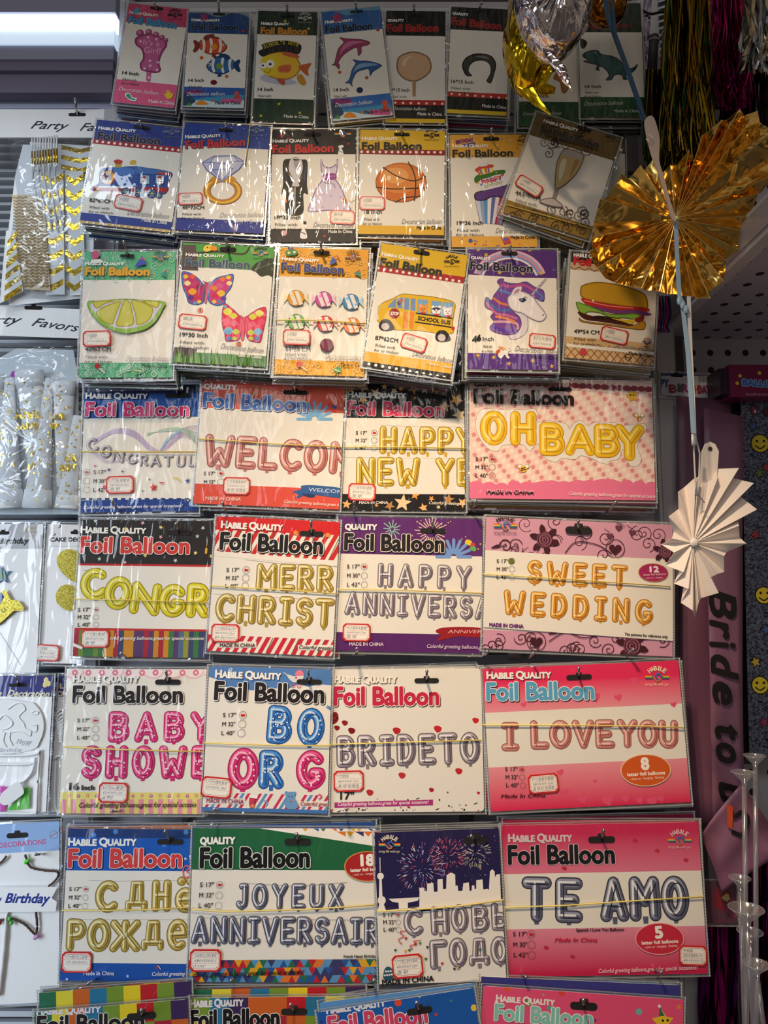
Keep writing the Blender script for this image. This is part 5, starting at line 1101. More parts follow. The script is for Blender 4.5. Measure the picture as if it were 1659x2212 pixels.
k.text('Foil Balloon', 62, 176, 598, 190, 74, (246,190,190), fat=9, n=10); k.text('Foil Balloon', 62, 176, 598, 190, 74, (24,20,24), fat=6); k.text('QUALITY', 62, 86, 216, 88, 20, (60,50,60), fat=2, n=4)
k.sizes(68, 492, 45, 20, r=18, gap=1.2); k.text('MADE IN CHINA', 128, 674, 384, 676, 22, (30,26,30), fat=1, n=4); k.text('MADE IN CHINA', 130, 662, 386, 664, 14, (250,180,206), fat=.5, n=4); greet(k, 576, 678, 1066, 696, 18, (250,226,234)); k.done('printed_lettering'); k.slot(526, 104, 130, 22)
g_ = stack(k, 4, (((150,60,80), (246,214,204), (206,90,130)), ((60,90,150), WH, (90,120,170)), ((80,60,50), WH, (170,130,60))), 'pack hanging behind the pink oh baby pack, lower edge showing', 'packs behind the pink oh baby pack', drop=.003, jx=.008)

# ---------------------------------------------------------------- fifth row
k = pack('black headed pack with yellow letters reading congr over rainbow stripes', (173,1123), (466,1125), (444,1420), (159,1419), .116)
k.crop(0, 1100, 560); k.band(0, .33, (40, 36, 38)); k.band(.325, .34, (196, 40, 44)); k.band(.795, .81, (196, 40, 44)); vstripes(k, .81, 1, [(110,140,60), (60,70,110), (90,60,110), (170,40,60), (206,140,40), (80,110,140), (60,120,70), (150,150,60)], 27); k.done('card'); k.part(.0005)
for ch, x, y, w, h, r in (('C',520,590,170,200,6), ('O',655,630,176,206,-6), ('N',815,662,206,200,-6), ('G',1010,680,160,204,-5), ('R',1192,690,140,214,-2), ('A',1330,690,120,190,0)):
    o = k.L((x, y)); k.glyph(ch, o, (1, 0), (0, 1), h*k.u(), 'yellow', rot=math.radians(r)-k.roll, wk=w/h/GL[ch][0], rk=1.25, tab=False); k.alt(.00036)
k.line([(535,390), (600,398)], 2, (120,120,120)); k.done('printed_letters'); k.part(.0009)
k.title(518, 276, 1208, 284, 94, (214, 60, 56)); k.sizes(498, 655, 48, 24, r=17, gap=1.35)
scatter_stars(k, [(612,75), (915,88), (805,124), (1030,116), (1300,120), (1264,174), (1030,178), (932,296), (1252,280), (1124,328), (638,318), (800,340), (1352,300)], 15, [(190,226,206), (236,180,200), (226,214,120), (250,226,150), (200,230,220)])
k.line([(1330,195), (1322,250)], 4, (200,150,60)); k.poly([(1314,250), (1330,250), (1326,285), (1312,285)], (226,170,60)); greet(k, 705, 834, 1306, 836, 20, (240,236,230), 'orful greeting balloons,great for special occasions'); k.poly([(472,855), (530,880), (528,898), (470,876)], (240,240,240))
k.done('printed_lettering'); k.slot(1146, 150, 164, 32); k.sticker(611, 828, 178, 114, ('17寸第3套装', '180×500/0.12m³', '金.银'), rot=1); k.elastic([(482,575), (800,580), (1345,598)])
stack(k, 2, (((40,36,38), WH, (60,60,70)), ((50,44,46), WH, (90,80,60))), 'pack hanging behind the rainbow striped congratulations pack', 'packs behind the rainbow striped pack')

k = pack('red and white striped pack with gold letters reading merr christ', (470,1113), (732,1130), (720,1416), (446,1408), .126)
k.crop(440, 1100, 620); k.band(0, .30, WH); stripes(k, .08, .29, [(206,40,44)], 14, .5); [k.line([(150+i*190,250+i*16), (235+i*190,100+i*8)], 4, (60,90,60)) for i in range(4)]; k.band(0, .10, (214, 36, 42)); stripes(k, .88, 1, [(206,40,60)], 15, .5); [k.line([(360+i*150,828+i*3), (400+i*150,745+i*6)], 4, (70,90,70)) for i in range(3)]
k.poly([(60,240), (780,300), (780,330), (60,270)], WH); k.rect(85, 765, 305, 800, WH); k.rect(545, 785, 790, 815, WH); k.done('card'); k.part(.0005)
k.line([(240,292), (420,312), (770,332)], 2, (140,140,140)); k.line([(60,490), (770,530)], 2, (160,160,160))
k.word('MERR', 300, 470, 752, 482, 160, 'gold2', gap=.08, rk=1.0); k.word('CHRIST', 64, 655, 748, 690, 172, 'gold2', gap=.08, rk=1.0); k.done('printed_letters'); k.part(.0009)
k.title(96, 230, 684, 258, 92, (26, 24, 28), capshade=(150,20,30)); k.sizes(132, 362, 46, 22, r=21, gap=1.4, dx=-3); std_foot(k, 94, 796, 298, 796, 20, (70,30,40), 'MADE IN CHINA'); greet(k, 552, 806, 1200, 830, 20, (60,50,50))
for x, y in ((532,136), (718,150)): k.star(x, y, 18, (240,150,60), k=.6)
k.done('printed_lettering'); k.slot(624, 142, 140, 30); k.sticker(126, 716, 162, 104, ('17寸老版圣诞(2包)', '840×500/0.12m³', 'BA 820×500'), rot=1); k.elastic([(48,442), (400,462), (772,488)])
stack(k, 3, (((190,40,44), WH, (200,60,66)), ((206,60,60), WH, (206,150,150))), 'pack hanging behind the striped christmas pack, lower edge showing', 'packs behind the striped christmas pack', drop=.0006, jx=.01)

k = pack('purple pack with silver letters reading happy annivers and fireworks', (734,1116), (1040,1122), (1042,1412), (722,1405), .121)
k.crop(440, 1100, 620); k.band(0, .28, (96, 40, 116)); k.band(.865, 1, (92, 36, 110)); k.done('card'); k.part(.0003)
burst(k, 1090, 115, 12, 58, 12, (150,206,190), 5); burst(k, 1315, 130, 36, 95, 24, (236,206,190), 5); fan(k, 1445, 275, 98, (120,160,226), 18)
for x, y, c, r in ((1530,195,(236,206,60),20), (1556,206,(206,60,80),14), (1556,230,(110,180,90),18)): k.blob([(x-r,y), (x-r*.4,y-r), (x+r,y-r*.4), (x+r*.6,y+r*.8)], c)
q = random.Random(21)
for i in range(18): k.disc(q.uniform(1150,1600), q.uniform(65,250), q.uniform(2,5), (236,206,120), n=8)
k.blob([(1340,705), (1380,685), (1500,680), (1610,690), (1610,740), (1480,735), (1420,745), (1345,760), (1370,730)], (160,30,40)); k.text('ANNIVERSARY', 1410, 716, 1720, 716, 18, (240,190,190), shear=.2); k.done('printed_fireworks'); k.part(.0005)
k.word('HAPPY', 1005, 452, 1548, 470, 145, 'silver', gap=.24, rk=.95); k.word('ANNIVERSA', 815, 612, 1655, 643, 140, 'silver', gap=.14, rk=.95); k.done('printed_letters'); k.part(.0009)
k.title(816, 234, 1386, 246, 88, (30, 26, 32), edge=(240,230,220), habile=False); k.sizes(828, 342, 52, 22, ('S 17"', 'M 30"', 'L 42"'), r=19, gap=1.22); std_foot(k, 842, 788, 1040, 790, 19, (236,210,226), 'MADE IN CHINA'); greet(k, 1290, 800, 1900, 815, 20, (226,200,226)); k.done('printed_lettering'); k.slot(1324, 125, 150, 28)
k.sticker(884, 712, 160, 102, ('17寸周年庆套餐', '600×500/0.12m³', '金.银'), rot=0); k.elastic([(778,463), (1100,466), (1612,486)])
stack(k, 3, (((80,34,100), WH, (90,36,110)), ((60,26,80), WH, (200,60,66))), 'pack hanging behind the purple anniversary pack', 'packs behind the purple anniversary pack', drop=.0003)

k = pack('lilac floral pack with orange gold letters reading sweet wedding', (1049,1111), (1446,1140), (1459,1420), (1044,1399), .124)
k.crop(1020, 1100, 639); k.band(0, .265, (216, 160, 186)); k.band(.86, 1, (214, 156, 184)); DK = (70, 26, 40)
def rose(k, x, y, r):
    for i in range(6): a = i*1.05+.3; k.blob([(x+r*.6*math.cos(a), y+r*.6*math.sin(a)), (x+r*1.3*math.cos(a-.3), y+r*1.3*math.sin(a-.3)), (x+r*1.9*math.cos(a), y+r*1.9*math.sin(a)), (x+r*1.3*math.cos(a+.3), y+r*1.3*math.sin(a+.3))], DK)
    k.disc(x, y, r, DK)
    for i in range(5): k.ring(x+(i % 2)*4-2, y+2, r*(.9-i*.17), 2.2, (190,120,150), n=18)
curls(k, 290, 60, 1090, 270, 16, DK, 46, 31, 4); curls(k, 70, 720, 1120, 800, 16, DK, 40, 32, 4); curls(k, 90, 170, 260, 230, 4, DK, 40, 33, 4)
rose(k, 405, 170, 46); rose(k, 1080, 235, 38); rose(k, 895, 765, 50)
for x, y, r in ((800,225,36), (358,745,36)): k.ring(x, y-4, r*1.5, 4, DK); k.heart(x, y, r, DK)
for x, y in ((820,105), (895,130), (770,150)): k.heart(x, y, 20, (110,60,80)); k.line([(x,y-20), (x-30,y-40)], 3, DK)
for x, y in ((150,208), (470,690), (1000,720)): k.blob([(x-46,y+10), (x-10,y-10), (x+10,y), (x-10,y+8)], DK)
k.line([(520,245), (580,185), (700,200), (780,250)], 5, DK, smooth=True); k.line([(430,740), (520,690), (620,720), (720,700)], 5, DK, smooth=True)
k.poly([(60,228), (1120,300), (1140,740), (55,660)], WH); k.done('card'); k.part(.0005)
k.word('SWEET', 306, 420, 868, 452, 138, 'orange', gap=.22, rk=1.05); k.word('WEDDING', 172, 592, 1006, 650, 142, 'orange', gap=.24, rk=1.05); k.done('printed_letters'); k.part(.0009)
k.logo(184, 95, 128, col=(50,30,30)); k.sizes(136, 300, 45, 19, ('S 17"', 'M 30"', 'L 42"'), first=False, r=17, gap=1.2); k.disc(217, 291, 17, (110,120,50)); k.disc(1012, 356, 84, (200,120,80), ry=52, n=30); k.disc(1012, 356, 80, (170,40,100), ry=48, n=30); k.text('12', 994, 352, 1042, 352, 30, (246,230,236), fat=3, n=4); k.text('letter foil balloons', 958, 374, 1082, 368, 12, (246,220,230)); k.text('- stick on - hanging -', 965, 390, 1070, 386, 8, (246,220,230))
k.text('MADE IN CHINA', 95, 656, 285, 666, 19, (110,40,120), fat=1.4, n=4); k.text('The pictures for reference only', 852, 706, 1092, 722, 14, (50,40,44), fat=.6, n=4); k.done('printed_lettering'); k.slot(594, 120, 150, 42); k.elastic([(62,364), (500,390), (1102,434)])
stack(k, 3, (((190,140,164), WH, (190,130,160)), ((200,40,90), WH, (206,50,100))), 'pack hanging behind the lilac sweet wedding pack', 'packs behind the lilac wedding pack', drop=.0004)
# ---------------------------------------------------------------- sixth row
k = pack('white pack with pink dotted letters reading baby showe', (143,1446), (452,1445), (430,1757), (130,1758), .116)
k.crop(0, 1420, 560); k.band(.855, 1, (236, 224, 130))
for i in range(15): x = 388+i*62; k.rect(x+4, 908, x+36, 1002, (236, 150, 170))
for i in range(16): k.disc(445+i*58, 885+(i % 2)*2, 12, [(226,150,110),(206,90,150)][i % 2], n=6); k.disc(445+i*58, 885, 4, (250,240,200))
for i in range(8): k.disc(470+i*128, 92, 64, (250,206,212), ry=44); 
for i in range(8): k.disc(470+i*128, 82, 60, (252,240,240), ry=44)
for i in range(11): k.disc(480+i*86, 98, 20, (236,130,150), n=10); k.disc(480+i*86, 98, 7, (252,236,230))
k.done('card'); k.part(.0005)
k.word('BABY', 690, 544, 1360, 544, 194, 'pink', gap=.2, rk=1.1, marks=True); k.word('SHOWE', 520, 778, 1345, 778, 208, 'pink', gap=.2, rk=1.1, marks=True); k.done('printed_letters'); k.part(.0009)
k.title(470, 286, 1166, 288, 96, (36, 30, 32), edge=(252,250,246), shade=(30,26,28), cap=(250,248,244), capshade=(60,54,56)); k.sizes(496, 415, 55, 23, r=22, gap=1.35)
k.text('16', 446, 848, 504, 848, 44, INK, fat=2, n=4); k.text('Inch', 524, 848, 604, 848, 30, INK, fat=2, n=4); greet(k, 508, 960, 1256, 956, 30, (50,44,40), 'Colorful greeting balloons,great for special occasio'); k.done('printed_lettering'); k.slot(1076, 158, 166, 34)
k.sticker(728, 864, 186, 124, ('16寸bbs套装', '620×500/0.12m³', '6包'), rot=-1); k.elastic([(415,570), (800,588), (1300,602)])
stack(k, 2, (((236,206,212), WH, (226,190,150)), ((226,190,196), WH, (206,190,120))), 'pack hanging behind the pink baby shower pack', 'packs behind the baby shower pack')

k = pack('blue headed pack with blue and pink letters reading bo or g', (455,1439), (716,1447), (708,1756), (434,1753), .124)
k.crop(420, 1420, 640); k.poly([(70,30), (800,60), (800,160), (690,150), (640,165), (580,150), (520,180), (420,170), (380,185), (310,185), (270,160), (190,175), (120,120), (80,110)], (84, 132, 196)); stripes(k, .875, 1, [(206,50,96), (100,150,206), (206,50,96), None], 22, .6); k.band(.975, 1, (70, 120, 190))
k.rect(62, 790, 285, 822, WH); k.rect(585, 806, 790, 836, WH); k.done('card'); k.part(.0005)
k.word('BO', 402, 478, 716, 500, 206, ['blue', 'blue'], gap=.2, rk=1.15, marks=True); k.word('ORG', 188, 720, 350, 735, 214, ['pink'], gap=.1) if False else None
for ch, x, y, w, h, pl in (('O',188,738,164,222,'pink'), ('R',362,734,134,206,'blue'), ('G',572,738,150,210,'pink')):
    wd = (x, y, x+w, y+2); k.word(ch, *wd, h, pl, rk=1.2, marks=True)
k.word('Y', 728, 330, 830, 330, 60, 'blue', marks=True); k.done('printed_letters'); k.part(.0009)
k.title(114, 234, 722, 254, 92, (34, 30, 36), edge=(250,248,246), shade=(34,30,34), capshade=(40,60,110)); k.sizes(160, 334, 50, 22, r=22, gap=1.35, dx=-4); std_foot(k, 68, 812, 276, 818, 22, (150,60,110), 'MADE IN CHINA'); greet(k, 594, 828, 1200, 840, 20, (170,50,70))
k.blob([(520,95), (560,105), (610,100), (600,130), (560,140), (530,120)], (226,226,230)); k.blob([(565,100), (575,75), (600,72), (612,100)], (236,130,150)); k.line([(525,105), (510,90), (500,85)], 4, (240,240,240), smooth=True)
for x in (552, 585): k.ring(x, 158, 12, 4, (226,120,140))
k.heart(570, 115, 7, (220,60,80)); k.line([(200,85), (208,75), (212,62)], 5, (230,236,246)); k.ring(205, 68, 9, 3, (230,236,246))
k.poly([(310,775), (345,785), (335,810), (340,838), (310,836), (306,815)], (200,60,90)); k.poly([(306,768), (356,776), (352,790), (310,784)], (250,246,246)); k.disc(325, 830, 10, (226,150,60))
k.disc(538, 778, 26, (110,160,210)); k.disc(515, 758, 10, (110,160,210)); k.disc(560, 760, 10, (110,160,210)); k.blob([(515,795), (565,795), (580,838), (545,846), (510,836)], (110,160,210)); k.poly([(535,800), (552,806), (552,796), (535,808)], (230,150,110)); k.disc(530, 776, 3, BLK); k.disc(547, 778, 3, BLK)
k.line([(400,830), (408,812), (390,800)], 7, (140,180,220), smooth=True); k.line([(700,792), (712,776), (698,766)], 7, (214,90,120), smooth=True)
k.done('printed_lettering'); k.slot(643, 137, 142, 28); k.sticker(124, 727, 168, 112, ('17寸TM便利套装', '620×500/0.18m³', ' '), rot=-4); k.elastic([(58,477), (300,484), (455,490), (762,492)])
stack(k, 3, (((90,130,190), WH, (130,150,190)), ((80,120,180), WH, (120,140,180))), 'pack hanging behind the blue headed boy or girl pack', 'packs behind the boy or girl pack', jx=.006)

k = pack('cream pack with silver letters reading bride to and red rose petals', (715,1444), (1036,1446), (1049,1752), (713,1756), .119)
k.crop(420, 1420, 640); k.done('card'); k.part(.0003)
k.disc(782, 342, 26, (110,14,24)); k.blob([(765,320), (790,305), (806,325), (800,360), (775,375), (765,360)], (140,20,34)); k.ring(784, 340, 15, 4, (80,8,18)); k.ring(784, 340, 8, 3, (176,30,44))
for x, y, r, c in ((842,368,17,(150,24,34)), (798,396,16,(140,24,34)), (880,412,20,(130,20,30)), (1132,412,22,(190,34,44)), (1362,402,22,(206,40,50)), (1574,354,18,(206,40,50)), (1162,662,20,(196,50,60)), (1480,638,20,(200,40,50)), (982,758,20,(190,50,56)), (1327,743,14,(180,30,40)), (1590,760,9,(200,40,50))): k.blob([(x-r,y-r*.4), (x-r*.2,y-r*.9), (x+r,y-r*.4), (x+r*.7,y+r*.6), (x-r*.3,y+r*.8)], c)
q = random.Random(12)
for i in range(22):
    x, y = q.uniform(770,1610), q.uniform(835,868); k.disc(x, y, q.uniform(3,6), q.choice([(30,28,30), (190,40,50), (180,176,176)]), n=8)
for x, y in ((1025,793), (1120,798), (1195,798), (1372,798), (1418,756), (1485,826), (1520,828), (1425,832)): k.disc(x, y, 5, q.choice([(30,28,30), (190,40,50), (180,176,176)]), n=8)
for x, y in ((950,855), (1250,790), (1360,850), (1575,818), (810,862)): k.line([(x-8,y+3), (x+8,y-3)], 5, (70,66,68))
k.poly([(784,812), (1336,796), (1336,828), (784,842)], (180, 50, 130)); greet(k, 804, 832, 1312, 818, 18, (246,230,240)); k.done('printed_petals'); k.part(.0005)
k.word('BRIDETO', 800, 620, 1600, 598, 178, 'silver', gap=.13, rk=1.0); k.done('printed_letters'); k.part(.0009)
k.title(784, 266, 1366, 264, 92, (206, 40, 76), edge=(252,248,242), shade=(60,20,34), cap=(252,246,236), capshade=(60,44,40)); k.text('17"', 818, 795, 892, 795, 40, INK, fat=2, n=4); k.done('printed_lettering'); k.slot(1300, 130, 138, 28)
k.sticker(864, 692, 168, 114, ('17寸准新娘', '420×500/0.12m³', '金.银.玫瑰金'), rot=1); k.elastic([(760,486), (1200,472), (1602,462)])
stack(k, 3, (((240,232,220), WH, (226,214,206)), ((226,214,206), WH, (206,190,190))), 'pack hanging behind the cream rose petal pack', 'packs behind the rose petal pack', jx=.006)

k = pack('hot pink pack with rose gold letters reading i love you', (1040,1437), (1451,1437), (1507,1737), (1062,1747), .130)
k.crop(1020, 1420, 639); m1, t1, b1 = newmat('pink_fade')
def fade(name, c0, c1, lo, hi):
    """printed top-to-bottom colour fade of a card"""
    m, t, b = newmat(name); tcn = t.nodes.new('ShaderNodeTexCoord'); sx = t.nodes.new('ShaderNodeSeparateXYZ'); mr = t.nodes.new('ShaderNodeMapRange'); mx = t.nodes.new('ShaderNodeMix'); mx.data_type = 'RGBA'
    mr.inputs[1].default_value = lo; mr.inputs[2].default_value = hi
    t.links.new(tcn.outputs['Object'], sx.inputs[0]); t.links.new(sx.outputs[2], mr.inputs[0]); t.links.new(mr.outputs[0], mx.inputs[0])
    mx.inputs[6].default_value = lin(c0); mx.inputs[7].default_value = lin(c1); t.links.new(mx.outputs[2], b.inputs['Base Color'])
    b.inputs['Roughness'].default_value = .5; b.inputs['Coat Weight'].default_value = .75; b.inputs['Coat Roughness'].default_value = .09
    g = t.nodes.new('ShaderNodeGroup'); g.node_tree = FILM; t.links.new(g.outputs[0], b.inputs['Coat Normal'])
    return m
bpy.data.materials.remove(m1)
H_ = k.h; k.band(0, .31, None, fade('pink_header_fade', (240, 150, 165), (236, 40, 96), H_*.19, H_*.40)); k.band(.695, 1, None, fade('pink_foot_fade', (226, 30, 86), (240, 150, 165), -H_*.5, -H_*.195))
for x, y, r in ((290,265,18), (692,225,30), (820,225,24), (905,130,20), (1130,265,18), (690,695,12), (495,645,20), (520,760,26), (620,790,30), (760,800,34), (860,790,24), (1010,805,30), (1060,790,20), (940,800,22)): k.heart(x, y, r, (232, 84, 124), rot=12)
k.done('card'); k.part(.0005)
for wd, x0, x1, y0, y1 in (('I',160,270,526,526), ('LOVE',328,802,516,510), ('YOU',815,1156,508,514)): k.word(wd, x0, y0, x1, y1, 158, 'rose', gap=.02, rk=1.1, tab=False)
k.done('printed_letters'); k.part(.0009)
k.title(84, 240, 682, 232, 90, (96, 170, 214), edge=(240,250,252), shade=(60,20,40), capshade=(60,40,40)); k.logo(1036, 112, 132, col=(250,226,200)); k.sizes(184, 636, 45, 21, r=16, gap=1.2, dx=3); k.text('Made In China', 160, 788, 408, 782, 19, (80,20,40), shear=.25, fat=.6, n=4); oval(k, 972, 632, 138, 84, (216, 92, 30), '8'); k.done('printed_lettering'); k.slot(598, 110, 144, 28)
k.sticker(398, 706, 168, 104, ('17寸我爱你套餐', '380×500/0.12m³', '金.银.红.玫瑰金'), rot=2); k.elastic([(62,376), (600,378), (1000,384), (1178,392)])
stack(k, 4, (((206,30,80), WH, (206,40,90)), ((214,40,90), WH, (180,40,90)), ((190,30,80), WH, (150,30,70))), 'pack hanging behind the hot pink love pack, pink edges showing', 'packs behind the hot pink love pack', drop=.001, jx=.007)

# ---------------------------------------------------------------- seventh row
k = pack('blue headed pack with gold cyrillic letters and blue foot', (150,1791), (420,1790), (402,2119), (127,2120), .117)
k.crop(0, 1760, 560); k.band(0, .28, (24, 92, 190)); k.band(0, .06, (30, 60, 120)); k.band(.885, 1, (24, 84, 176))
for x, y in ((1050,190), (1190,110), (600,130), (740,108)): k.disc(x, y, 16, (70,140,220))
k.done('card'); k.part(.0005)
k.line([(565,420), (700,425), (1240,420)], 2, (150,150,150)); k.line([(440,660), (560,672), (1230,672)], 2, (150,150,150))
for ch, x, y, w, h in (('С',606,628,146,198), ('Д',798,626,146,200), ('Н',974,622,114,196), ('ё',1118,624,130,206)): k.word(ch, x, y, x+w, y-1, h, 'gold2', rk=1.1 if ch != 'Д' else .8, tab=False)
for ch, x, y, w, h in (('Р',422,874,126,196), ('О',554,878,150,202), ('Ж',702,880,192,196), ('Д',900,876,148,196), ('е',1062,874,140,198)): k.word(ch, x, y, x+w, y-1, h, 'gold2', rk=1.1 if ch != 'Д' else .8, tab=False)
k.done('printed_letters'); k.part(.0009)
k.title(440, 334, 1160, 332, 104, (214, 66, 70), edge=(246,236,230), shade=(20,40,90)); k.sizes(444, 486, 54, 23, r=18, gap=1.25, dx=-3); std_foot(k, 536, 1024, 732, 1024, 22, (226,230,240)); greet(k, 974, 1028, 1640, 1024, 22, (226,230,240))
k.line([(1178,400), (1172,350), (1190,325), (1215,335), (1195,360), (1222,380), (1195,400), (1172,388)], 8, (226,110,130), smooth=True); k.line([(1212,286), (1240,270)], 6, (226,130,150)); scatter_stars(k, [(1188,280), (430,1050), (818,1030)], 12, [(200,220,246)]); k.poly([(1002,962), (1012,962), (1012,985), (1002,985)], (206,50,60)); k.line([(1014,965), (1028,985)], 5, (240,240,240))
k.done('printed_lettering'); k.slot(1090, 172, 168, 34); k.sticker(494, 940, 192, 126, ('17寸俄文生日套餐', '170? 380×500/0.1', ' '), rot=0); k.elastic([(404,606), (700,606), (950,602), (1232,586)])
stack(k, 2, (((200,100,40), WH, (40,60,110)), ((30,70,150), WH, (30,66,140))), 'pack hanging behind the blue cyrillic letter pack', 'packs behind the blue cyrillic pack', dz=.004)

k = pack('green headed pack with steel letters reading joyeux anniversair', (422,1790), (818,1789), (816,2119), (402,2124), .124)
k.crop(400, 1760, 700); k.band(0, .275, (32, 104, 66)); k.poly([(385,70), (1000,165), (1000,60)], (250,246,240)); q = random.Random(15)
TRI = [(40,90,160), (226,170,40), (190,40,50), (90,150,200), (40,110,80), (226,120,50), (60,60,110)]
for j in range(4):
    for i in range(12):
        x = 500+i*46; y = 60+j*26
        if y+26 < 70+(x-440)*.14: k.poly([(x, y), (x+46, y), (x+23*(1+(i+j) % 2), y+26)], q.choice(TRI))
for j in range(3):
    for i in range(-1, 26):
        x = i*42; y = 745+j*40-i*.3; c = q.choice(TRI)
        k.poly([(x, y), (x+42, y), (x+21, y+40)], c); k.poly([(x+21, y+40), (x+42, y), (x+63, y+40)], q.choice(TRI))
k.done('card'); k.part(.0005)
k.line([(300,350), (560,365), (830,345)], 2, (130,130,140)); k.line([(60,525), (980,540)], 2, (150,150,150))
k.word('JOYEUX', 258, 485, 812, 488, 132, 'steel', gap=.20, rk=.95); k.word('ANNIVERSAIR', 30, 662, 1000, 668, 140, 'steel', gap=.06, rk=.95); k.done('printed_letters'); k.part(.0009)
k.title(80, 268, 634, 264, 90, (20, 20, 24), edge=(226,230,226), edge_w=4, shade=None, habile=False); k.sizes(76, 368, 53, 22, r=18, gap=1.25, dx=-3); oval(k, 935, 262, 118, 72, (176, 40, 44), '18', (214,160,80)); k.text('French Happy Birthday', 812, 730, 976, 728, 14, INK, fat=.6, n=4); greet(k, 40, 828, 610, 812, 22, (30,26,26), 'colorful greeting balloons, great for special occasions!'); k.text('MADE', 940, 815, 980, 815, 11, INK); k.done('printed_lettering'); k.slot(576, 137, 136, 32)
k.sticker(106, 742, 158, 108, ('法语版生日快乐套装', '680×500/0.1', '0.11m³'), rot=0); k.elastic([(34,478), (200,490), (600,480), (760,470), (985,454)])
stack(k, 3, (((40,80,150), WH, (60,90,140)), ((26,80,54), WH, (90,60,60))), 'pack hanging behind the green joyeux pack, dark edge showing', 'packs behind the green joyeux pack', dz=.003)

k = pack('night skyline and fireworks pack with dark cyrillic letters', (811,1801), (1077,1786), (1094,2126), (818,2133), .131)
k.crop(400, 1760, 700); k.poly([(965,90), (1610,55), (1640,430), (985,492)], (38, 32, 80)); k.poly([(985,868), (1650,850), (1650,870), (985,890)], (60,60,70)); q = random.Random(31)
for i in range(30): k.disc(q.uniform(985,1590), q.uniform(100,420), q.uniform(1.2,3), (200,200,226), n=6)
for x, y, r, cs in ((1210,268,118,[(206,190,230),(190,90,130),(120,130,220),(240,230,246)]), (1345,210,90,[(206,90,120),(226,150,170),(180,60,100)]), (1485,190,80,[(226,216,170),(190,190,200),(160,170,150)])):
    zk = k.g.z
    for i in range(110):
        k.g.z = zk+(i % 8)*0.000005
        a = q.uniform(0, 6.283); rr = r*math.sqrt(q.random()); l = r*q.uniform(.08,.2); k.line([(x+rr*math.cos(a), y+rr*math.sin(a)), (x+(rr+l)*math.cos(a), y+(rr+l)*math.sin(a))], 2.6, q.choice(cs))
SK = [(1198,495), (1200,375), (1222,372), (1224,390), (1238,390), (1238,352), (1270,348), (1274,395), (1292,393), (1292,330), (1318,328), (1320,380), (1336,378), (1338,310), (1360,295), (1382,305), (1384,365), (1394,360), (1398,390), (1420,388), (1424,350), (1452,346), (1456,390), (1466,388), (1468,362), (1480,360), (1482,380), (1490,378), (1490,335), (1522,330), (1526,382), (1548,378), (1555,385), (1560,290), (1572,278), (1584,290), (1586,320), (1594,305), (1612,303), (1616,430), (1640,430), (1640,460), (985,500)]
k.poly(SK, (246,240,232)); k.line([(997,220), (998,290)], 4, (246,240,232)); k.disc(1000, 314, 17, (246,240,232)); k.poly([(994,330), (1006,330), (1010,425), (992,425)], (246,240,232)); k.disc(1006, 438, 21, (246,240,232)); k.poly([(994,455), (1016,455), (1030,495), (984,495)], (246,240,232)); k.poly([(1042,430), (1200,422), (1190,440), (1140,450), (1140,480), (1095,482), (1092,450), (1060,445)], (246,240,232))
k.done('card'); k.part(.0005); k.elastic
for ch, x, y, w, h in (('С',1122,624,98,138), ('Н',1262,616,92,138), ('О',1368,606,82,138), ('В',1470,602,88,136), ('Ы',1572,594,130,136)): k.word(ch, x, y, x+w, y-4, h, 'silver', rk=1.1)
for ch, x, y, w, h in (('Г',1256,792,88,142), ('О',1358,784,86,144), ('Д',1454,778,108,142), ('О',1572,772,86,140)): k.word(ch, x, y, x+w, y-4, h, 'silver', rk=1.1 if ch != 'Д' else .85)
k.done('printed_letters'); k.part(.0009); k.logo(1046, 155, 108, col=(236,226,206)); k.sizes(1012, 520, 38, 19, r=13, gap=1.1, dx=2); k.text('MADE IN CHINA', 1010, 868, 1272, 848, 24, (24,22,26), fat=1.6, n=4)
k.blob([(1015,835), (1020,790), (1040,775), (1064,795), (1062,835), (1040,845)], (40,90,110)); k.dots((1022,820), (1058,815), 4, 5, (240,240,240)); k.dots((1028,800), (1052,798), 3, 5, (240,240,240))
for pts in ([(1130,590), (1100,600), (1120,620), (1092,635), (1108,660)], [(1205,640), (1170,645), (1185,660), (1150,668), (1165,685)]): k.line(pts, 4, (206,70,80), smooth=True)
for x, y, c in ((1130,630,(190,40,50)), (1178,660,(190,40,50)), (1202,655,(80,150,80)), (1148,690,(60,110,60)), (1128,694,(226,190,70)), (1240,675,(60,80,60)), (1076,690,(60,110,100)), (1232,735,(60,110,60)), (1315,758,(190,40,60)), (1378,785,(30,60,120)), (1394,782,(226,190,70)), (1510,688,(60,110,80))): k.poly([(x-6,y-6), (x+6,y-5), (x+6,y+6), (x-6,y+5)], c)
k.done('printed_lettering'); k.slot(1485, 128, 130, 36); k.sticker(1138, 772, 156, 112, ('17寸俄文新年套装', '490×500/0.12m³', '金.银'), rot=3); k.elastic([(985,490), (1250,474), (1400,462), (1628,432)])
stack(k, 2, (((30,26,60), WH, (50,40,40)), ((40,36,60), WH, (70,50,40))), 'pack hanging behind the night skyline pack', 'packs behind the night skyline pack')

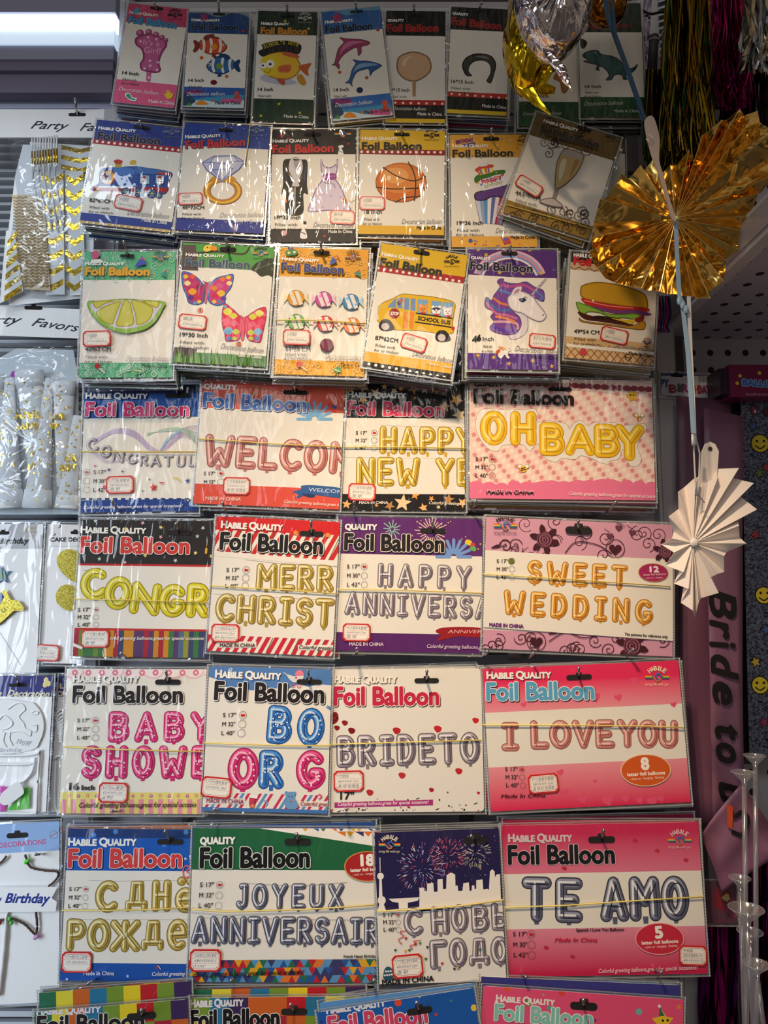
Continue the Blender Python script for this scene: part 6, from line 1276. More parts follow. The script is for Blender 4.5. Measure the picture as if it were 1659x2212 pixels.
k = pack('dark pink pack with steel letters reading te amo', (1085,1782), (1508,1777), (1529,2100), (1094,2114), .126)
k.crop(1040, 1760, 619); H_ = k.h
k.band(0, .325, None, fade('rose_header_fade', (226, 120, 150), (206, 40, 90), H_*.19, H_*.44)); k.band(.69, 1, None, fade('rose_foot_fade', (206, 24, 80), (232, 140, 165), -H_*.48, -H_*.20))
for x, y in ((890,150), (1018,208), (528,822), (480,310), (1184,262), (375,770)): k.blob([(x-16,y), (x,y-12), (x+16,y+2), (x+4,y+14)], (190, 50, 70))
k.done('card'); k.part(.0005); k.word('TE', 238, 618, 582, 626, 246, 'steel', gap=.14, rk=1.15); k.word('AMO', 700, 618, 1198, 610, 244, 'steel', gap=.12, rk=1.15); k.done('printed_letters'); k.part(.0009)
k.title(158, 284, 768, 278, 96, (24, 26, 34), edge=(226,206,216), edge_w=3, shade=None, cap=(220,200,206)); k.logo(1146, 148, 132, col=(236,190,200)); k.sizes(182, 702, 60, 24, ('S 17"', 'M 30"', 'L 42"'), r=22, gap=1.15, dx=2); k.text('Spanish I Love You Balloons', 548, 674, 824, 670, 16, INK, fat=.8, n=4); k.text('Made In China', 424, 734, 668, 734, 22, (200,40,80), shear=.25, fat=1, n=4); oval(k, 1030, 716, 138, 84, (206, 44, 70), '5', (240,170,170)); greet(k, 678, 914, 1250, 892, 22, (246,206,216)); k.done('printed_lettering'); k.slot(694, 142, 156, 36)
k.sticker(1222, 812, 160, 108, ('专拍版', '西班牙我爱你17寸', '480×500/0.12'), rot=-3); k.elastic([(128,532), (500,518), (900,492), (1280,468)])
stack(k, 3, (((190,30,80), WH, (190,30,80)), ((150,24,70), WH, (170,30,76))), 'pack hanging behind the dark pink te amo pack', 'packs behind the te amo pack', dz=.004)

# ---------------------------------------------------------------- bottom row, cut by the frame
def patch(k, cols, seed, n=9, m=7):
    q = random.Random(seed)
    for j in range(m):
        for i in range(n):
            x0, x1 = -k.w/2+k.w*i/n, -k.w/2+k.w*(i+1)/n; z1 = k.h/2-.012-k.h*.6*j/m; z0 = z1-k.h*.6/m
            if j == 0: z1 = k.h/2
            k.poly([(x0, z0), (x1, z0), (x1, z1), (x0, z1)], q.choice(cols), raw=True)
PC = [(190,30,44), (232,206,40), (206,100,40), (40,110,80), (60,40,90), (40,120,160), (170,40,60), (120,150,50), (226,210,60)]
k = pack('patchwork coloured pack at the bottom under the blue cyrillic pack', (70,2187), (402,2158), (420,2440), (85,2450), .140)
patch(k, PC, 3); k.done('card'); k.part(.0009); k.crop(0, 1760, 560); k.title(240, 1400, 920, 1372, 96, (30,26,30), edge=(240,236,226), shade=None, cap=(236,226,236), cgap=.2); k.done('printed_lettering'); k.slot(906, 1288, 190, 44)
st_ = stack(k, 3, (('patch', (226,200,40), 1), ('patch', (190,30,44), 2)), 'patchwork pack hanging behind the first bottom patchwork pack', 'packs behind the first patchwork pack', dz=.020)
k = pack('patchwork coloured pack at the bottom under the green joyeux pack', (404,2148), (782,2160), (790,2430), (415,2425), .134)
patch(k, PC, 9); k.done('card'); k.part(.0009); k.crop(400, 1760, 700); k.title(30, 1095, 480, 1082, 82, (24,22,26), edge=(240,236,230), shade=None, cap=(236,230,236), cgap=.28); k.done('printed_lettering'); k.slot(558, 1008, 136, 32)
stack(k, 3, (('patch', (190,40,40), 3), ('patch', (40,100,90), 4)), 'patchwork pack hanging behind the second bottom patchwork pack', 'packs behind the second patchwork pack', dz=.007)
k = pack('blue confetti dotted pack at the bottom under the skyline pack', (684,2190), (1024,2131), (1060,2400), (720,2450), .146)
k.band(0, 1, (28, 92, 180)); k.crop(400, 1760, 700); q = random.Random(44)
for x, y, r, c in ((766,1040,22,(226,90,50)), (1122,1036,16,(236,236,240)), (1090,962,18,(230,80,50)), (1478,988,16,(240,206,80)), (850,1060,8,(240,200,60)), (958,1046,6,(236,120,60)), (1284,1022,8,(210,60,60)), (1362,952,6,(60,150,120)), (1030,1000,8,(40,60,140)), (1200,930,6,(226,206,80)), (700,1060,10,(40,60,140))): k.disc(x, y, r, c)
k.done('card'); k.part(.0009); k.title(740, 1130, 1240, 1062, 84, (214,70,110), edge=(244,240,244), shade=(20,40,90), cap=(230,230,240)); k.done('printed_lettering'); k.slot(1200, 1004, 132, 34)
stack(k, 3, (((90,150,210), WH, (40,90,170)), ((60,100,150), WH, (226,150,60))), 'pack hanging behind the blue confetti pack', 'packs behind the blue confetti pack', dz=.007)
k = pack('pink confetti dotted pack with yellow star at the bottom', (1040,2127), (1478,2162), (1470,2440), (1035,2410), .140)
k.band(0, 1, (236, 84, 130)); k.crop(1040, 1760, 619)
for x, y, r, c in ((88,1083,10,WH), (270,1088,20,(100,150,60)), (465,1030,18,(226,70,60)), (150,1000,22,(236,90,60)), (393,1118,14,(90,170,160)), (485,1158,14,WH), (912,1140,18,(110,190,180)), (1142,1112,13,(240,130,60)), (660,1190,8,(130,60,140)), (310,1096,6,(214,50,60)), (184,1084,5,(130,60,140)), (1000,1050,5,(240,200,80)), (358,1042,6,(120,190,170))): k.disc(x, y, r, c)
k.star(1050, 1200, 66, (240,200,50), rot=5, k=.55); k.disc(1050, 1192, 7, BLK); k.disc(1078, 1190, 7, BLK); k.poly([(1026,1168), (1060,1164), (1034,1112)], (60,110,90)); k.disc(1030, 1108, 9, (240,236,230)); k.done('card'); k.part(.0009)
k.title(78, 1186, 640, 1225, 80, (140, 206, 196), edge=(250,250,246), shade=(140,40,80), cap=(246,240,240)); k.done('printed_lettering'); k.slot(592, 1108, 160, 44)
stack(k, 3, (((60,60,140), WH, (200,60,100)), ((60,140,190), WH, (60,120,170)), ((206,50,100), WH, (200,60,100))), 'pack hanging behind the pink confetti pack, blue edge showing', 'packs behind the pink confetti pack', dz=.014)
# ================================================================== PANEL, HOOKS
GREY = flat((186, 184, 192), .5); DGREY = flat((60, 58, 62), .6); WHT = flat((206, 206, 214), .45); GROOVE = flat((92, 90, 94), .7)
def X(px, py, d): return P(px, py, d).x
def Z(py, d): return P(829, py, d).z
zt, zb = Z(-260, 0), 0.0
g = MB(); g.box(-2.2, 1.8, -3.6, .05, -.05, 0, flat((150, 146, 142), .45)); tag(g.build('floor'), kind='structure')
g = MB(); xl, xr = X(200, 1106, 0), X(1475, 1106, 0)
g.box(xl-.02, xr+.02, .012, .022, zb, zt, GROOVE)
gz = [Z(y, 0) for y in (-130, 12, 258, 516, 815, 1112, 1424, 1768, 2128, 2460)]
for i in range(len(gz)-1):
    z1, z0 = gz[i]+.008, gz[i+1]+.014; zm = (z0+z1)/2
    g.box(xl, xr, 0, .013, z0, zm-.004, GREY); g.box(xl, xr, 0, .013, zm+.004, z1, GREY)
tag(g.build('wall_back'), kind='structure')
g = MB()
for j in range(0, 9):
    z = gz[j]; g.box(xl, xr, -.004, .012, z-.017, z-.009, WHT if j else GREY)
tag(g.build('trim_1'), kind='structure')
lp = (X(178, 1106, .03), X(230, 1106, .03)); rp = (X(1425, 1106, .03), X(1472, 1106, .03))
for i, (a, b) in enumerate(((lp[0]-.008, lp[1]), rp)):
    g = MB(); g.box(a, b, -.03, .02, zb, zt, WHT); g.box(a+.006, b-.006, -.034, -.03, zb, zt, WHT)
    tag(g.build('trim_%d' % (i+2)), kind='structure')
def hook(px, py, d, label, group, z=None, plate=True):
    """chrome display hook: backplate on the panel, long prong, turned-up tip"""
    d += .010; t = P(px, py, d); near = [v for v in SLOTS if abs(v.x-t.x) < .03 and -.03 < t.z-v.z < .05 and -v.y > .06]
    sl = min(near, key=lambda v: (v-t).length) if near and 'empty' not in label else Vector((t.x-.002, -d+.034, t.z-.010))
    root = thing('display_hook', label, 'hook', (sl.x, 0, sl.z), group); r_ = root.location
    g = MB(); a = Vector((0, .006, 0)); b = sl-r_+Vector((0, .012, 0)); c = t-r_
    g.tube([a, b, sl-r_, sl.lerp(t, .4)-r_, c], .0020, CHROME, 8); g.ball(tuple(c+Vector((0, -.001, .0006))), .0028, CHROME, 6); g.build('prong', root, True)
    g = MB(); g.box(-.012, .012, -.003, .001, -.012, .012, CHROME); g.box(-.012, .012, -.005, -.003, .006, .010, CHROME); g.build('backplate', root)
HK = [(333,8,.166,'baby footprint'), (472,6,.168,'striped fish'), (620,12,.166,'graduation fish'), (768,8,.172,'dolphin'), (894,12,.168,'tan balloon'), (1040,8,.168,'black headband'), (1168,10,.162,'grassy'), (1322,0,.164,'dinosaur'),
      (303,264,.174,'steam train'), (487,268,.178,'diamond ring'), (676,272,.172,'wedding outfit'), (867,274,.170,'basketball'), (1062,280,.170,'cake'), (1260,268,.190,'champagne glass'),
      (268,524,.196,'lime slice'), (489,518,.200,'butterflies'), (693,526,.194,'candies'), (898,527,.202,'school bus'), (1102,534,.198,'unicorn'), (1313,548,.190,'hamburger'),
      (376,822,.136,'congratul'), (635,828,.145,'welcom'), (935,830,.140,'new year'), (1209,826,.146,'oh baby'),
      (381,1132,.134,'congr'), (672,1128,.144,'christ'), (934,1129,.138,'annivers'), (1249,1126,.142,'sweet wedding'),
      (359,1452,.134,'baby shower'), (666,1450,.142,'boy or girl'), (922,1451,.138,'bride to'), (1250,1444,.148,'love you'),
      (357,1796,.135,'blue cyrillic'), (641,1802,.142,'joyeux'), (1018,1806,.148,'skyline'), (1304,1794,.144,'te amo'),
      (306,2182,.158,'first patchwork'), (628,2170,.152,'second patchwork'), (900,2166,.164,'blue confetti'), (1260,2160,.158,'pink confetti')]
for px, py, d, w in HK: hook(px, py, d, 'chrome hook holding up the %s pack' % w, 'hooks carrying the packs')
SP = [(243,1084,'below the congratul pack'), (481,1087,'below the welcom pack near its corner'), (765,1086,'below the new year pack'), (1028,1084,'below the oh baby pack beside its corner'), (1330,1086,'below the oh baby pack, farther along'), (262,1412,'below the congr pack'), (771,1402,'below the annivers pack'), (1053,1408,'below the sweet wedding pack at its corner'), (1152,1412,'below the sweet wedding pack, second'), (1368,1404,'below the sweet wedding pack, third'),
      (243,1752,'below the baby shower pack'), (463,1749,'below the boy or girl pack'), (748,1748,'below the bride to pack'), (192,2124,'below the blue cyrillic pack'), (500,2118,'below the joyeux pack'), (808,2118,'below the joyeux pack at its far corner'), (1136,2110,'below the te amo pack, first'), (1428,2100,'below the te amo pack, second')]
for px, py, w in SP: hook(px, py, .146 if py < 2000 else .142, 'empty chrome hook sticking out %s' % w, 'empty hooks between the rows')

# ================================================================== NEXT BAY WITH PARTY BAGS
g = MB(); zz = zt; lx0 = X(-420, 1106, 0); lx1 = lp[0]-.010
LGR = flat((176, 182, 192), .5); LDK = flat((44, 46, 54), .7)
g.box(lx0, lx1, .016, .026, zb, Z(215, 0), LDK)
pitch = .0172; z = zb
while z < Z(232, 0):
    y0 = .0; g.add([(lx0, .014, z), (lx1, .014, z), (lx1, .0, z+.004), (lx0, .0, z+.004), (lx1, .003, z+.0115), (lx0, .003, z+.0115), (lx1, .014, z+.0115), (lx0, .014, z+.0115)], [(0,1,2,3), (3,2,4,5), (5,4,6,7)], LGR); z += pitch
tag(g.build('wall_rear_left'), kind='structure')
root = thing('light_canopy', 'lit canopy strip with stepped pale metal fascia above the party bags', 'lamp', (X(0, 120, .05), -.05, Z(120, .05)))
o0 = root.location
def cbar(name, y0, y1, d, mat, dd=.02):
    a, b = Z(y1, d), Z(y0, d); g = MB(); g.box(lx0-o0.x, X(246, 100, d)-o0.x, -d-o0.y, -d+dd-o0.y, a-o0.z, b-o0.z, mat); g.build(name, root)
LAV = flat((158, 160, 190), .5); LV2 = flat((120, 112, 136), .5); LV3 = flat((190, 208, 226), .4)
cbar('fascia', -60, 26, .10, LAV); cbar('diffuser', 28, 57, .095, emit((236, 246, 255), 3.2)); cbar('glowing_band', 58, 94, .09, emit((196, 222, 246), .75)); cbar('fascia', 95, 128, .085, LAV); cbar('fascia', 129, 152, .08, LV2); cbar('fascia', 153, 200, .07, LV2); cbar('shadow_groove', 201, 212, .03, LDK); cbar('ledge', 213, 234, .035, flat((196, 198, 226), .45))  # band below the diffuser emits too, glow added for the tube light it catches
g = MB(); g.box(lx0-o0.x, X(246, 100, .03)-o0.x, .0-.03-o0.y+.02, .02-o0.y, Z(212, .03)-o0.z, zt-o0.z, LV2); g.build('back_panel', root)

PAPER = flat((244, 246, 250), .5); GOLDP = foil('gold_print', (214, 176, 60), .25, 60, .15); WPL = flat((238, 238, 240), .35)
def lcard(name, label, TL, TR, BR, BL, d, back=(246, 248, 252), cat='party pack', group=None, sleeve=False):
    return pack(label, TL, TR, BR, BL, d, back, group, .002, sleeve, cat, name)
def bag(root_k, pts, depth, name='clear_bag', seed=1):
    """crumpled clear bag hanging from its header; pts outline in the photograph's frame"""
    q = [root_k.L(p) for p in pts]
    if area2(q) < 0: q = q[::-1]
    r2 = random.Random(seed); cx = sum(p[0] for p in q)/len(q); cz = sum(p[1] for p in q)/len(q); g = MB(); n = 0
    dense = []
    for i in range(len(q)):
        a, b = q[i], q[(i+1) % len(q)]; m = max(1, int(math.dist(a, b)/.02))
        for j in range(m): dense.append((a[0]+(b[0]-a[0])*j/m+r2.uniform(-.0012,.0012), a[1]+(b[1]-a[1])*j/m+r2.uniform(-.0012,.0012)))
    rings = []
    for t in (0, .08, .2, .4, .6, .8):
        rings.append([(p[0]+(cx-p[0])*t, -depth*math.sqrt(min(1, t*(2-t)*1.25))*(1+r2.uniform(-.10, .10)) , p[1]+(cz-p[1])*t) for p in dense])
    vs = [v for R_ in rings for v in R_]+[(cx, -depth, cz)]; N = len(dense); fs = []
    for k_ in range(len(rings)-1):
        for i in range(N): fs.append((k_*N+i, k_*N+(i+1) % N, (k_+1)*N+(i+1) % N, (k_+1)*N+i))
    for i in range(N): fs.append(((len(rings)-1)*N+i, (len(rings)-1)*N+(i+1) % N, len(vs)-1))
    g.add(vs, fs, BAG); g.build(name, root_k.root, True)
def chev(k, x0, y0, x1, y1, step, amp, n, mat, th=.5, slant=0):
    """zigzag stripes printed across a strip"""
    y = y0
    while y < y1:
        pts_t = []; pts_b = []
        for i in range(n*2+1):
            x = x0+(x1-x0)*i/(n*2); o = amp if i % 2 else 0; pts_t.append((x, y+o)); pts_b.append((x, y+o+step*th))
        for i in range(n*2): k.poly([pts_b[i], pts_b[i+1], pts_t[i+1], pts_t[i]], None, mat=mat)
        y += step
def leftlayer(k, z): k.g.z = z
# --- bag of gold chevron tableware
k = lcard('party_favor_bag', 'clear party favour bag of gold chevron forks, straws and napkins', (-60,232), (226,240), (222,298), (-60,296), .085)
k.g.clip = None; k.done('header_card'); k.part(.0006); k.crop(0, 0, 560)
k.text('Party', 196, 822, 440, 830, 52, (40, 44, 60), shear=.5, fat=1.2, n=4); k.text('Favors', 510, 836, 790, 842, 52, (40, 44, 60), shear=.5, fat=1.2, n=4); k.done('printed_lettering'); k.slot(494, 734, 112, 24); k.g.z = .004
g0 = MB(); sub = lambda pts, zz, mat, name: None
k.g.z = .002; k.poly([(60,1450), (100,1130), (150,930), (620,940), (600,1640), (640,1900), (60,1960)], None, mat=PAPER); k.done('napkin_paper')
k.g.z = .006; k.poly([(200,920), (640,950), (620,1110), (220,1100)], None, mat=PAPER); chev(k, 400, 940, 640, 1080, 62, 26, 1, GOLDP, .45); k.done('paper_cup')
for nm, x0, x1, zz in (('chevron_straw_box', 280, 420, .010), ('chevron_straw_box', 430, 545, .008)):
    k.g.z = zz; k.poly([(x0,1110), (x1,1110), (x1+10,1900), (x0+30,1900)], None, mat=PAPER); chev(k, x0, 1125, x1, 1860, 96, 40, 1, GOLDP, .42); k.done(nm)
k.g.z = .013; k.poly([(100,1270), (300,1280), (345,1880), (180,1870)], None, mat=flat((226,206,170), .5)); chev(k, 108, 1280, 300, 1500, 20, 10, 5, flat((160,120,50), .4), .45); chev(k, 130, 1500, 325, 1700, 20, 10, 5, flat((160,120,50), .4), .45); chev(k, 165, 1700, 338, 1860, 20, 10, 5, flat((160,120,50), .4), .45); k.done('paper_straws')
k.g.z = .012; k.poly([(60,1500), (110,1480), (170,1880), (20,1960)], None, mat=PAPER)
for i in range(6): k.poly([(70-i*4,1560+i*70), (130+i*6,1490+i*70), (132+i*6,1530+i*70), (68-i*4,1600+i*70)], None, mat=GOLDP)
k.done('striped_napkin')
for i in range(5):
    g = MB(); x = 235+i*38; z_ = -.018-.002*i
    for t in range(2):
        a = k.L((x+t*17, 925)); b = k.L((x+t*17+4, 1100)); c2 = k.L((x+6, 1190)); e = k.L((x+60, 1400))
        g.tube([(a[0], z_, a[1]), (b[0], z_-.002, b[1]), (c2[0], z_, c2[1])], .0016, WPL, 6)
        gg = k.L((x+t*17+2, 1010)); g.tube([(gg[0], z_-.001, gg[1]), (b[0], z_-.0022, b[1])], .0018, GOLDP, 6)
    c2 = k.L((x+6, 1185)); e = k.L((x+40, 1500)); g.tube([(c2[0], z_, c2[1]), (e[0], z_+.012, e[1])], .0022, WPL, 6)
    g.build('plastic_fork', k.root, True)
k.full(); bag(k, [(18,298), (215,298), (200,400), (195,560), (188,640), (120,652), (20,645), (14,600), (40,420)], .034)
hook(163, 216, .10, 'chrome hook carrying the forks and straws bag', 'hooks carrying the party bags')
# --- bag of cone horns
k = lcard('party_favor_bag', 'clear party favour bag of white cone horns with gold stars', (-60,655), (175,672), (172,738), (-60,716), .080)
k.g.clip = None; k.done('header_card'); k.part(.0006); k.crop(0, 500, 600); k.text('Party', -160, 548, 132, 552, 50, (40,44,60), shear=.5, fat=1.2, n=4); k.text('Favors', 188, 562, 470, 600, 50, (40,44,60), shear=.5, fat=1.2, n=4); k.done('printed_lettering'); k.slot(200, 456, 110, 24)
k.crop(0, 800, 600); k.g.z = .001
k.poly([(-60,-40), (100,-130), (440,-120), (470,60), (470,860), (-60,860)], None, mat=flat((226,234,240), .5)); k.done('backing_paper')
q = random.Random(3)
def cone(ax, ay, bx, by, r0, r1, text=None, flip=False, cuff=True):
    a = Vector((k.L((ax, ay))[0], 0, k.L((ax, ay))[1])); b = Vector((k.L((bx, by))[0], 0, k.L((bx, by))[1])); u = k.u(); g = MB(); R0, R1 = r0*u, r1*u
    o = -max(R0, R1)-.002; a.y = o; b.y = o; g.tube([a, a.lerp(b, .999)], R0, PAPER, 20, True, R1)
    root_ = g.build('cone_horn', k.root, True); root_.scale = (1, .45, 1); ax_ = (b-a); side = Vector((ax_.z, 0, -ax_.x)).normalized()
    if cuff:
        g = MB(); g.tube([a.lerp(b, .86) if R1 > R0 else a.lerp(b, .14), b if R1 > R0 else a], R1*.97 if R1 > R0 else R0*.97, PAPER, 20, True, R1*1.06 if R1 > R0 else R0*1.06); g.build('cuff', root_, True)
    g = MB()
    for i in range(60):
        t = q.uniform(.03, .97); s = q.uniform(-.85, .85); R_ = R0+(R1-R0)*t; c = a.lerp(b, t)+side*(R_*s)+Vector((0, -R_*math.sqrt(1-s*s)*1.08-.0006, 0)); rr = q.choice((.0012, .002, .0026)); pts = []
        for j in range(10): an = math.pi/2+j*math.pi/5; r_ = rr*(1 if j % 2 == 0 else .45); pts.append((c.x+r_*math.cos(an), c.y, c.z+r_*math.sin(an)))
        for j in range(10): g.face([tuple(c), pts[j], pts[(j+1) % 10]], GOLDP)
    g.build('star_print', root_)
cone(80, 60, 65, 830, 26, 90); cone(195, 20, 235, 720, 82, 30); cone(312, 60, 238, 830, 22, 82); cone(398, 80, 390, 700, 66, 34); cone(480, 280, 418, 830, 26, 72); cone(-20, 40, -10, 700, 60, 30)
k.g.z = .0212
for t, x0, y0, x1, y1, h in (('BIRTH', 262, 268, 132, 272, 34), ('HAPPY', 262, 330, 128, 336, 34), ('PPY', 20, 542, 78, 530, 30), ('HDAY', -10, 596, 112, 600, 34), ('BIRTH', 412, 276, 335, 280, 32), ('HA', 372, 332, 330, 336, 32), ('Y', 216, 530, 234, 525, 28), ('AY', 196, 606, 246, 602, 32), ('HA', 420, 556, 486, 552, 30), ('BIRT', 392, 612, 486, 606, 32)): k.text(t, x0, y0, x1, y1, h, None, fat=2.2, mat=GOLDP, n=6)
k.done('gold_lettering'); k.g.z = .004; k.poly([(66,40), (80,8), (215,30), (250,62), (150,50)], (190, 60, 190)); k.done('purple_tissue'); k.full(); bag(k, [(-30,735), (172,740), (185,820), (180,1000), (176,1108), (100,1122), (0,1120), (-30,1110)], .040, seed=4)
# --- cake topper cards
GLI = glitter('gold_glitter', (120, 96, 10), (240, 226, 110), 1100); 
k = lcard('cake_topper_pack', 'white card pack with gold number topper and blue star', (-60,1132), (92,1132), (80,1455), (-70,1452), .085, sleeve=True)
k.crop(0, 1100, 560); k.band(0, .17, (190, 192, 200)); k.g.clip = None; k.text('Birthday', -6, 222, 186, 218, 36, (20,20,24), shear=.3, fat=2.5, n=6); k.text('Happy', 175, 125, 240, 125, 16, (180,150,60), shear=.3); k.text('Birthday', 165, 150, 250, 150, 16, (180,150,60), shear=.3); k.text('to You', 180, 178, 240, 178, 16, (180,150,60), shear=.3); k.heart(166, 130, 8, (190,160,60)); k.done('card'); k.slot(20, 152, 84, 22)
k.g.z = .003; k.star(15, 425, 70, (60,120,170), rot=8); k.star(15, 425, 50, (40,100,60), rot=8); k.g.z = .006; k.poly([(-60,640), (40,510), (60,540), (80,580), (130,585), (165,630), (160,650), (100,650), (0,740), (-60,760)], None, mat=GLI); k.text('U', 30, 665, 52, 650, 26, (60,90,50), fat=1); k.poly([(-20,575), (20,530), (40,560), (10,610)], (30,60,140)); k.done('number_topper')
k.g.z = .001; k.line([(0,790), (130,995)], 3, (190,196,206)); k.done('card_crease')
k = lcard('cake_topper_pack', 'cake decoration card with gold glitter hearts', (106,1132), (196,1134), (180,1434), (76,1432), .080, sleeve=True)
k.crop(0, 1100, 560); k.band(0, .16, (236, 238, 242)); k.g.clip = (-k.w/2, k.w/2, -k.h/2, k.h/2); k.text('CAKE DECORATION', 322, 206, 700, 206, 24, (20,20,26), fat=2.2, n=6); k.text('♪', 370, 122, 392, 122, 26, INK); k.text('♪', 338, 172, 358, 172, 22, INK); k.rect(308, 236, 520, 241, (206,210,220)); k.done('card'); k.slot(482, 150, 62, 22); k.g.clip = None
def gheart(k, pts, nm): k.g.z = .004; k.poly(catmull(pts, True, 4), None, mat=GLI); k.done(nm)
gheart(k, [(490,268), (440,258), (395,275), (370,320), (385,380), (430,430), (490,470), (540,430), (560,330)], 'glitter_heart'); gheart(k, [(490,500), (440,482), (395,495), (366,540), (368,590), (400,625), (450,650), (520,600), (540,520)], 'glitter_heart')
k.sticker(308, 918, 156, 104, ('6寸蛋糕插', '1包/80 0.06m³', '280×500/'), rot=-2)
WEMB = flat((240, 243, 246), .4)
def emboss(k, pts, nm, h=.002, w=.0009):
    g = MB(); q = [k.L(p) for p in catmull(pts, False, 5)]; g.tube([(p[0], -h, p[1]) for p in q], w, WEMB, 6); g.build(nm, k.root, True)
k = lcard('cake_topper_pack', 'white embossed unicorn topper pack with navy decoration header', (-60,1460), (116,1460), (98,1756), (-70,1752), .090, sleeve=True)
k.crop(0, 1420, 560); k.band(0, .155, (52, 56, 130)); k.g.clip = None; k.text('Cake', -70, 246, 8, 250, 40, (232,226,190), shear=.4, fat=1.6, n=4); k.text('Decoration', 44, 250, 316, 254, 40, (232,226,190), shear=.4, fat=1.6, n=4)
for x, y in ((295,145), (310,168), (288,175)): k.disc(x, y, 15, (240,226,150), ry=18)
k.done('card'); k.slot(114, 178, 116, 22)
g = MB(); root_k = k
pts = [(180,285), (230,300), (275,370), (285,450), (262,530), (205,590), (-40,590), (-60,285)]; q = [k.L(p) for p in catmull(pts, True, 4)]; q = q if area2(q) > 0 else q[::-1]; n = len(q)
g.add([(p[0], -.0035, p[1]) for p in q]+[(p[0], -.0005, p[1]) for p in q], [tuple(range(n))]+[(i, i+n, (i+1) % n+n, (i+1) % n) for i in range(n)], WEMB); g.build('topper_disc', k.root)
for pts in ([(60,330), (100,300), (130,290), (155,300), (170,330), (150,350), (130,380), (160,420), (170,450), (205,470), (200,500), (160,480), (120,470), (60,480), (20,470)], [(0,400), (30,370), (60,380), (90,420), (60,450), (20,460)], [(75,470), (70,520), (90,560)], [(40,480), (30,530), (50,570)], [(215,430), (245,430), (240,470), (215,470)], [(210,350), (235,340), (255,350), (240,362), (215,360)]): emboss(k, pts, 'embossed_line', .0042)
k.g.z = .0046; k.text('Happy', 110, 548, 208, 552, 28, (206,212,222), shear=.4, fat=1, n=4); k.text('Birthday', -10, 604, 150, 600, 26, (206,212,222), shear=.4); k.done('embossed_lettering')
for pts in ([(-40,625), (150,625), (245,612), (262,600), (250,760), (240,1000)], [(-40,680), (160,680), (222,670), (232,640), (215,720), (180,770), (140,800)], [(-40,990), (180,995), (240,990)]): emboss(k, pts, 'blister_tray_edge', .004, .0022)
g = MB(); c = k.L((95,865)); 
k.g.z = .004; k.poly([(-60,820), (42,822), (40,980), (-60,980)], (206,70,180)); k.poly([(60,960), (200,830), (195,965), (60,975)], (90,190,70)); k.poly([(90,850), (198,826), (196,900), (120,900)], (90,190,70)); k.text('S', 0, 872, 14, 872, 12, WH); k.rect(118, 920, 134, 945, WH); k.done('wrapped_candy')
k.g.z = .010; k.poly(catmull([(20,880), (40,850), (120,790), (150,800), (172,850), (150,880), (70,932), (30,930), (16,905)], True, 4), None, mat=WPL); k.done('white_pick')
k = lcard('cake_topper_pack', 'narrow white decoration pack partly behind the baby shower pack', (126,1460), (200,1462), (186,1758), (108,1752), .076, sleeve=True)
k.crop(0, 1420, 560); k.band(0, .155, (56, 60, 136)); k.text('LED Cake', 384, 198, 620, 202, 30, (240,230,190), fat=2, n=4); k.text('Decoration', 366, 246, 640, 248, 28, (240,230,190), fat=2, n=4); k.done('card')
for i in range(7): emboss(k, [(400+i*2,330+i*22), (372+i*3,350+i*26), (365+i*4,390+i*24), (400,440+i*16)], 'embossed_feather', .003, .002)
emboss(k, [(420,630), (366,634), (360,700), (360,960), (420,985)], 'blister_tray_edge', .003, .002)
k = lcard('cake_topper_pack', 'pale blue headed card with happy birthday ribbon cake topper', (-60,1786), (140,1772), (116,2162), (-60,2175), .090, sleeve=True)
k.crop(0, 1760, 560); k.band(0, .165, (150, 186, 236)); k.g.clip = None; k.text('DECORATIONS', -4, 212, 294, 186, 30, (206,70,130), fat=.6, n=4); k.ring(344, 128, 26, 2, (60,70,100)); k.ring(400, 95, 24, 2, (60,70,100)); k.line([(320,140), (368,112)], 4, (206,60,80)); k.line([(385,95), (415,95)], 4, (206,60,80)); k.done('card'); k.slot(112, 132, 142, 32)
def cord(k, pts, nm, mat, r=.0018, h=.004):
    g = MB(); q = [k.L(p) for p in catmull(pts, False, 5)]; g.tube([(p[0], -h-.001*(i % 2), p[1]) for i, p in enumerate(q)], r, mat, 6); g.build(nm, k.root, True)
BRN = flat((78, 58, 50), .7)
cord(k, [(-20,320), (25,290), (50,258)], 'brown_cord', BRN); cord(k, [(170,250), (190,310), (220,335), (300,350), (370,355), (380,385), (350,425), (318,450)], 'brown_cord', BRN); cord(k, [(-20,672), (60,660), (110,665), (170,695), (215,740), (238,755), (246,700), (238,610)], 'brown_cord', BRN)
cord(k, [(52,612), (30,900), (0,1150)], 'white_stick', WPL, .003, .003)
g = MB()
for x, y, c in ((178,295,(90,220,70)), (190,285,(90,220,70)), (74,655,(90,200,80)), (84,682,(90,200,80)), (10,682,(170,40,40)), (236,775,(206,150,206)), (248,768,(206,150,206))): p = k.L((x, y)); g.ball((p[0], -.006, p[1]), .0034, flat(c, .3), 6)
g.build('bead_charm', k.root, True); k.g.z = .008
k.poly([(-60,450), (382,450), (345,520), (378,545), (370,606), (-60,612)], None, mat=PAPER); k.text('Birthday', 50, 550, 332, 552, 56, (36, 60, 150), shear=.3, fat=3, n=6); k.text('y', 0, 548, 24, 548, 40, (36,60,150), shear=.3, fat=3, n=6); k.done('ribbon_banner')
hook(78, 1850-4, .11, 'chrome hook carrying the pale blue headed topper card', 'hooks carrying the cake topper cards'); hook(36, 1462, .11, 'chrome hook carrying the navy headed topper pack', 'hooks carrying the cake topper cards')
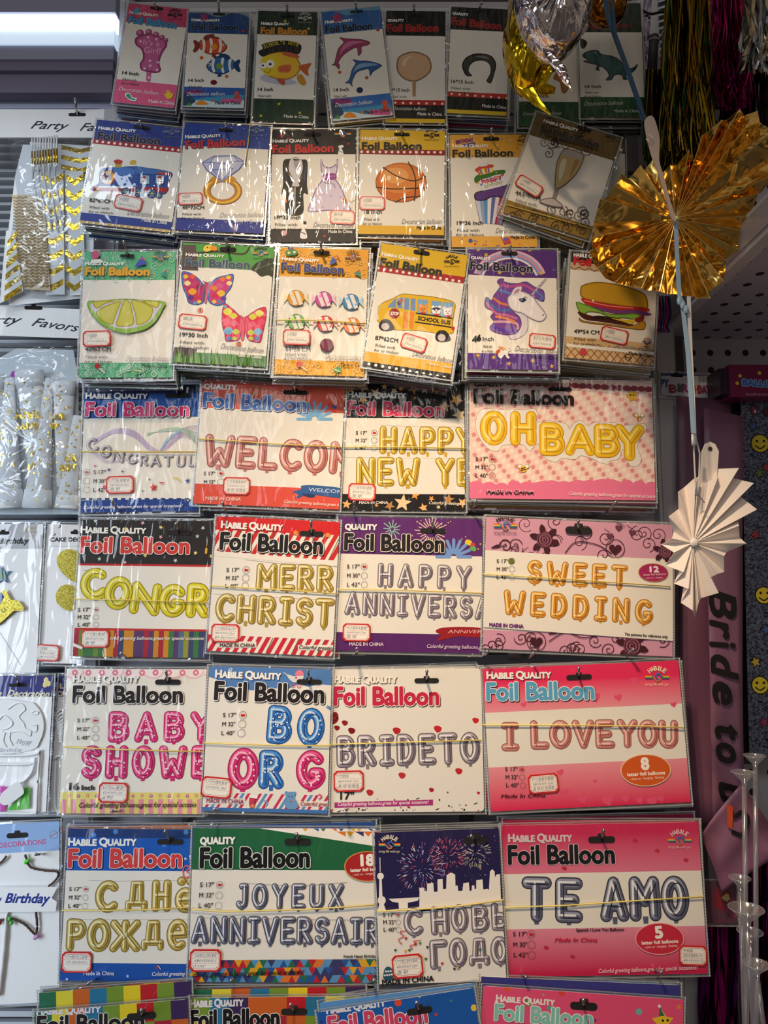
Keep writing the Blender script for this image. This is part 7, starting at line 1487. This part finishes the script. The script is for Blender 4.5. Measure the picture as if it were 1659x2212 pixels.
# ================================================================== NEXT BAY ON THE FAR SIDE: PERFORATED BOARD, SHELF, HANGING GOODS
def holes(name, col, pitch, r, ax):
    m, t, b = newmat(name); g = t.nodes.new('ShaderNodeNewGeometry'); s = t.nodes.new('ShaderNodeSeparateXYZ'); t.links.new(g.outputs['Position'], s.inputs[0]); acc = None
    for a in ax:
        d = t.nodes.new('ShaderNodeMath'); d.operation = 'DIVIDE'; d.inputs[1].default_value = pitch; t.links.new(s.outputs[a], d.inputs[0])
        f = t.nodes.new('ShaderNodeMath'); f.operation = 'FRACT'; t.links.new(d.outputs[0], f.inputs[0])
        u = t.nodes.new('ShaderNodeMath'); u.operation = 'SUBTRACT'; u.inputs[1].default_value = .5; t.links.new(f.outputs[0], u.inputs[0])
        w = t.nodes.new('ShaderNodeMath'); w.operation = 'MULTIPLY'; t.links.new(u.outputs[0], w.inputs[0]); t.links.new(u.outputs[0], w.inputs[1])
        if acc is None: acc = w
        else:
            p = t.nodes.new('ShaderNodeMath'); p.operation = 'ADD'; t.links.new(acc.outputs[0], p.inputs[0]); t.links.new(w.outputs[0], p.inputs[1]); acc = p
    c = t.nodes.new('ShaderNodeMath'); c.operation = 'LESS_THAN'; c.inputs[1].default_value = (r/pitch)**2; t.links.new(acc.outputs[0], c.inputs[0])
    mx = t.nodes.new('ShaderNodeMix'); mx.data_type = 'RGBA'; mx.inputs[6].default_value = lin(col); mx.inputs[7].default_value = lin((16, 16, 20)); t.links.new(c.outputs[0], mx.inputs[0]); t.links.new(mx.outputs[2], b.inputs['Base Color'])
    b.inputs['Roughness'].default_value = .5
    return m
PEG = holes('perforated_board', (196, 194, 208), .034, .0062, (0, 2)); PEGS = holes('perforated_shelf', (190, 186, 204), .040, .0066, (0, 1))
bx0 = rp[1]+.006; bx1 = X(2300, 1106, 0)
g = MB(); g.box(bx0, bx1, .03, .045, zb, zt, PEG); tag(g.build('wall_rear_right'), kind='structure')
sz = Z(733, -.03); sx0 = P(1434, 733, -.03).x
root = thing('display_shelf', 'perforated pale metal shelf seen from underneath, above the sash', 'shelf', (sx0, .03, sz))
g = MB(); g.box(0, bx1-sx0, -.62, 0, 0, .012, PEGS); g.build('shelf_panel', root)
g = MB(); g.box(-.020, .0, -.62, -.0, -.004, .05, WHT); g.box(-.024, -.020, -.62, 0, .004, .04, flat((170,168,178), .4)); g.build('shelf_edge', root)
g = MB(); g.box(.0, bx1-sx0, -.63, -.62, -.01, .05, WHT); g.build('front_lip', root)

# ---- gold rosette fan
GOLD = foil('gold_foil', (246, 200, 112), .12, 17, .6, .02, 1.5); GOLD2 = foil('bright_gold_foil', (232, 196, 40), .10, 14, .4, .02, 2.0); SILV = foil('silver_foil', (222, 214, 220), .07, 20, .55, .02, 2.0)
def rosette(name, label, cx, cy, pts, d, mat, fold, group=None, jag=.0, sub=5):
    c = P(cx, cy, d); root = thing(name, label, 'paper fan', c, group); g = MB(); out = []
    for p in pts:
        q = P(p[0], p[1], d); out.append((q.x-c.x, q.z-c.z))
    n = len(out); rows = []
    for i, p in enumerate(out):
        s = fold if i % 2 else -fold; L = math.hypot(*p); row = []
        for j in range(sub+1):
            t = .02+.98*j/sub; row.append((p[0]*t, s*(t**.8)*min(1, .4+L*4), p[1]*t))
        rows.append(row)
    vs = [v for r_ in rows for v in r_]; m = sub+1; fs = []
    for i in range(n):
        a, b = i, (i+1) % n
        for j in range(sub): fs.append((a*m+j, b*m+j, b*m+j+1, a*m+j+1))
    g.add(vs, fs, mat); o = g.build('pleated_foil' if mat is GOLD else 'pleated_paper', root)
    md = o.modifiers.new('thick', 'SOLIDIFY'); md.thickness = .0005
    # crease edges
    g = MB(); cm = flat((250, 226, 150), .3, .8) if mat is GOLD else flat((236, 234, 234), .6)
    for i in range(n):
        if i % 2 == 0: g.tube([rows[i][0], rows[i][sub]], .0005, cm, 4, False)
    g.build('crease_edge', root)
    g = MB(); g.ball((0, -.004, 0), .006, cm, 6, (1, .6, 1)); g.build('centre_knot', root)
    return root
GP = []
raw = [(1484,330),(1506,345),(1512,300),(1530,279),(1552,268),(1575,251),(1592,244),(1614,241),(1630,248),(1648,256),(1662,290),(1672,330),(1668,384),(1650,410),(1632,424),(1630,450),(1624,473),(1606,488),(1594,502),(1600,525),(1592,545),(1572,556),(1564,568),(1570,595),(1558,612),(1540,622),(1529,650),(1508,640),(1493,644),(1478,634),(1462,640),(1445,630),(1420,634),(1400,622),(1381,628),(1356,612),(1325,616),(1312,596),(1287,585),(1288,565),(1269,549),(1284,534),(1275,520),(1286,476),(1293,436),(1312,424),(1324,408),(1334,396),(1340,380),(1364,378),(1380,363),(1392,366),(1408,349),(1430,372),(1444,362),(1466,350)]
if len(raw) % 2: raw.pop()
rosette('foil_fan', 'large pleated gold foil fan hanging in front of the packs', 1459, 473, raw, .34, GOLD, .009)
# paper loop and ribbons carrying the fans
def ribbon(name, label, cat, pts, wd, mat, d, parent=None):
    g = MB(); q = [P(p[0], p[1], d if len(p) < 3 else p[2]) for p in pts]; o0 = Vector((0, 0, 0)) if not parent else parent.location; w = wd*.00066
    vs = []
    for p in q: vs += [(p.x-o0.x-w/2, p.y-o0.y, p.z-o0.z), (p.x-o0.x+w/2, p.y-o0.y, p.z-o0.z), (p.x-o0.x+w/2, p.y-o0.y+.0006, p.z-o0.z), (p.x-o0.x-w/2, p.y-o0.y+.0006, p.z-o0.z)]
    fs = []
    for i in range(len(q)-1):
        for a in range(4): fs.append((i*4+a, i*4+(a+1) % 4, (i+1)*4+(a+1) % 4, (i+1)*4+a))
    g.add(vs, fs, mat); o = g.build(name, parent)
    if label: tag(o, label, cat)
    return o
BLUE = flat((48, 82, 116), .4); PBLUE = flat((150, 182, 214), .35); WHS = flat((214, 214, 220), .5)
ribbon('hanging_ribbon', 'slate blue ribbon running down from the ceiling to the gold fan', 'ribbon', [(1296,-60,.36), (1315,40,.36), (1352,140,.36), (1378,215,.36), (1392,262,.36)], 12, BLUE, .36)
ribbon('hanging_ribbon', 'second narrower slate blue ribbon beside the dinosaur pack', 'ribbon', [(1316,-60,.362), (1330,80,.362), (1360,170,.362), (1396,262,.362)], 7, flat((42, 74, 106), .4), .362)
root = thing('fan_stick', 'beige paper tab and stick in front of the gold fan', 'stick', P(1405, 260, .37))
g = MB(); o0 = root.location; q = []
for p in catmull([(1393,264),(1398,253),(1408,250),(1416,262),(1425,300),(1424,345),(1434,380),(1450,440),(1461,474),(1453,474),(1440,430),(1424,375),(1410,340),(1398,295)], True, 3): w = P(p[0], p[1], .375)-o0; q.append((w.x, w.z, w.y))
if area2([(p[0], p[1]) for p in q]) < 0: q = q[::-1]
n = len(q)
for t in tris2d([(p[0], p[1]) for p in q]):
    tt = [(q[i][0], q[i][1]) for i in t]; t = t if area2(tt) > 0 else t[::-1]
    g.add([(q[i][0], q[i][2], q[i][1]) for i in t]+[(q[i][0], q[i][2]+.003, q[i][1]) for i in t], [(0, 1, 2), (5, 4, 3)], flat((196, 176, 168), .6))
for i in range(n):
    a_, b_ = q[i], q[(i+1) % n]; g.add([(a_[0], a_[2], a_[1]), (a_[0], a_[2]+.003, a_[1]), (b_[0], b_[2]+.003, b_[1]), (b_[0], b_[2], b_[1])], [(0, 1, 2, 3)], flat((196, 176, 168), .6))
g.build('paper_tab', root)
g = MB(); g.tube([P(1396,300,.377)-o0, P(1403,306,.38)-o0, P(1409,298,.38)-o0, P(1402,290,.378)-o0], .0008, WHS, 5); g.build('string_loop', root)
ribbon('hanging_ribbon', 'pale blue ribbon falling from the gold fan centre', 'ribbon', [(1460,478,.366), (1463,560,.37), (1468,640,.37), (1474,652,.37), (1486,760,.37), (1493,860,.37), (1498,936,.37)], 9, PBLUE, .37)
ribbon('hanging_ribbon', 'white ribbon under the gold fan beside the pale blue one', 'ribbon', [(1488,640,.368), (1492,760,.368), (1497,860,.368), (1500,936,.368)], 8, WHS, .368)
g = MB()
for i in range(3): p = P(1468+i*7, 650+i*9, .372); g.ball(tuple(p), .004, PBLUE, 5, (1, .7, 1.6))
tag(g.build('ribbon_knot'), 'small blue knot tying the ribbons below the gold fan', 'knot')
# ---- white paper fan
WP = [(1503,1030),(1508,1050),(1544,1034),(1554,1010),(1588,1014),(1590,1030),(1620,1046),(1606,1070),(1628,1102),(1600,1120),(1590,1137),(1604,1160),(1606,1175),(1575,1192),(1559,1202),(1570,1235),(1545,1240),(1530,1252),(1546,1281),(1520,1292),(1503,1302),(1508,1333),(1490,1318),(1476,1302),(1482,1272),(1460,1260),(1472,1236),(1442,1221),(1452,1194),(1432,1175),(1448,1164),(1459,1148),(1440,1117),(1470,1098),(1460,1064),(1484,1050),(1496,1034),(1500,1040)]
WPAP = flat((240, 230, 226), .65)
wf = rosette('paper_fan', 'white pleated paper fan hanging beside the sweet wedding pack', 1497, 1173, WP, .33, WPAP, .012)
o0 = wf.location; g = MB(); pts2 = []
for x, y in ((1513,1050), (1517,975), (1524,958), (1534,954), (1545,959), (1553,975), (1548,1040)): p = P(x, y, .325); pts2.append((p.x-o0.x, p.z-o0.z))
q = pts2 if area2(pts2) > 0 else pts2[::-1]; n = len(q); y_ = -.325-o0.y
g.add([(p[0], y_, p[1]) for p in q]+[(p[0], y_+.003, p[1]) for p in q], [tuple(range(n)), tuple(reversed(range(n, 2*n)))]+[(i, i+n, (i+1) % n+n, (i+1) % n) for i in range(n)], WPAP); g.build('paper_tab', wf)
p = P(1534, 969, .3262)-o0; g = MB(); g.ball(tuple(p), .0032, flat((60, 54, 54), .5), 6, (1, .3, 1)); g.build('eyelet', wf)
g = MB()
g.tube([P(1500,934,.36)-o0, P(1499,975,.352)-o0, P(1502,1040,.348)-o0, P(1506,1072,.348)-o0], .0012, WHS, 6); g.tube([P(1500,934,.36)-o0, P(1512,980,.352)-o0, P(1510,1040,.348)-o0, P(1506,1072,.348)-o0], .0012, WHS, 6)
g.tube([P(1499,938,.36)-o0, P(1499,962,.358)-o0], .0035, WPL, 8); g.tube([P(1503,1078,.348)-o0, P(1501,1070,.348)-o0, P(1506,1066,.348)-o0, P(1522,1086,.348)-o0], .0007, CHROME, 6); g.build('hanging_string', wf, True)

# ---- inflated foil balloons
def balloon(name, label, pts, d, depth, mat, tails=()):
    c0 = P(sum(p[0] for p in pts)/len(pts), sum(p[1] for p in pts)/len(pts), d); root = thing(name, label, 'balloon', c0, 'inflated foil balloons'); g = MB()
    q = []
    for p in catmull(pts, True, 6): w = P(p[0], p[1], d); q.append((w.x-c0.x, w.z-c0.z))
    N = len(q); ts = [0, .03, .08, .16, .28, .45, .65, .85, 1.0]; vs = []; fs = []; r2 = random.Random(len(pts))
    for side in (-1, 1):
        base = len(vs)
        for t in ts[:-1]:
            h = depth*math.sqrt(max(0, 1-(1-t)**2))
            for i, p in enumerate(q):
                pk_ = 1+.06*math.sin(i*2.1)*(1-t)
                vs.append((p[0]*(1-t), side*h*pk_, p[1]*(1-t)))
        vs.append((0, side*depth, 0)); ap = len(vs)-1
        for k_ in range(len(ts)-2):
            for i in range(N):
                a, b, c2, e = base+k_*N+i, base+k_*N+(i+1) % N, base+(k_+1)*N+(i+1) % N, base+(k_+1)*N+i
                fs.append((a, b, c2, e) if side < 0 else (a, e, c2, b))
        for i in range(N): fs.append((base+(len(ts)-2)*N+i, base+(len(ts)-2)*N+(i+1) % N, ap))
    g.add(vs, fs, mat); g.build('foil_skin', root, True)
    for nm, tp, m in tails:
        g = MB(); qq = []
        for p in tp: w = P(p[0], p[1], d+.004); qq.append((w.x-c0.x, w.z-c0.z))
        if area2(qq) < 0: qq = qq[::-1]
        n = len(qq); r2 = random.Random(n)
        g.add([(p[0], -.004+r2.uniform(-.004,.004), p[1]) for p in qq]+[(p[0], -.001, p[1]) for p in qq], [tuple(range(n)), tuple(reversed(range(n, 2*n)))]+[(i, i+n, (i+1) % n+n, (i+1) % n) for i in range(n)], m); g.build(nm, root)
    return root
balloon('foil_balloon', 'shiny yellow gold foil balloon behind the silver one', [(1108,-30),(1180,-40),(1215,60),(1205,120),(1178,150),(1150,195),(1120,190),(1098,150),(1086,90),(1096,30)], .30, .055, GOLD2,
        (('filling_tab', [(1165,186),(1180,184),(1200,190),(1198,200),(1175,204),(1150,196)], GOLD2), ('tail', [(1118,186),(1150,192),(1165,215),(1190,246),(1160,228),(1130,206)], GOLD2), ('tail', [(1150,120),(1185,125),(1192,160),(1180,182),(1150,190),(1130,160)], GOLD2)))
balloon('foil_balloon', 'shiny silver foil balloon with pink tipped tail above the packs', [(1112,-40),(1200,-50),(1268,-30),(1276,30),(1255,80),(1226,112),(1195,122),(1166,108),(1140,70),(1118,30)], .44, .055, SILV,
        (('filling_tab', [(1200,44),(1240,40),(1262,44),(1270,58),(1262,72),(1240,72),(1215,62)], SILV), ('tail', [(1170,100),(1200,110),(1214,140),(1226,165),(1236,194),(1215,172),(1200,145),(1178,125)], SILV), ('tail_print', [(1206,148),(1220,150),(1226,166),(1222,172),(1210,160)], flat((206, 60, 70), .3)), ('reflection_patch', [(1200,56),(1262,30),(1272,-20),(1240,-30),(1215,20)], foil('rose_reflection_foil', (226,180,170), .1, 40, .6))))  # rose patch puts a warm reflection into the silver skin's colour
balloon('foil_balloon', 'dark gold foil balloon hanging at the top above the dinosaur pack', [(1270,-60),(1350,-70),(1352,20),(1338,46),(1318,54),(1292,50),(1270,20)], .28, .03, foil('amber_foil', (150, 96, 30), .15, 26, .5), ())
# ---- tinsel curtains
def tinsel(name, label, x0, x1, ytop, ybot, d0, d1, n, mat, wd, seed, wob=6, shape=None, cat='tinsel'):
    r2 = random.Random(seed); g = MB()
    for i in range(n):
        x = r2.uniform(x0, x1); d = r2.uniform(d0, d1); yb = (shape(x) if shape else ybot)+r2.uniform(-40, 30); yt = ytop; m = 7; a = r2.uniform(0, 6.28); ph = r2.uniform(0, 6.28); w = wd*r2.uniform(.6, 1.3)
        prev = None
        for j in range(m+1):
            t = j/m; p = P(x+wob*math.sin(ph+t*5+i)*t*1.4, yt+(yb-yt)*t, d); aa = a+t*r2.uniform(-2.0, 2.0)
            e = (p.x-w*math.cos(aa), p.y-w*math.sin(aa), p.z); f = (p.x+w*math.cos(aa), p.y+w*math.sin(aa), p.z)
            if prev: g.add([prev[0], prev[1], f, e], [(0, 1, 2, 3)], mat if not isinstance(mat, list) else mat[i % len(mat)])
            prev = (e, f)
    return tag(g.build(name), label, cat)
FG = lambda n, c, r=.22: flat(c, r, 1.0, n)
GT = [FG('olive_tinsel', (150, 118, 30)), FG('dark_tinsel', (70, 58, 14)), FG('green_tinsel', (30, 90, 50)), FG('gold_tinsel', (206, 170, 70))]
tinsel('tinsel_curtain', 'dark gold tinsel fringe hanging above the gold foil fan', 1440, 1528, -60, 320, .19, .27, 560, GT, .0014, 3, 14, lambda x: 345-abs(x-1455)*.35)
tinsel('tinsel_curtain', 'magenta tinsel fringe hanging between the gold and silver tinsel', 1540, 1606, -60, 210, .13, .18, 420, [FG('magenta_tinsel', (170, 24, 110)), FG('plum_tinsel', (96, 14, 70)), FG('rose_tinsel', (206, 60, 130))], .0014, 5, 14)
tinsel('tinsel_curtain', 'silver holographic tinsel garland at the top corner', 1612, 1690, -40, 130, .24, .34, 200, [FG('silver_tinsel', (206, 206, 216)), FG('ice_tinsel', (170, 200, 206)), FG('warm_silver_tinsel', (226, 206, 170))], .0024, 7, 12)
tinsel('tinsel_curtain', 'dark shaded tinsel fringe behind the gold fan', 1560, 1690, -30, 300, .05, .11, 170, [FG('black_tinsel', (40, 30, 36)), FG('plum_tinsel', (96, 14, 70))], .0022, 8, 8)
tinsel('tinsel_curtain', 'green and olive tinsel strand starting below the party poppers', 1396, 1444, 150, 400, .12, .17, 190, [FG('green_tinsel', (30, 90, 50)), FG('black_tinsel', (40, 30, 36)), FG('olive_tinsel', (150, 118, 30))], .0015, 9, 10)
# slatted louvre and two poppers at the top
g = MB(); LV = flat((214, 222, 240), .4)
a, b = P(1378, 150, .02), P(1462, -40, .02)
for i in range(13):
    z = a.z+(b.z-a.z)*i/13; g.add([(a.x, -.02, z), (b.x, -.02, z+.028), (b.x, -.012, z+.036), (a.x, -.012, z+.008)], [(0,1,2,3)], LV); g.add([(a.x, -.02, z), (b.x, -.02, z+.028), (b.x, -.02, z+.025), (a.x, -.02, z-.003)], [(0,3,2,1)], LV)
tag(g.build('louvre_vent'), 'pale slatted vent between the dinosaur pack and the dark gold tinsel', 'vent')
def popper(px, py0, py1, d, label, col):
    p = P(px, py1, d); t = P(px+4, py0, d); root = thing('confetti_popper', label, 'party popper', p, 'confetti poppers'); u = mpp(px, py1, d)
    g = MB(); g.tube([(0, 0, 0), (t-p)*.98, (t-p)], 11*u, flat(col, .45), 16); g.build('tube', root, True)
    g = MB(); v = (t-p); g.tube([v*.84, v*.88], 12.5*u, flat((226, 220, 214), .3, .8), 16); g.build('band', root)
    g = MB(); g.ball(tuple(v), 11*u, flat(col, .45), 8, (1, 1, .35)); g.build('cap', root, True)
popper(1408, 80, 155, .10, 'grey party popper tube close to the dinosaur pack', (90, 84, 92)); popper(1438, 62, 140, .09, 'grey party popper tube in front of the pale slatted vent', (120, 114, 124))
root = thing('window_cane', 'tall iridescent white strip beside the dinosaur pack', 'strip', P(1396, 170, .12)); o0 = root.location
g = MB(); a, b = P(1388, 170, .12)-o0, P(1402, -40, .12)-o0; g.tube([a, b], .0075, foil('iridescent_foil', (214, 206, 236), .2, 18, .4), 8); g.build('strip_body', root)
root.name = 'iridescent_strip'
def cable():
    g = MB(); g.tube(catmull([tuple(P(x, y, .13)) for x, y in ((1380,18), (1405,30), (1430,26), (1462,30))], False, 5), .0022, flat((30, 28, 34), .5), 6); tag(g.build('cable', None, True), 'short dark cable crossing in front of the pale slatted vent', 'cable')
cable()
# ---- sash, bags, sheets
SASH = flat((132, 90, 118), .4)
def sheet(name, label, cat, pts, d, mat, wav=.004, thick=.0008, text=None, nx=5, ny=14):
    """soft hanging cloth band given by its four corners"""
    tl, tr, br, bl = [P(p[0], p[1], d) for p in pts]; g = MB(); vs = []; c0 = (tl+tr+br+bl)/4
    for j in range(ny+1):
        for i in range(nx+1):
            u, v = i/nx, j/ny; p = tl*(1-u)*(1-v)+tr*u*(1-v)+br*u*v+bl*(1-u)*v-c0
            vs.append((p.x, p.y+wav*math.sin(u*4+v*7)-wav*.5*math.cos(v*13), p.z))
    g.add(vs, [(j*(nx+1)+i, (j+1)*(nx+1)+i, (j+1)*(nx+1)+i+1, j*(nx+1)+i+1) for j in range(ny) for i in range(nx)], mat)
    root = thing(name, label, cat, c0); o = g.build('cloth', root, True); md = o.modifiers.new('thick', 'SOLIDIFY'); md.thickness = thick
    return root
sheet('bride_ribbon', 'plain dusky pink sash band hanging behind the white fan', 'ribbon', [(1462,855),(1576,862),(1560,1790),(1470,1790)], .06, flat((118, 78, 104), .4))
rs = sheet('bride_ribbon', 'dusky pink sash with large black italic lettering', 'ribbon', [(1520,880),(1604,900),(1606,1760),(1540,1790)], .085, SASH, .002)
ca = Card(rs, rs.location.x, rs.location.z, 0, .085, .2, .9); ca.g.clip = None; ca.full(); ca.g.z = .0035
for t, x, y0, y1, h in (('B', 1530, 1272, 1334, 56), ('r', 1532, 1340, 1380, 56), ('i', 1532, 1388, 1404, 56), ('d', 1534, 1416, 1466, 56), ('e', 1538, 1474, 1520, 56), ('t', 1544, 1568, 1598, 56), ('o', 1546, 1606, 1646, 56), ('b', 1552, 1690, 1734, 56)): ca.text(t, x, y0, x+3, y1, h, None, fat=2.6, shear=.25, mat=flat((18, 14, 18), .5), n=6)
ca.done('black_lettering')
r3 = sheet('bride_ribbon', 'dusky pink sash end folded diagonally low beside the te amo pack', 'ribbon', [(1516,1800),(1600,1690),(1700,1830),(1560,1930)], .105, flat((132, 88, 116), .4), .003)
ca = Card(r3, r3.location.x, r3.location.z, 0, .105, .2, .9); ca.g.clip = None; ca.full(); ca.g.z = .006; ca.line([(1584,1762), (1600,1752), (1612,1768), (1600,1800), (1580,1795)], 9, (26,20,26), smooth=True); ca.poly([(1566,1735),(1580,1740),(1578,1790),(1568,1782)], (206,80,40)); ca.done('black_lettering')
HOLO = glitter('holographic_sheet', (40, 44, 70), (150, 160, 190), 420, .85)
hs = pack('holographic sticker sheet with smiley faces at the far edge', (1607,862), (1760,866), (1760,1640), (1612,1640), .07, (120,124,140), None, .004, False, 'sticker sheet', 'sticker_sheet')
bk = pack('black backing card standing between the pink ribbon and the holographic sheet', (1572,858), (1625,858), (1628,1650), (1582,1650), .055, (22,20,26), None, .003, False, 'backing card', 'backing_card'); bk.done('card')
hs.g.clip = None; hs.band(0, 1, None, HOLO); hs.done('card'); hs.part(.0008); hs.full()
for x, y, r in ((1642,958,22), (1650,1286,20), (1642,1480,20)): hs.disc(x, y, r, (20,18,20)); hs.disc(x, y, r-3, (206,186,40)); hs.disc(x-7, y-5, 3, BLK); hs.disc(x+8, y-5, 3, BLK); hs.line([(x-10,y+5), (x,y+11), (x+10,y+5)], 3, BLK, smooth=True)
for x, y, c in ((1628,885,(120,30,60)), (1655,890,(90,30,60)), (1640,1022,(90,120,40)), (1656,1010,(150,30,50)), (1632,1155,(140,40,60)), (1655,1360,(60,90,140)), (1632,1430,(190,160,50)), (1650,1560,(150,40,90)), (1626,920,(60,90,160))): hs.star(x, y, 14, (20,18,20), rot=20, k=.55); hs.star(x, y, 11, c, rot=20, k=.5)
hs.done('printed_smileys')
hb = pack('white pack with happy birthday lettering in the shade of the shelf', (1428,806), (1538,810), (1536,862), (1428,852), .04, (206,210,226), None, .004, True, 'party pack', 'birthday_banner_pack')
hb.full(); hb.rect(1428,806,1540,812,(60,90,150)); hb.done('card'); hb.part(.0008)
for t, x0, x1, y, c in (('PPY', 1418, 1445, 836, (60,90,160)), ('B', 1446, 1462, 848, (150,40,60)), ('I', 1465, 1470, 846, (60,110,80)), ('R', 1473, 1486, 847, (150,60,120)), ('T', 1488, 1500, 848, (60,140,120)), ('H', 1500, 1512, 849, (190,120,50)), ('DAY', 1508, 1534, 850, (150,40,80))): hb.text(t, x0, y, x1, y, 17, c, fat=1.4, n=4)
for i in range(8): hb.rect(1509+i*2.2, 812, 1510+i*2.2, 826, INK)
hb.done('printed_lettering'); hb.slot(1462, 811, 28, 7)
def carton(name, label, px0, py0, px1, py1, d, depth, col, cat):
    a, b = P(px0, py1, d), P(px1, py0, d); root = thing(name, label, cat, ((a.x+b.x)/2, -d, a.z)); g = MB(); w = (b.x-a.x)/2; g.box(-w, w, 0, depth, 0, b.z-a.z, flat(col, .35)); g.build('carton', root); return root
bc = carton('balloon_pack', 'dark magenta balloon pack under the shelf with blue lettering', 1578, 788, 1720, 858, .10, .07, (120, 20, 70), 'party pack')
ca = Card(bc, bc.location.x, bc.location.z, 0, .10, .2, .9); ca.g.clip = None; ca.full(); ca.g.z = .0006; ca.text('BALLOON', 1604, 832, 1700, 838, 13, (150,190,230), fat=3, n=8); ca.text('BALLOON', 1604, 832, 1700, 838, 13, (60,110,190), fat=1.2, n=6)
for x, y in ((1598,812), (1592,828), (1640,806)): ca.disc(x, y, 4, (226,206,70))
ca.text('balloon', 1612, 854, 1660, 854, 5, (206,190,206)); ca.done('printed_lettering')
for i, (x, cl) in enumerate(((1556, (40,30,50)), (1566, (70,24,60)), (1574, (30,34,60)))):
    c_ = carton('balloon_pack', 'thin dark pack %s beside the magenta balloon pack' % ('outermost', 'second in line', 'third in line')[i], x, 796+i*2, x+7, 852, .09+.004*i, .05, cl, 'party pack')
# bright streamer bits behind the burger pack
def streamers():
    root = thing('streamer_bundle', 'small pink and blue streamer bundle behind the hamburger pack', 'streamer', P(1432, 700, .12)); o0 = root.location
    for x, c in ((1424,(150,30,110)), (1431,(60,90,190)), (1438,(206,50,120)), (1444,(50,60,140))):
        g = MB(); g.tube(catmull([tuple(P(x, 640, .12)-o0), tuple(P(x+4, 680, .125)-o0), tuple(P(x-3, 705, .122)-o0), tuple(P(x+2, 718, .12)-o0)], False, 4), .0026, flat(c, .3, .4), 6); g.build('streamer', root, True)
streamers()
# ---- purple fringe and clear balloon sticks
PUR = [FG('purple_fringe', (110, 20, 120), .25), FG('violet_fringe', (70, 14, 90), .25), FG('magenta_fringe', (170, 30, 130), .25)]
tinsel('foil_fringe_curtain', 'purple foil fringe curtain low beside the te amo pack', 1512, 1592, 1990, 2330, .03, .06, 120, PUR, .003, 13, 3, lambda x: 2340, 'fringe curtain')
tinsel('foil_fringe_curtain', 'magenta foil fringe curtain behind the clear balloon sticks', 1606, 1700, 1800, 2330, -.01, .015, 130, PUR[::-1], .003, 14, 3, lambda x: 2340, 'fringe curtain')
CUPM = clear('cup_plastic', (236, 236, 244), .16, .14, .15, False)
def cupstick(px, py, w, h, xb, yb, d, label):
    p = P(px, py, d); u = mpp(px, py, d); root = thing('balloon_stick', label, 'balloon stick', p, 'clear balloon sticks with cups'); g = MB(); n = 20; prof = [(w/2, h*.0), (w/2*.98, -h*.04), (w*.33, -h*.35), (w*.12, -h*.72), (w*.09, -h*1.25), (w*.0, -h*1.25)]
    vs = []
    for r, z in prof:
        for i in range(n): a = 2*math.pi*i/n; vs.append((r*u*math.cos(a), r*u*math.sin(a), z*u))
    g.add(vs, [(j*n+i, (j+1)*n+i, (j+1)*n+(i+1) % n, j*n+(i+1) % n) for j in range(len(prof)-1) for i in range(n)], CUPM)
    rim = [(w/2*u*math.cos(2*math.pi*i/n), w/2*u*math.sin(2*math.pi*i/n), 0) for i in range(n+1)]; g.tube(rim, 1.3*u, CUPM, 6, False); g.build('cup', root, True)
    g = MB(); e = P(xb, yb, d)-p; g.tube([(0, 0, -h*1.1*u), tuple(e)], 5.2*u, CUPM, 10); g.build('stick', root, True)
for a in ((1630,1632,44,26,1634,2300,.20,'clear balloon stick with the highest cup beside the holographic sheet'), (1606,1668,50,26,1614,2300,.22,'clear balloon stick whose cup stands second highest'), (1598,1896,44,26,1612,2330,.19,'clear balloon stick with a cup just above the large clear cup'), (1612,1962,72,36,1634,2330,.26,'clear balloon stick with the large bright cup in front'), (1620,2012,52,24,1646,2330,.18,'clear balloon stick with a cup right below the large clear cup'), (1634,2082,54,26,1664,2330,.285,'clear balloon stick with the lowest cup over the magenta fringe')): cupstick(*a)
cb = pack('clear pouch with red flower print beside the te amo pack', (1526,1906), (1592,1904), (1590,1994), (1526,1996), .07, (96, 60, 80), None, .003, True, 'party pack', 'flower_pouch')
cb.full(); cb.blob([(1540,1930),(1560,1915),(1582,1935),(1570,1965),(1545,1960)], (130,40,60)); cb.blob([(1560,1940),(1572,1930),(1578,1950)], (206,190,120)); cb.disc(1588,1960,20,(150,60,100)); cb.done('card')
print('objects', len(bpy.data.objects), 'mats', len(bpy.data.materials), 'faces', sum(len(m.polygons) for m in bpy.data.meshes))
